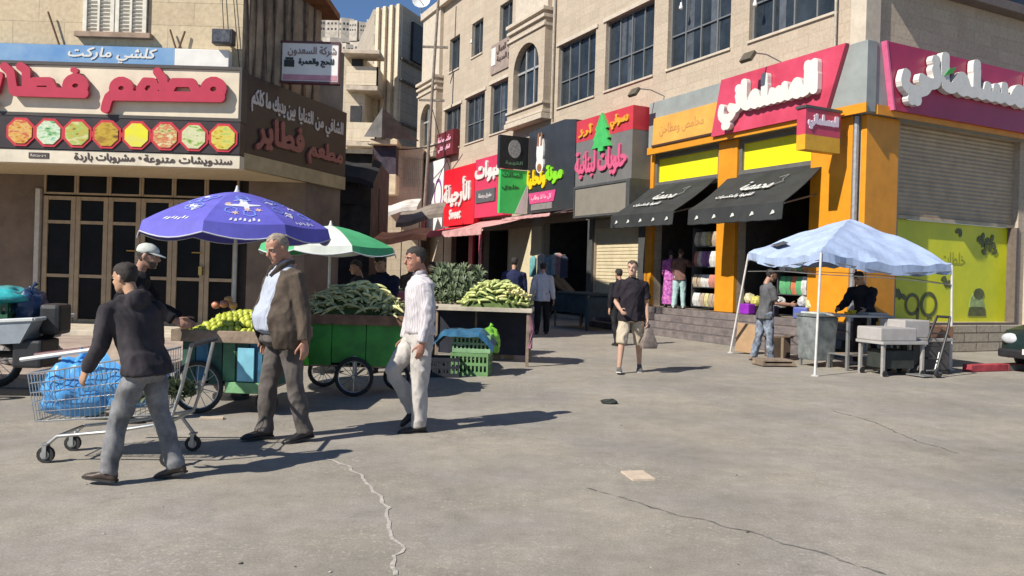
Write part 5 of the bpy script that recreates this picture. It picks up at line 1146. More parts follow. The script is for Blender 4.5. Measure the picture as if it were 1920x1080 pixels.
# ---- cargo tricycle at the left edge
TK = thing('cargo_tricycle', 'grey cargo tricycle loaded with a green crate at the left kerb', 'tricycle', (-5.95, 8.75, 0), R(4))
b = MB(); h = .85; b.add([(-h, -.42, .5), (h - .12, -.42, .62), (h, -.42, .86), (-h, -.42, .74), (-h, -.44, .5), (h - .12, -.44, .62), (h, -.44, .86), (-h, -.44, .74)], [(0, 1, 2, 3), (7, 6, 5, 4), (0, 4, 5, 1), (1, 5, 6, 2), (2, 6, 7, 3), (3, 7, 4, 0)])
b.add([(-h, .42, .5), (h - .12, .42, .62), (h, .42, .86), (-h, .42, .74)], [(0, 1, 2, 3)]); b.add([(h - .12, -.42, .62), (h - .12, .42, .62), (h, .42, .86), (h, -.42, .86)], [(0, 1, 2, 3)]); b.add([(-h, -.42, .5), (-h, .42, .5), (h - .12, .42, .62), (h - .12, -.42, .62)], [(0, 1, 2, 3)]); part('cargo_tray', b, M('grey_tray', (.26, .29, .32), .5, .15, 4), TK)
b = MB(); b.tube([(-h, -.44, .75), (h + .01, -.44, .875)], .022, 6); b.tube([(h + .01, -.44, .875), (h + .01, .44, .875)], .022, 6); part('rim_rail', b, M('white_rail', (.55, .57, .56), .5, .1, 9), TK, smooth=1)
wheel(TK, (-.02, -.52, .3), .3, 14, tyre=.04); wheel(TK, (-.02, .5, .3), .3, 14, tyre=.04)
b = MB(); b.box(.78, -.2, .5, .3, .4, .3); b.tube([(-.02, -.5, .3), (-.02, .5, .3)], .03, 8); b.tube([(-.9, 0, .45), (.7, 0, .45)], .04, 8); part('chassis', b, black, TK, bevel=.03)
b = MB(); b.tube([(.72, -.05, .55), (.9, -.05, .75), (.92, -.05, .98)], .03, 8); b.box(.9, -.05, .86, .22, .3, .34); part('seat_back', b, black, TK, bevel=.05)
crate(-5.95, 8.8, .72, .95, .66, .32, M('forest_crate', (.02, .11, .05), .55, .2, 5), 'dark green crate in the tray of the grey tricycle', R(7))
bag('plastic_bag', (-5.78, 8.75, 1.08), (.42, .3, .12), M('teal_bag', (.03, .3, .32), .3, .3, 5, .3, 14), 'teal plastic bag spread on top of the dark green crate', seed=41, wob=.7, knot=False); bag('plastic_bag', (-5.35, 8.8, .98), (.14, .2, .2), M('navy_bag', (.02, .05, .12), .35, .3, 6), 'dark blue plastic bag at the end of the tricycle tray', seed=44)
for q, (u, v) in enumerate(((32, 668), (56, 672), (80, 664))):
    p = gnd(u, v + 14, .11); bag('rubbish_bag', (p.x, p.y, .25), (.2, .18, .17), M('dusty_bag', (.2, .19, .19), .6, .35, 8), ['pale dusty rubbish bag on the pavement under the tricycle tray', 'middle dusty rubbish bag on the pavement under the tricycle tray', 'dusty rubbish bag on the pavement nearest the doors'][q], 'bag', seed=50 + q, wob=.7)
# ---- gazebo tent
GT = thing('gazebo_tent', 'pale blue pop-up gazebo with a torn drooping canopy on thin poles', 'tent', (6.1, 14.6, 0)); go = GT.location
cor = [Vector((4.98, 12.75, 2.03)), Vector((7.85, 14.1, 1.93)), Vector((7.3, 16.3, 2.1)), Vector((4.75, 15.9, 2.08))]; feet = [Vector((4.93, 12.73, 0)), Vector((7.95, 14.2, 0)), Vector((7.3, 16.3, 0)), Vector((4.55, 16.3, 0))]; pk = Vector((6.48, 15.2, 2.75))
b = MB(); n, m = 22, 18; rt = random.Random(2)
for s_ in range(4):
    A, B = cor[s_], cor[(s_ + 1) % 4]
    def P(i, j):
        e = A.lerp(B, i / n); sag = 4 * (i / n) * (1 - i / n); p = pk.lerp(e, j / m); t = j / m
        z = -.12 * sag * t * t + .05 * math.sin(math.pi * t) * (1 - .6 * sag); w_ = (noise.noise(Vector((p.x * 3, p.y * 3, 1))) * .04 + (1 - abs(noise.noise(Vector((p.x * 1.6 + 7, p.y * 3, 4))))) * .05 * t - .035 * t) * (1 if 0 < j else 0) * (sag ** .3 if j == m else 1)
        return p + Vector((0, 0, z + w_)) - go
    for i in range(n):
        for j in range(m): b.quad(P(i, j), P(i + 1, j), P(i + 1, j + 1), P(i, j + 1))
        hw = lambda k: Vector((0, 0, -.17 - .05 * noise.noise(Vector((k * .4, s_ * 3, 2))))) + Vector((noise.noise(Vector((k * .33, s_, 5))), noise.noise(Vector((k * .37, s_, 9))), 0)) * .07
        b.quad(P(i, m), P(i + 1, m), P(i + 1, m) + hw(i + 1), P(i, m) + hw(i))
tm = M('gazebo_cloth', (.36, .45, .64), .75, .12, 2.5, .25, 9); tb_ = tm.node_tree.nodes['Principled BSDF']
part('canopy', b, tm, GT, smooth=2)
pm = M('white_pole')
for a, f in zip(cor, feet): b = MB(); b.tube([f - go, a - go + Vector((0, 0, -.03))], .019, 8); b.box(f.x - go.x, f.y - go.y, .012, .08, .08, .02); part('pole', b, pm, GT, smooth=1)
b = MB()
for s_ in range(4):
    A, B = cor[s_] - go, cor[(s_ + 1) % 4] - go; Mm = (A + B) / 2; dz = Vector((0, 0, .16)); b.tube([A - dz * .9, Mm - dz * 1.7], .009, 5); b.tube([B - dz * .9, Mm - dz * 1.7], .009, 5); b.tube([A - dz * 2.4, Mm - dz * 2.2], .008, 5); b.tube([B - dz * 2.4, Mm - dz * 2.2], .008, 5)
part('brace', b, steel, GT)
b = MB(); P0 = lambda x, y: pk.lerp(cor[0].lerp(cor[3], x), y) - go
b.add([P0(.62, .78) + Vector((-.03, -.03, .03)), P0(.85, .7) + Vector((-.03, 0, .03)), P0(.9, .82) + Vector((-.03, 0, .02)), P0(.7, .86) + Vector((-.03, 0, .02))], [(0, 1, 2, 3)]); part('patch', b, M('dark_patch', (.06, .065, .08), .8, .2, 9), GT)
# ---- under the tent
BN = thing('metal_bin', 'square galvanised steel bin under the gazebo', 'bin', (5.55, 14.3, 0), R(24)); b = MB(); r4 = lambda s, z: [(s * a, s * c_, z) for a, c_ in ((-1, -1), (1, -1), (1, 1), (-1, 1))]; b.loft([r4(.22, .12), r4(.26, .9)]); part('body', b, M('bin_steel', (.3, .33, .33), .4, .3, 5, metal=.5), BN, bevel=.03)
b = MB(); b.b2(-.28, .28, -.28, .28, .902, .95); part('rim', b, M('bin_steel'), BN, bevel=.012); b = MB(); b.b2(-.2, .2, -.2, .2, .952, .98); part('lid', b, M('pale_lid', (.5, .55, .48), .5, .2, 6), BN, bevel=.01)
for sx in (-1, 1):
    for sy in (-1, 1): b = MB(); b.b2(sx * .18 - .02, sx * .18 + .02, sy * .18 - .02, sy * .18 + .02, 0, .119); part('foot', b, steel, BN)
wt = M('white_table', (.36, .345, .33), .5, .1, 4)
TA = table('serving_table', 6.2, 14.05, 1.0, .6, .97, 'narrow metal serving table beside the steel bin under the gazebo', wt, steel, R(18))
b = MB(); b.b2(-.44, .44, -.24, .24, .25, .27); part('shelf', b, steel, TA)
for k, (dx, dy, col, lab, r_) in enumerate([(-.3, -.1, (.6, .36, .02), 'orange squeezer cup on the serving table', .05), (-.15, .0, (.6, .4, .03), 'yellow fruit bowl on the serving table', .08)]):
    b = MB(); b.lathe([(.02, 0), (r_ * .7, 0), (r_, r_ * .9), (r_ * .9, r_ * .9), (r_ * .55, r_ * .25), (.005, r_ * .2)], 12); single('bowl', b, M('amber_cup%d' % k, col, .4, .1, 7), lab, 'bowl', (6.2 + dx, 14.05 + dy + dx * .3, .972), smooth=1)
b = MB(); b.box(0, 0, .02, .42, .28, .04); single('white_tray', b, wt, 'white tray at the street edge of the serving table', 'tray', (6.42, 14.0, .972), R(18), bevel=.012)
TBt = table('trolley_table', 6.45, 13.35, .95, .62, .58, 'wheeled white work table in front of the gazebo pole', wt, M('grey_leg', (.32, .3, .28), .5, .15, 8), R(19), th=.05)
def wheeled_box(): pass
bxm = M('white_foam', (.36, .34, .325), .75, .08, 6)
b = MB(); b.b2(-.38, .38, -.27, .27, 0, .22); single('foam_box', b, bxm, 'white foam box on the low wheeled work table', 'foam box', (6.35, 13.32, .582), R(19), bevel=.02)
TCt = table('trolley_table', 7.1, 13.75, 1.0, .62, .62, 'grey wheeled table carrying a lidded box behind the foam box', M('grey_leg'), M('grey_leg'), R(19), th=.05)
b = MB(); b.b2(-.45, .1, -.28, .28, 0, .3); single('foam_box', b, bxm, 'taller white foam box on the grey wheeled table', 'foam box', (7.0, 13.75, .622), R(19), bevel=.02)
b = MB(); b.b2(-.25, .25, -.25, .25, 0, .2); single('wooden_crate', b, wood2, 'brown crate at the right end of the grey wheeled table', 'crate', (7.38, 13.87, .622), R(19), bevel=.01)
for tt in (TBt, TCt):
    for sx in (-1, 1):
        for sy in (-1, 1): b = MB(); b.tube([(sx * .4, sy * .25 - .045, .05), (sx * .4, sy * .25 - .028, .05)], .05, 12); part('wheel', b, rubber, tt, smooth=1)
b = MB(); b.b2(-.4, .4, -.3, -.28, .08, .56); b.b2(-.3, .38, -.25, .25, .14, .5); part('lower_box', b, M('dark_box', (.06, .055, .05), .7, .3, 5), TCt, bevel=.01)
b = MB(); b.b2(-.3, .3, -.2, .22, .12, .42); part('lower_box', b, M('black_box', (.025, .03, .025), .7, .3, 5), TBt, bevel=.01)
p = gnd(1737, 706); DL = thing('hand_truck', 'black folding hand truck leaning by the right gazebo pole', 'hand truck', p, R(25)); b = MB()
for sd in (-1, 1): b.tube([(0, sd * .17, .08), (.28, sd * .15, .75), (.38, sd * .12, 1.0)], .022, 8)
b.tube([(.38, -.12, 1.0), (.38, .12, 1.0)], .022, 8)
for q in (.25, .5, .75): b.tube([(.1 + .28 * q * .8, -.16, .08 + .85 * q), (.1 + .28 * q * .8, .16, .08 + .85 * q)], .014, 6)
part('frame', b, black, DL, smooth=1); b = MB(); b.box(-.13, 0, .03, .3, .34, .015); part('toe_plate', b, steel, DL)
for sd in (-1, 1): wheel(DL, (.02, sd * .2, .09), .09, 6, tyre=.03)
b = MB(); b.tube([(.0, 0, .1), (.2, 0, .1), (.3, 0, .4)], .012, 6); part('strut', b, steel, DL)
p = gnd(1402, 664); b = MB(); b.box(0, .06, .3, .46, .03, .6, Matrix.Rotation(R(-12), 3, 'X') @ Matrix.Rotation(R(6), 3, 'Y')); single('cardboard_sheet', b, card, 'tan cardboard sheet propped against the stone steps', 'cardboard', (p.x, p.y, .02), R(-8), bevel=.004)
p = gnd(1462, 672); carton(p.x + .05, p.y + .3, 0, .38, .32, .4, 'dark brown box on the asphalt behind the man in grey', R(15), M('dark_card', (.1, .065, .045), .85, .2, 5))
b = MB(); b.b2(-.32, .32, -.22, .22, .02, .06); b.b2(-.3, .3, -.2, .2, .09, .12)
for sx in (-1, 1): b.b2(sx * .28 - .02, sx * .28 + .02, -.2, .2, .0, .088)
p = gnd(1462, 690); single('wooden_pallet', b, M('grey_wood'), 'small slatted wooden pallet on the asphalt by the tent', 'pallet', (p.x, p.y + .35, 0), R(10), bevel=.004)
# parked car, only its nose in the picture
CR = thing('parked_car', 'dark green parked car with only its nose in view', 'car', (9.32, 13.85, 0), R(22)); cp = M('car_paint', (.016, .03, .028), .25, .15, 3, spec=.6)
b = MB(); pr = [(-.0, .3), (.02, .62), (.12, .74), (1.0, .9), (1.75, 1.4), (3.0, 1.42), (3.9, 1.0), (4.15, .9), (4.2, .35), (3.5, .25), (.3, .22)]
b.loft([[(x * 1 + (.12 if x < .2 else 0), -.82, z) for x, z in pr], [(x, -.6, z + .03) for x, z in pr], [(x - .04 if x < .2 else x, 0, z + .05) for x, z in pr], [(x, .6, z + .03) for x, z in pr], [(x + (.12 if x < .2 else 0), .82, z) for x, z in pr]]); part('body', b, cp, CR, smooth=1)
b = MB(); b.add([(1.05, -.83, .95), (1.8, -.832, 1.36), (3.0, -.832, 1.37), (3.7, -.83, 1.02)], [(0, 1, 2, 3)]); part('side_window', b, glass, CR)
for x in (.75, 3.4):
    for y in (-.78, .78): wheel(CR, (x, y, .31), .31, 8, tyre=.08)
for y in (-.6, .6): b = MB(); b.ell((.04, y, .6), (.07, .17, .1), 12, 8); part('headlight', b, M('headlight_glass', (.5, .52, .54), .15, .1, 9), CR, smooth=2)
b = MB(); b.b2(-.1, .1, -.74, .74, .26, .42); part('bumper', b, black, CR, bevel=.04); b = MB(); b.b2(-.115, -.1, -.26, .26, .34, .44); part('number_plate', b, white_l, CR)
# red and white kerb in front of the car
kb = MB(); kb.m = 0
for k in range(6): kb.m = k % 2; kb.b2(1.0 * k + .004, 1.0 * k + .996, 0, .18, 0, .13)
p = gnd(1838, 700); struct('kerb', kb, [M('kerb_red', (.36, .045, .06), .7, .3, 5), M('kerb_dark', (.16, .15, .14), .8, .2, 5)], (p.x - .1, p.y + .1, 0), R(24), bevel=.015)
# ---- goods in the shop doorways
def goods_shelf(F, x0, x1, y, zs, lab, seed, cols, glab, D=.35, bw=.26):
    o = thing('display_shelf', lab, 'shelf', F.w((x0 + x1) / 2, y, zs[0]), F.rz); h = (x1 - x0) / 2; z0 = zs[0]
    for z in zs[:-1]: b = MB(); b.b2(-h, h, -D / 2, D / 2, z - z0 - .02, z - z0); part('shelf_board', b, M('charcoal_metal'), o)
    for sx in (-1, 1): b = MB(); b.b2(sx * (h + .011) - .01, sx * (h + .011) + .01, -D / 2, D / 2, -.02, zs[-1] - z0); part('side_board', b, M('charcoal_metal'), o)
    rd = random.Random(seed); n = max(2, int((x1 - x0) / (bw * .95)))
    for r_, z in enumerate(zs[:-1]):
        hgt = (zs[r_ + 1] - z) * rd.uniform(.6, .9)
        for i in range(n):
            c = cols[(r_ * 2 + (i // 2)) % len(cols)] if rd.random() < .8 else rd.choice(cols)
            b = MB(); w_ = bw * .48; b.loft([[(-w_, -.02, 0), (w_, -.02, 0), (w_, .02, 0), (-w_, .02, 0)], [(-w_ * 1.02, -.07, hgt * .3), (w_ * 1.02, -.07, hgt * .3), (w_ * 1.02, .06, hgt * .3), (-w_ * 1.02, .06, hgt * .3)], [(-w_ * .98, -.06, hgt * .7), (w_ * .98, -.06, hgt * .7), (w_ * .98, .05, hgt * .7), (-w_ * .98, .05, hgt * .7)], [(-w_, -.012, hgt), (w_, -.012, hgt), (w_, .012, hgt), (-w_, .012, hgt)]])
            b.T = None; bo = single('snack_bag', b, M('bag_%d_%d_%d' % tuple(int(q * 100) for q in c), c, .32, .35, 11, col2=tuple(q * .35 + .1 for q in c)), glab, 'snack bag', F.w(x0 + (x1 - x0) * (i + .5) / n, y - .08 + rd.uniform(-.03, .03), z + .002), F.rz + rd.uniform(-.15, .15), group=glab + 's', smooth=1)
W_, Y_, G_, O_, P_ = (.6, .58, .55), (.55, .48, .2), (.06, .34, .12), (.6, .14, .04), (.3, .1, .32)
goods_shelf(F1, -5.35, -4.42, .12, [.78, 1.3, 1.85, 2.4, 2.9], 'tall shelf of pale snack bags behind the left orange column', 3, [W_, Y_, (.4, .3, .2), W_, (.5, .16, .1), P_], 'pale snack bag on the tall shelf in the left doorway', bw=.15)
goods_shelf(F1, -2.2, -1.32, .1, [1.22, 1.75, 2.35], 'black shelf of colourful snack bags in the right doorway', 5, [G_, O_, W_, Y_], 'bright snack bag on the black shelf in the right doorway', bw=.17)
for q, (u, v, lab, col) in enumerate(((1398, 573, 'shiny purple tub on the top step under the gazebo', (.25, .03, .4)), (1442, 578, 'dark toy box on the top step beside the purple tub', (.06, .05, .08)), (1500, 572, 'blue toy box on the top step near the orange pillar', (.1, .13, .4)))):
    x, z = F1.on(u, v, -.28); b = MB(); b.b2(-.16, .16, -.12, .12, 0, .26); single('display_tub', b, M('tub%d' % q, col, .25, .15, 5), lab, 'tub', F1.w(x, -.22, .682), F1.rz + .2 * q, bevel=.03)
    for k in range(2): bag('snack_bag', F1.w(x - .1 + .22 * k, -.05, 1.06 if k == 0 else 1.0), (.13, .09, .13), M('bag_y%d' % ((q + k) % 3), [(.58, .52, .3), (.55, .5, .12), (.5, .5, .48)][(q + k) % 3], .35, .3, 9), ['pale', 'yellowish'][k] + ' gift bag standing by the ' + ['purple tub', 'dark toy box', 'blue toy box'][q], 'gift bag', seed=60 + 3 * q + k, knot=False)
# hanging garments and dark cart at the middle shops
CT = table('market_stall', 2.1, 22.6, 1.9, 1.0, 1.0, 'dark covered market stall in the shade before the charcoal sign', M('green_black', (.02, .035, .035), .8, .3, 4), wood, F1.rz, 'stall')
b = cloth(20, 14, 2.1, 1.15, lambda x, y: 1.03 - max(0, abs(x) - .92) * 5 - max(0, abs(y) - .48) * 6 + .04 * noise.noise(Vector((x * 4, y * 4, 7)))); part('cover', b, M('dark_cover', (.02, .04, .045), .7, .35, 4), CT, smooth=2)
for q in range(7):
    u = 1000 + q * 16 if q < 4 else 1030 + (q - 4) * 14; y_ = -.35; x, z = F1.on(u, 485, y_); b = MB(); b.loft([[(-.05, -.03, .02), (.05, -.03, .02), (.05, .03, .02), (-.05, .03, .02)], [(-.2, -.04, -.06), (.2, -.04, -.06), (.2, .04, -.06), (-.2, .04, -.06)], [(-.18, -.05, -.5), (.18, -.05, -.5), (.18, .05, -.5), (-.18, .05, -.5)], [(-.2, -.05, -.75), (.2, -.05, -.75), (.2, .05, -.75), (-.2, .05, -.75)]])
    cc = [(.12, .32, .34), (.5, .48, .45), (.2, .3, .36), (.36, .2, .2), (.1, .26, .25), (.3, .34, .33), (.05, .06, .1)][q]; single('hanging_shirt', b, M('garment%d' % q, cc, .85, .25, 6), ['teal', 'off white', 'grey blue', 'dusty red', 'deep teal', 'pale grey', 'navy'][q] + ' garment hanging at the dark shop opening', 'garment', F1.w(x, y_, 2.15 + .1 * (q % 2)), F1.rz + .3 * (q % 3), smooth=1, bevel=.01)
rl = MB(); rl.tube([(-1.1, 0, 0), (.9, 0, 0)], .012, 6); xx, _z = F1.on(1035, 485, -.35); single('clothes_rail', rl, steel, 'steel clothes rail fixed across the dark shop opening', 'rail', F1.w(xx, -.33, 2.2), F1.rz)
PB = thing('slatted_bench', 'dark slatted bench beside the dark market stall', 'bench', gnd(990, 585), F1.rz); b = MB()
for k in range(4): b.b2(-.6, .6, .2, .24, .5 + .14 * k, .58 + .14 * k)
for k in range(3): b.b2(-.6, .6, -.2 + .13 * k, -.1 + .13 * k, .44, .47)
part('slats', b, wood2, PB)
for sx in (-1, 1): b = MB(); b.b2(sx * .55 - .03, sx * .55 + .03, .16, .199, 0, 1.05); b.b2(sx * .55 - .03, sx * .55 + .03, -.2, -.15, 0, .439); part('leg', b, wood2, PB)
# far stalls under the awnings
for q, (u, Y, w_, col, lab) in enumerate(((700, 15.5, 1.2, (.03, .05, .035), 'dark stall table in the shade behind the green parasol'), (800, 22, 1.4, (.06, .05, .045), 'dim stall table further up the street'), (880, 26, 1.4, (.1, .07, .05), 'far stall table under the red awning'))):
    x = (u - 960) / 1480 * Y; t = table('stall_table', x, Y, w_, .8, .9, lab, M('stallq%d' % q, col, .8, .3, 4), wood, .1 * q, 'table'); b = MB(); b.b2(-w_ / 2 + .05, w_ / 2 - .05, -.36, .36, .902, 1.15); part('goods_box', b, M('stallg%d' % q, tuple(c * 1.6 for c in col), .8, .4, 7), t, bevel=.04)
# litter on the asphalt
b = MB(); b.b2(-.09, .09, -.13, .13, 0, .012); p = gnd(1196, 893); single('card_scrap', b, M('pale_card', (.52, .42, .32), .8, .1, 8), 'pale flat piece of card lying on the open asphalt', 'litter', p, R(12))
bag('black_scrap', tuple(gnd(1142, 757) + Vector((0, 0, .025))), (.09, .05, .03), M('black_box'), 'crumpled black scrap lying on the asphalt', 'litter', 71, .6, False)
b = MB(); b.box(0, 0, .012, .22, .07, .02); p = gnd(397, 786); single('wood_scrap', b, M('pale_card'), 'pale wooden offcut on the ground by the cart wheel', 'litter', p, R(10))
rl_ = random.Random(9); lm = [M('litter_pale', (.4, .38, .34), .8, .1, 9), M('litter_dark', (.07, .06, .05), .9, .2, 9)]; L0 = None
for q in range(40):
    u, v = rl_.uniform(150, 1900), rl_.uniform(740, 1075); p = gnd(u, v); b = MB(); s = rl_.uniform(.003, .009); b.ell((0, 0, s * .35), (s * 1.6, s, s * .4), 7, 4, wob=.8, seed=q); single('pebble', b, lm[q % 3 == 0], ['dark speck of grit lying on the open asphalt', 'pale bit of grit lying on the open asphalt'][0 if q % 3 == 0 else 1], 'grit', p, rl_.uniform(0, 6), ['dark grit scattered on the asphalt', 'pale grit scattered on the asphalt'][0 if q % 3 == 0 else 1], smooth=2)
# ================================================================ PEOPLE
def rotx(v, a): return Vector((v.x, v.y * math.cos(a) - v.z * math.sin(a), v.y * math.sin(a) + v.z * math.cos(a)))
def fuse(mb, voxel, smooth=3, fold=0, fscale=9, seed=0, stretch=.4):
    """join overlapping shells into one skin, then push cloth folds into it"""
    me = mb.mesh('tmp_skin'); o = bpy.data.objects.new('tmp_skin', me); COL.objects.link(o)
    r = o.modifiers.new('r', 'REMESH'); r.mode = 'VOXEL'; r.voxel_size = voxel
    s = o.modifiers.new('s', 'SMOOTH'); s.iterations = smooth; s.factor = .5
    bpy.context.view_layer.update()
    nm = bpy.data.meshes.new_from_object(o.evaluated_get(bpy.context.evaluated_depsgraph_get()))
    bpy.data.objects.remove(o); bpy.data.meshes.remove(me)
    if fold:
        n = len(nm.vertices); co = np.empty(n * 3); no = np.empty(n * 3); nm.vertices.foreach_get('co', co); nm.vertices.foreach_get('normal', no)
        co = co.reshape(-1, 3); no = no.reshape(-1, 3); d = np.empty(n); off = Vector((seed * 3.1, seed * 1.7, seed))
        for i in range(n):
            x, y, z = co[i]; p = Vector((x * fscale + z * 2.0, y * fscale - z * 1.5, z * fscale * stretch)) + off
            a = noise.noise(p); b_ = noise.noise(p * 2.3 + Vector((5, 1, 2)))
            d[i] = (1 - abs(a) * 2.2) * .75 + (1 - abs(b_) * 2.2) * .3 - .35
        co += no * (d * fold)[:, None]; nm.vertices.foreach_set('co', co.ravel()); nm.update()
    nm.polygons.foreach_set('use_smooth', [True] * len(nm.polygons)); return nm
HEAD = [(.000, .080, .030, .020), (.010, .092, .005, .037), (.03, .096, -.028, .051), (.055, .095, -.055, .060), (.08, .094, -.074, .066), (.105, .090, -.088, .070), (.122, .085, -.094, .0725), (.14, .089, -.098, .0745), (.16, .090, -.1, .0755), (.185, .084, -.097, .073), (.207, .066, -.085, .062), (.223, .042, -.062, .045), (.232, .018, -.036, .025)]
def head_pt(z, q, k=1.0):
    z = min(max(z, 0), .232)
    for a, b in zip(HEAD[:-1], HEAD[1:]):
        if a[0] <= z <= b[0]: t = (z - a[0]) / (b[0] - a[0]); f, bk_, w = [a[i] + (b[i] - a[i]) * t for i in (1, 2, 3)]; break
    cy, ry = (f + bk_) / 2, (f - bk_) / 2; c, s = math.cos(q), math.sin(q); sq = lambda v: math.copysign(abs(v) ** .88, v)
    return Vector((sq(c) * w * k, cy + sq(s) * ry * k, z))
def person(label, pos, face, H=1.74, lean=0, hyaw=0, hpitch=0, legs=((20, 15), (-15, 10)), arms=((10, 8, 15), (-10, 8, 15)), skin=(.42, .24, .16), hair=(.025, .018, .015), top='shirt', topm=None, botm=None, shoem=None,
           shorts=False, sleeve='long', belly=0, bulk=1.0, hairline=.165, cap=None, jacket=None, hood=False, beard=None, vox=.0085, curl=.5, skirt=False, twist=0, group=None, lift=0, moust=False, belt=None, foot=(0, 0), loose=1.0, longhair=False):
    k = H / 1.75; fw = Vector((face[0], face[1], 0)).normalized(); rz = math.atan2(-fw.x, fw.y)
    o = thing('person', label, 'person', (pos[0], pos[1], pos[2] if len(pos) > 2 else 0), rz, group)
    vox = vox * 1.0
    # --- skeleton
    hipz = .93; ank = []; J = {}
    for i, sd in enumerate((1, -1)):
        p, b_ = R(legs[i][0]), R(legs[i][1]); ab = R(legs[i][2]) if len(legs[i]) > 2 else R(2)
        h = Vector((sd * .092, 0, 0)); kn = h + Vector((sd * math.sin(ab) * .44, math.sin(p) * .44, -math.cos(p) * .44 * math.cos(ab))); sp = p - b_; an = kn + Vector((sd * math.sin(ab) * .3, math.sin(sp) * .42, -math.cos(sp) * .42)); fp = R(foot[i]) + (0 if i or True else 0)
        J['L', i] = (h, kn, an, sp, fp)
    low = min(J['L', i][2].z - .075 - max(0, math.sin(-J['L', i][4]) * .17) for i in (0, 1)); hipz = -low + lift
    up = Vector((0, 0, hipz))
    def spine(t): # t 0 pelvis .. 1 neck base
        if t < 0: return up + Vector((0, 0, .55 * t))
        return up + Vector((0, math.sin(R(lean)) * .55 * t ** 1.15, math.cos(R(lean) * min(1, t + .2)) * .55 * t))
    ch = spine(.86); nk = spine(1.0); tw = Matrix.Rotation(R(twist), 3, 'Z')
    for i, sd in enumerate((1, -1)):
        sh = ch + tw @ Vector((sd * .178 * bulk ** .5, -.01, -.0)); a = arms[i]; p, ab, eb = R(a[0]), R(a[1]), R(a[2]); ins = R(a[3]) if len(a) > 3 else 0
        d = Vector((sd * math.sin(ab), math.sin(p) * math.cos(ab), -math.cos(p) * math.cos(ab))); el = sh + tw @ d * .295; fp = p + eb
        fd = Vector((sd * (math.sin(ab) * .5 - math.sin(ins)), math.sin(fp) * math.cos(ins), -math.cos(fp) * math.cos(ins))).normalized(); wr = el + tw @ fd * .255; J['A', i] = (sh, el, wr, tw @ fd, tw @ Vector((0, math.cos(fp), math.sin(fp))), sd)
    hb = nk + Vector((0, .02 + .05 * math.sin(R(lean)), .065))
    HM = Matrix.Translation(hb * k) @ Matrix.Rotation(R(hyaw), 4, 'Z') @ Matrix.Rotation(R(-hpitch), 4, 'X') @ Matrix.Scale(k, 4)
    KS = Matrix.Scale(k, 4)
    # --- body: one skin
    m = MB(); m.T = HM
    m.loft([[head_pt(z, 2 * math.pi * j / 24) for j in range(24)] for z, *_ in HEAD])
    m.tube([(0, .088, .135), (0, .103, .112), (0, .116, .092), (0, .109, .082), (0, .09, .078)], [(.008, .009), (.011, .012), (.0165, .015), (.014, .011), (.008, .007)], 10, (1, 0, 0))
    for sd in (-1, 1):
        m.ell((sd * .076, -.008, .108), (.011, .019, .032), 10, 8, Matrix.Rotation(R(-12), 3, 'X') @ Matrix.Rotation(sd * R(18), 3, 'Z')); m.ell((sd * .036, .066, .078), (.022, .02, .022), 8, 6)
        m.tube([(sd * .012, .089, .1395), (sd * .035, .086, .142), (sd * .056, .066, .137)], .009, 6)
    m.tube([(-.024, .088, .055), (0, .098, .058), (.024, .088, .055)], .0065, 6); m.tube([(-.02, .089, .046), (0, .0975, .045), (.02, .089, .046)], .007, 6); m.ell((0, .085, .016), (.022, .015, .014), 8, 6)
    m.tube([(0, -.02, .06), (0, -.045, -.02), (0, -.05, -.085)], [(.052, .055), (.05, .052), (.064, .058)], 14, (1, 0, 0))
    m.T = KS; bw = bulk
    m.loft([[Vector((math.cos(q) * w, math.sin(q) * d_, 0)) + spine(t) for q in [2 * math.pi * j / 20 for j in range(20)]] for t, w, d_ in ((-.08, .1, .08), (0, .15 * bw, .1), (.3, .135 * bw, .1), (.6, .15 * bw, .105), (.82, .155 * bw, .09), (.95, .09, .06), (1.0, .05, .05))])
    for i in (0, 1):
        sh, el, wr, fd, ref, sd = J['A', i]; m.tube([sh, sh.lerp(el, .5), el, el.lerp(wr, .3), wr], [.048, .043, .038, .038, (.024, .03)], 12, (1, 0, 0), True)
        hh, kn, an, sp, fp = J['L', i]; m.tube([hh + up, (hh + up).lerp(kn + up, .5), kn + up, (kn + up).lerp(an + up, .3), (kn + up).lerp(an + up, .65), an + up], [.075, .066, .05, .052, .042, .034], 12, (1, 0, 0), True)
        # hand: palm, four unequal bent fingers, thumb from the side of the palm
        n_ = tw @ Vector((-sd, 0, 0)); n_ = (n_ - fd * n_.dot(fd)).normalized(); s_ = (ref - fd * ref.dot(fd) - n_ * ref.dot(n_)).normalized(); cu = R(55) * curl
        pc = [wr + fd * t for t in (-.01, .03, .065, .092)]; m.tube(pc, [(.025, .017), (.036, .0165), (.041, .015), (.039, .013)], 12, s_, True)
        for f_, (so, ln, ex) in enumerate(((.029, .072, .0), (.0098, .081, .004), (-.0096, .075, .002), (-.028, .058, -.006))):
            b0 = wr + fd * (.085 + ex) + s_ * so; d_ = (fd + s_ * so * 1.6).normalized(); pts = [b0]; a = cu * .35 + .06 * f_
            for seg in (.45, .31, .24): a_d = d_ * math.cos(a) + n_ * math.sin(a); pts.append(pts[-1] + a_d * ln * seg); a += cu * .75
            m.tube(pts, [.0096, .0088, .0082, .0072], 8, s_, True)
        t0 = wr + fd * .022 + s_ * .026; td = (fd * .72 + s_ * .6 + n_ * .22).normalized(); t1 = t0 + td * .042; t2 = t1 + (td + n_ * .35 * (curl + .3) + fd * .2).normalized() * .034; m.tube([t0, t1, t2, t2 + (fd * .8 + n_ * .5 * curl).normalized() * .022], [.0135, .0112, .0098, .008], 8, n_, True)
    sk = M('skin_%d_%d' % (int(skin[0] * 100), int(skin[1] * 100)), skin, .5, .1, 14, .1, 90, spec=.35); part_mesh = fuse(m, vox * .72, 2); body = put('body', part_mesh, sk, o)
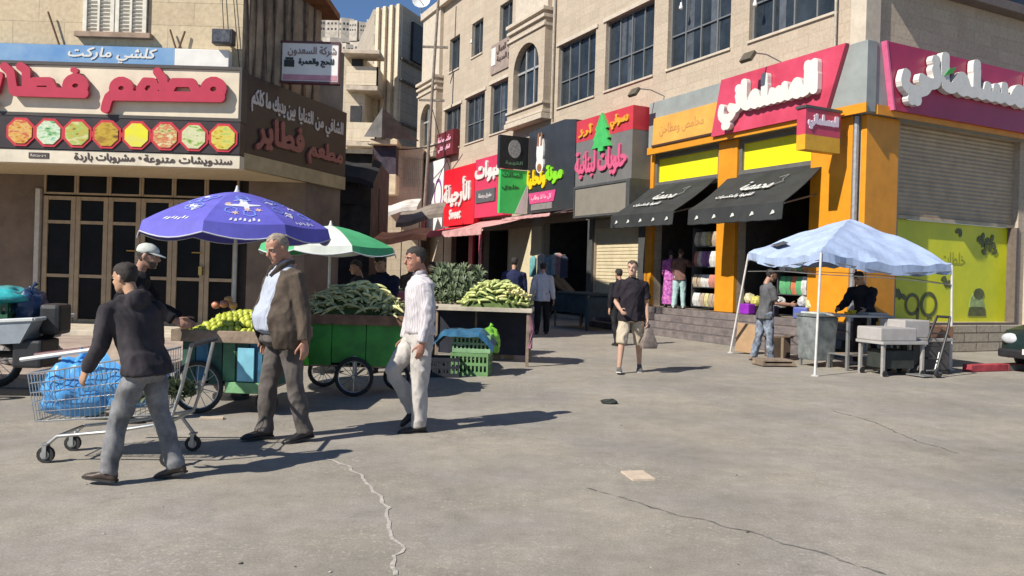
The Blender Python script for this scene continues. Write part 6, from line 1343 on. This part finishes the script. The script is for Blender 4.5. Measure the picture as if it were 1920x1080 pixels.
    # --- eyes, brows, beard, hair
    e = MB(); e.T = HM
    for sd in (-1, 1): e.ell((sd * .034, .0765, .12), (.0125, .010, .0072), 10, 8)
    part('eyes', e, M('eye_white', (.5, .47, .43), .25, .05, 9), o, smooth=2); e = MB(); e.T = HM
    for sd in (-1, 1): e.ell((sd * .034, .0845, .12), (.0058, .0045, .0058), 10, 8)
    part('irises', e, M('iris_brown', (.02, .012, .008), .2, .1, 9), o, smooth=2)
    hm = M('hair_%d_%d' % (int(hair[0] * 100), int(hair[2] * 100)), hair, .7, .35, 40, .5, 160); e = MB(); e.T = HM
    for sd in (-1, 1): e.tube([(sd * .014, .0945, .139), (sd * .036, .0925, .145), (sd * .058, .072, .138)], [(.004, .003), (.005, .0045), (.003, .003)], 6)
    if moust: e.tube([(-.034, .086, .054), (-.014, .1025, .0655), (0, .104, .066), (.014, .1025, .0655), (.034, .086, .054)], [.004, .0075, .0075, .0075, .004], 6)
    part('eyebrows', e, hm, o, smooth=2)
    def shell(name, mat, fn, kk, jit=.0, z1=.2325, cut=True):
        e = MB(); e.T = HM; n, mz = 36, 13; rings = []
        for a in range(mz):
            r_ = []
            for j in range(n):
                q = 2 * math.pi * j / n; z0 = fn(q); z = z0 + (z1 - z0) * a / (mz - 1); p = head_pt(z, q, kk - ((kk - .985) if a == 0 else (kk - 1.03) if a == 1 and kk > 1.03 else 0)); p.z += .008 * (a / (mz - 1)) * (kk > 1.02); nv = noise.noise(p * 55) * jit + noise.noise(p * 20) * jit; r_.append(p * 1 + (p - Vector((0, 0, .11))).normalized() * nv)
            rings.append(r_)
        vs = [p for r_ in rings for p in r_]; fs = [(a * n + j, a * n + (j + 1) % n, (a + 1) * n + (j + 1) % n, (a + 1) * n + j) for a in range(mz - 1) for j in range(n)] + [tuple((mz - 1) * n + j for j in range(n))]; e.add(vs, fs); return part(name, e, mat, o, smooth=2)
    def hl(q): # hairline height round the head (q=pi/2 is the face)
        s = math.sin(q)
        if s > .55: return hairline + .012 * math.cos(6 * q)
        if s > .0: return .112 + (hairline - .112) * min(1, s / .3)
        return .10 - .06 * min(1, -s * 1.3) - (.08 if longhair and s < -.1 else 0)
    if hair is not None and cap != 'scarf': shell('hair', hm, hl if not cap else (lambda q: min(hl(q), .13)), 1.075 if not cap else 1.04, .005, .2325 if not cap else .15)
    if cap:
        if cap == 'scarf': shell('headscarf', topm if False else M('scarf_dark', (.02, .018, .025), .8, .25, 7), lambda q: .165 if math.sin(q) > .6 else .0, 1.12, .004)
        else:
            shell('cap', M('cap_white', (.5, .52, .47), .8, .12, 9), lambda q: .15 if math.sin(q) > 0 else .135, 1.11, .001, .2325)
            e = MB(); e.T = HM; pts = []
            for j in range(13): a = math.pi * (j / 12); pts.append((Vector((math.cos(a) * .076, .02 + math.sin(a) * .075, .158)), Vector((math.cos(a) * .07, .045 + math.sin(a) * .125, .15 - .022 * math.sin(a)))))
            for (a0, b0), (a1, b1) in zip(pts[:-1], pts[1:]): e.quad(a0, a1, b1, b0); e.quad(a0 - Vector((0, 0, .006)), b0 - Vector((0, 0, .006)), b1 - Vector((0, 0, .006)), a1 - Vector((0, 0, .006))); e.quad(b0, b1, b1 - Vector((0, 0, .006)), b0 - Vector((0, 0, .006)))
            part('cap_visor', e, M('cap_white'), o, smooth=2)
    if beard: shell_b = MB(); shell_b.T = HM; shell_b.loft([[head_pt(z, math.pi * (.02 + .96 * j / 17), 1.035) for j in range(18)] + [head_pt(z, math.pi * (.98 - .96 * j / 17), .8) for j in range(18)] for z in (.002, .012, .03, .05, .068)]); part('beard', shell_b, M('stubble', beard, .8, .3, 60), o, smooth=2)
    # --- upper garment
    def torso_rings(extra=0, t0=-.12, bl=belly):
        out = []
        for t, w, d_, yo in ((t0, .192 if t0 < -.05 else .168, .148 if t0 < -.05 else .118, -.02 * min(1, lean / 15)), (.05, .182, .134, -.022 * min(1, lean / 15)), (.25, .160, .115, .004), (.45, .163, .118, .008), (.65, .175, .125, .006), (.8, .182, .12, 0), (.9, .165, .1, -.006), (.97, .11, .078, -.01), (1.03, .068, .066, -.012)):
            fb = bl * math.exp(-((t - .22) / .28) ** 2); c = spine(t) if t >= 0 else up + Vector((0, 0, .55 * t)); trn = Matrix.Rotation(R(twist) * max(0, min(1, t)), 3, 'Z')
            out.append([c + trn @ Vector((math.cos(q) * (w + extra) * bulk * (1 + fb * .5), yo + math.sin(q) * (d_ + extra) * bulk * (1 + (fb * 1.6 if math.sin(q) > 0 else 0)), 0)) for q in [2 * math.pi * j / 28 for j in range(28)]])
        return out
    def sleeves(mm, r0, r1, r2, lng, cuff=.0):
        for i in (0, 1):
            sh, el, wr, fd, ref, sd = J['A', i]; inn = sh - Vector((sd * .05, 0, -.005))
            if lng: mm.tube([inn, sh, sh.lerp(el, .45), el, el.lerp(wr, .5), wr - fd * .012], [r0 * .95, r0, r0 * .93, r1, (r1 + r2) / 2 * .98, r2], 14, (1, 0, 0))
            else: mm.tube([inn, sh, sh.lerp(el, .45), sh.lerp(el, .78)], [r0 * .95, r0, r0 * .97, r0 * 1.02], 14, (1, 0, 0))
    tm_ = MB(); tm_.T = KS; tm_.loft(torso_rings(.004 * loose, -.0 if belt else -.1 if top == 'hoodie' else -.2)); sl_long = sleeve == 'long'
    if not jacket: sleeves(tm_, .068 * loose, .056 * loose, .042 * loose, sl_long)
    tm_.tube([spine(.98) + Vector((0, -.012, 0)), spine(1.07) + Vector((0, -.01, 0))], [(.066, .064), (.058, .058)], 16, (1, 0, 0))
    if hood: tm_.ell(spine(.96) + tw @ Vector((0, -.095, .02)), (.125, .075, .1), 14, 10); tm_.tube([spine(1.0) + Vector((.075, .03, .01)), spine(1.02) + Vector((.09, -.05, .03)), spine(1.03) + Vector((0, -.1, .05)), spine(1.02) + Vector((-.09, -.05, .03)), spine(1.0) + Vector((-.075, .03, .01))], .034, 8, round_=True)
    tt = put({'shirt': 'shirt', 'tshirt': 'tshirt', 'hoodie': 'hoodie', 'jacket': 'jacket'}[top], fuse(tm_, vox * 1.1, 3, .021 * k, 7, pos[0]), topm, o)
    if top == 'shirt':
        e = MB(); e.T = KS
        for sd in (-1, 1): e.tube([spine(1.065) + Vector((sd * .01, .052, -.012)), spine(1.075) + Vector((sd * .058, .02, .004)), spine(1.08) + Vector((sd * .05, -.045, .006)), spine(1.08) + Vector((0, -.07, .008))], [(.006, .022), (.005, .024), (.005, .024), (.005, .024)], 8, (1, 0, 0))
        part('collar', e, topm, tt, smooth=2)
    if jacket:
        jm = MB(); jm.T = KS; rr = torso_rings(.022, -.24); ga = R(jacket[1]); n = 30; prs = []
        for r_i, ring_ in enumerate(rr[:-1]):
            cen = sum(ring_, Vector()) / len(ring_); row = []
            for j in range(n + 1):
                q = math.pi / 2 + ga * (1 + .0 * r_i) + (2 * math.pi - 2 * ga) * j / n; f_ = (q % (2 * math.pi)) / (2 * math.pi) * 28; a, b_ = ring_[int(f_) % 28], ring_[(int(f_) + 1) % 28]; p = a.lerp(b_, f_ - int(f_))
                if r_i == 0: p = p + Vector((0, 0, .0))
                row.append(p)
            prs.append((row, cen))
        for (ra, ca), (rb, cb) in zip(prs[:-1], prs[1:]):
            for j in range(n):
                for s_ in (0, 1):
                    pass
                jm.quad(ra[j], ra[j + 1], rb[j + 1], rb[j]); ins = lambda p, c: p + (c - p).normalized() * .014
                jm.quad(ins(ra[j], ca), ins(rb[j], cb), ins(rb[j + 1], cb), ins(ra[j + 1], ca))
            for j in (0, n): jm.quad(ra[j], rb[j], rb[j] + (cb - rb[j]).normalized() * .014, ra[j] + (ca - ra[j]).normalized() * .014)
        ra, ca = prs[0]
        for j in range(n): jm.quad(ra[j], ra[j + 1], ra[j + 1] + (ca - ra[j + 1]).normalized() * .014, ra[j] + (ca - ra[j]).normalized() * .014)
        ra, ca = prs[-1]
        for j in range(n): jm.quad(ra[j], ra[j + 1], ra[j + 1] + (ca - ra[j + 1]).normalized() * .014, ra[j] + (ca - ra[j]).normalized() * .014)
        sleeves(jm, .082, .07, .056, True)
        jk = put('jacket', fuse(jm, vox * .95, 2, .014 * k, 7, pos[0] + 2), jacket[0], o)
        e = MB(); e.T = KS
        for sd in (-1, 1): e.tube([spine(.86) + Vector((sd * .035, .135, .0)), spine(.96) + Vector((sd * .085, .085, .02)), spine(1.06) + Vector((sd * .082, -.0, .015)), spine(1.08) + Vector((sd * .045, -.075, .012)), spine(1.08) + Vector((0, -.09, .012))], [(.006, .026), (.006, .028), (.005, .018), (.005, .016), (.005, .016)], 8, (1, 0, 0))
        part('collar', e, jacket[0], jk, smooth=2)
    # --- lower garment
    pm = MB(); pm.T = KS
    if skirt:
        pm.loft([[Vector((math.cos(q) * w, math.sin(q) * d_ + yo, z)) for q in [2 * math.pi * j / 24 for j in range(24)]] for z, w, d_, yo in ((hipz + .12, .16, .115, 0), (hipz - .1, .19, .15, 0), (hipz * .5, .21, .18, 0), (.1, .24, .21, 0))])
    else:
        pm.loft([[up + Vector((math.cos(q) * w * bulk, math.sin(q) * d_ * bulk * (1 + (belly * .8 if math.sin(q) > 0 else 0)), z)) for q in [2 * math.pi * j / 24 for j in range(24)]] for z, w, d_ in ((.09, .146, .1), (.0, .166, .12), (-.07, .172, .125), (-.12, .13, .09))])
        for i in (0, 1):
            hh, kn, an, sp, fp = J['L', i]; hh, kn, an = hh + up, kn + up, an + up
            if shorts: pm.tube([hh, hh.lerp(kn, .5), kn + Vector((0, 0, .0)), kn.lerp(an, .1)], [.1, .096, .086, .088], 16, (1, 0, 0))
            else: L_ = loose ** .5; pm.tube([hh, hh.lerp(kn, .45), kn, kn.lerp(an, .35), kn.lerp(an, .8), an + (an - kn).normalized() * .02], [.098, .088 * L_, .07 * L_, .068 * L_, .06 * L_, (.06 * L_, .068 * L_)], 16, (1, 0, 0))
    lg = put('skirt' if skirt else 'shorts' if shorts else 'trousers', fuse(pm, vox * 1.15, 3, .021 * k, 7, pos[1] + 5, .55), botm, o)
    if belt: e = MB(); e.T = KS; z = .075; e.loft([[up + Vector((math.cos(q) * .168 * bulk * s_, math.sin(q) * .122 * bulk * s_ * (1 + (belly * 1.0 if math.sin(q) > 0 else 0)), zz)) for q in [2 * math.pi * j / 24 for j in range(24)]] for zz, s_ in ((z - .018, 1.0), (z - .018, 1.03), (z + .018, 1.03), (z + .018, 1.0))], False); part('belt', e, belt, o, smooth=1)
    # --- shoes
    for i in (0, 1):
        hh, kn, an, sp, fp = J['L', i]; an = an + up; e = MB(); FM = Matrix.Translation(an * k) @ Matrix.Rotation(fp + (0), 4, 'X') @ Matrix.Scale(k, 4); e.T = FM
        sec = [(-.075, .028, -.07, -.005), (-.055, .036, -.075, .03), (-.01, .038, -.075, .035), (.05, .04, -.075, .0), (.10, .047, -.075, -.022), (.15, .045, -.075, -.032), (.185, .03, -.073, -.045), (.2, .012, -.07, -.055)]
        e.loft([[Vector((math.cos(q) * w, y, (z0 + z1) / 2 + math.copysign(abs(math.sin(q)) ** .7, math.sin(q)) * (z1 - z0) / 2)) for q in [2 * math.pi * j / 14 for j in range(14)]] for y, w, z0, z1 in sec]); s_o = put('shoe', fuse(e, vox * .75, 2), shoem, o)
        e = MB(); e.T = FM; e.loft([[Vector((math.cos(q) * (w + .004), y, z)) for z in (-.078, -.062) for q in ((0, math.pi) if z < -.07 else (math.pi, 0))] for y, w, z0, z1 in [(-.08, .026, 0, 0)] + [(s[0], s[1], 0, 0) for s in sec[1:-1]] + [(.203, .016, 0, 0)]]); part('sole', e, M('sole_dark', (.03, .028, .026), .8, .2, 9) if shoem.name != 'sneaker' else M('sole_white', (.55, .53, .5), .6, .1, 9), s_o)
    o['wrists'] = [list((Matrix.Translation(o.location) @ Matrix.Rotation(rz, 4, 'Z') @ (J['A', i][2] * k + J['A', i][3] * .09 * k))) for i in (0, 1)]
    return o
cloth_ = lambda n, c, v=.12, s=7, rough=.85: M(n, c, rough, v, s, .25, 220, spec=.2)
jeans = cloth_('grey_jeans', (.165, .165, .17), .25, 5); dkshoe = M('dark_shoe', (.018, .016, .016), .45, .2, 9); brshoe = M('brown_shoe', (.06, .04, .03), .5, .25, 9); M('sneaker', (.12, .12, .12), .6, .5, 20)
g_ = gnd
def stripes(name, c1, c2, sc=60):
    m = cloth_(name, c1); t = m.node_tree; b = t.nodes['Principled BSDF']; tc = t.nodes.new('ShaderNodeTexCoord'); w = t.nodes.new('ShaderNodeTexWave'); w.inputs['Scale'].default_value = sc / 6.28; w.inputs['Distortion'].default_value = 1.2; w.bands_direction = 'X'
    t.links.new(tc.outputs['Object'], w.inputs['Vector']); r = t.nodes.new('ShaderNodeValToRGB'); r.color_ramp.elements[0].color = (*c1, 1); r.color_ramp.elements[1].color = (*c2, 1); r.color_ramp.elements[0].position = .6; r.color_ramp.elements[1].position = .85; t.links.new(w.outputs['Fac'], r.inputs[0]); t.links.new(r.outputs[0], b.inputs['Base Color']); return m
def patt(name, c1, c2, sc=9):
    return M(name, c1, .8, .1, sc, .2, 120, col2=c2, detail=2)
p = g_(266, 903)
person('boy in a dark hooded sweatshirt and faded grey jeans pushing the trolley', (p.x, p.y), (-.98, .08), 1.49, lean=15, hyaw=-12, hpitch=10, twist=-30, legs=((-12, 4, 4), (18, 9, 4)), arms=((16, 10, 30), (8, 10, 26)), top='hoodie', topm=cloth_('charcoal_hoodie', (.042, .037, .042), .3, 5), botm=cloth_('faded_jeans', (.2, .2, .205), .35, 6), shoem=brshoe, hood=True, hairline=.17, vox=.008, loose=1.12, foot=(-12, 5), skin=(.46, .27, .17), bulk=1.24)
person('man in a white cap and black jacket leaning over the fruit cart', (-3.76, 7.5), (1, .22), 1.72, lean=24, hyaw=-4, hpitch=8, legs=((12, 8), (-10, 6)), arms=((40, 8, 20), (34, 8, 26)), top='jacket', topm=cloth_('black_jacket', (.014, .013, .016), .3, 5), botm=cloth_('black_trousers', (.016, .016, .018), .3, 5), shoem=dkshoe, cap='cap', hair=(.03, .025, .022), vox=.0095, loose=1.15, skin=(.36, .2, .14), beard=(.09, .06, .045))
p = g_(528, 826)
person('grey haired man in an open brown jacket and grey trousers by the fruit cart', (p.x, p.y), (-.74, -.6), 1.76, lean=2, hyaw=8, hpitch=24, legs=((10, 6, 3), (-7, 5, 3)), arms=((-4, 9, 18), (-10, 12, 8)), top='shirt', topm=stripes('pale_blue_shirt', (.42, .45, .52), (.3, .34, .42), 130), botm=cloth_('warm_grey_trousers', (.115, .10, .092), .25, 5), shoem=dkshoe, jacket=(cloth_('brown_jacket', (.11, .084, .064), .28, 6), 40), hair=(.3, .25, .19), hairline=.205, belly=.55, bulk=1.17, vox=.008, belt=M('black_belt', (.012, .011, .011), .4, .1, 9), skin=(.40, .21, .145), loose=1.2, foot=(0, -8))
p = g_(783, 806)
person('man in a loose white striped shirt and pale trousers walking past the carts', (p.x, p.y), (-.9, -.36), 1.71, lean=3, hyaw=2, hpitch=8, legs=((32, 62, 2), (3, 3, 2)), arms=((2, 8, 14), (-4, 9, 16)), top='shirt', topm=stripes('white_striped_shirt', (.55, .52, .53), (.40, .37, .4), 95), botm=cloth_('pale_trousers', (.46, .43, .40), .12, 6), shoem=dkshoe, hair=(.03, .024, .02), hairline=.172, belly=.1, bulk=.98, vox=.008, belt=M('red_brown_belt', (.12, .035, .025), .4, .15, 9), skin=(.37, .18, .125), loose=1.22, foot=(-38, 0))
p = g_(1180, 699)
TP = person('man in a dark t-shirt and khaki shorts walking with a carrier bag', (p.x, p.y), (-.1, -1), 1.74, lean=3, hyaw=-14, hpitch=2, legs=((14, 8, 6), (-12, 10, 6)), arms=((0, 12, 62, 22), (-4, 10, 12)), top='tshirt', topm=cloth_('black_tshirt', (.022, .018, .024), .25, 6), botm=cloth_('khaki_shorts', (.47, .40, .3), .15, 6), shoem=MATS['sneaker'], shorts=True, sleeve='short', hair=(.07, .045, .03), hairline=.185, bulk=1.08, vox=.0095, belly=.12, skin=(.47, .29, .21), foot=(6, -14), curl=.9, loose=1.12)
w_ = Vector(TP['wrists'][1]); b = MB(); b.loft([[(-.02, -.015, -.02), (.02, -.015, -.02), (.02, .015, -.02), (-.02, .015, -.02)], [(-.07, -.04, -.16), (.07, -.04, -.16), (.07, .04, -.16), (-.07, .04, -.16)], [(-.13, -.07, -.34), (.13, -.07, -.34), (.13, .07, -.34), (-.13, .07, -.34)], [(-.12, -.06, -.4), (.12, -.06, -.4), (.12, .06, -.4), (-.12, .06, -.4)]])
single('carrier_bag', b, M('taupe_bag', (.2, .16, .14), .6, .3, 8), 'taupe carrier bag held by the man in shorts', 'bag', w_ + Vector((.02, 0, .03)), .3, smooth=1, bevel=.012)
for q in TP, : q.pop('wrists', None)
p = g_(1015, 626)
person('man in a white shirt and black trousers walking away up the street', (p.x, p.y), (.05, 1), 1.78, lean=1, legs=((8, 4), (-8, 6)), arms=((-6, 14, 14), (6, 14, 14)), top='shirt', topm=cloth_('white_shirt', (.5, .5, .55), .1, 5), botm=MATS['black_trousers'], shoem=dkshoe, vox=.013, hairline=.17, loose=1.2)
p = g_(957, 634)
person('broad man in a navy shirt walking away beside the courgette table', (p.x + .04, p.y), (.1, 1), 1.86, lean=0, legs=((10, 6), (-6, 6)), arms=((12, 9, 40), (10, 9, 40)), top='shirt', topm=cloth_('navy_shirt', (.02, .025, .07), .25, 5), botm=cloth_('navy_trousers', (.018, .019, .026), .3, 5), shoem=dkshoe, vox=.013, hairline=.17, bulk=1.15, loose=1.15)
person('dark figure half hidden behind the man in shorts', (2.36, 17.4), (-.4, 1), 1.66, legs=((12, 6), (-10, 6)), arms=((8, 8, 14), (-8, 8, 14)), top='shirt', topm=cloth_('black_shirt', (.014, .014, .018), .3, 5), botm=MATS['black_trousers'], shoem=dkshoe, vox=.014, hairline=.17, loose=1.15)
person('vendor in dark navy bending behind the leafy cart', (-1.85, 11.6), (-.3, -1), 1.72, lean=14, hpitch=22, legs=((10, 14), (-4, 8)), arms=((40, 10, 30), (34, 10, 34)), top='jacket', topm=cloth_('navy_jacket', (.012, .013, .03), .3, 5), botm=MATS['black_trousers'], shoem=dkshoe, vox=.012, hairline=.17, loose=1.25, bulk=1.15, skin=(.3, .17, .12))
person('figure in a charcoal top standing under the green and white parasol', (-2.42, 12.6), (-.8, -.5), 1.62, lean=4, hpitch=10, legs=((6, 4), (-4, 4)), arms=((12, 9, 40), (8, 9, 30)), top='jacket', topm=cloth_('charcoal_top', (.03, .03, .035), .3, 5), botm=MATS['black_trousers'], shoem=dkshoe, vox=.013, hairline=.17, loose=1.15, skin=(.3, .17, .12))
p = g_(1440, 680)
person('man in a grey t-shirt and torn jeans holding goods under the gazebo', (p.x, p.y + .25), (.93, .1), 1.72, lean=5, hyaw=-4, hpitch=14, legs=((8, 5), (-8, 5)), arms=((18, 10, 68), (14, 10, 72)), top='tshirt', topm=cloth_('grey_tshirt', (.10, .10, .105), .2, 6), botm=cloth_('torn_jeans', (.2, .23, .28), .5, 9), shoem=M('tan_shoe', (.25, .2, .15), .6, .2, 9), sleeve='short', vox=.0105, hairline=.168, skin=(.36, .2, .13), loose=1.1, beard=(.02, .015, .012))
person('vendor in a black jacket stooping over the serving table', (6.62, 14.75), (-.75, -.66), 1.76, lean=20, hpitch=30, hyaw=-6, legs=((8, 10), (-6, 8)), arms=((36, 8, 30), (34, 8, 36)), top='jacket', topm=cloth_('ink_jacket', (.013, .015, .024), .3, 5), botm=cloth_('brown_black_trousers', (.03, .022, .022), .3, 5), shoem=M('pale_shoe', (.4, .38, .36), .6, .15, 9), vox=.0105, hairline=.165, skin=(.38, .22, .15), loose=1.3, bulk=1.1)
q1 = F1.w(-6.25, -.1, .68); q2 = F1.w(-5.8, -.12, .68)
person('woman in a long purple patterned dress and dark headscarf on the shop steps', (q1.x, q1.y, .68), (.4, 1), 1.62, lean=6, legs=((4, 4), (-4, 4)), arms=((20, 9, 40), (16, 9, 40)), top='shirt', topm=patt('purple_pattern', (.5, .16, .36), (.2, .02, .24), 14), botm=MATS['purple_pattern'], shoem=dkshoe, cap='scarf', skirt=True, vox=.0125, loose=1.2)
person('woman in a brown top and pale teal trousers reaching into the doorway', (q2.x, q2.y, .68), (.55, .9), 1.64, lean=2, legs=((6, 4), (-5, 4)), arms=((60, 20, 40), (14, 9, 20)), top='shirt', topm=cloth_('rust_brown_top', (.16, .085, .07), .25, 6), botm=cloth_('pale_teal_trousers', (.34, .48, .47), .15, 6), shoem=M('white_shoe', (.5, .5, .48), .6, .1, 9), sleeve='short', vox=.0125, loose=1.35, longhair=True, hair=(.05, .03, .022))
for u, Y, H_, fc, col, bc, lab in ((832, 24, 1.7, (.2, 1), (.4, .38, .36), (.03, .03, .05), 'person in a pale top walking far up the street'), (872, 27, 1.74, (-.3, -1), (.2, .04, .05), (.02, .02, .03), 'person in a dark red top far up the street'), (900, 21.5, 1.66, (.4, 1), (.02, .02, .025), (.03, .03, .035), 'person in black beside the courgette stall further back'), (770, 20, 1.68, (.5, -1), (.1, .07, .05), (.02, .02, .02), 'person in a brown top in the shade behind the parasols'), (812, 18.5, 1.7, (-1, -.3), (.03, .06, .05), (.02, .02, .02), 'person in a dark green top behind the man in the striped shirt')):
    person(lab, ((u - 960) / 1480 * Y, Y), fc, H_, legs=((10, 6), (-8, 6)), arms=((8, 9, 20), (-6, 9, 20)), top='shirt', topm=cloth_('far_top_%d' % u, col, .2, 5), botm=cloth_('far_bottom_%d' % u, bc, .2, 5), shoem=dkshoe, vox=.017, loose=1.15)
for o_ in [o for o in bpy.data.objects if 'wrists' in o]: del o_['wrists']
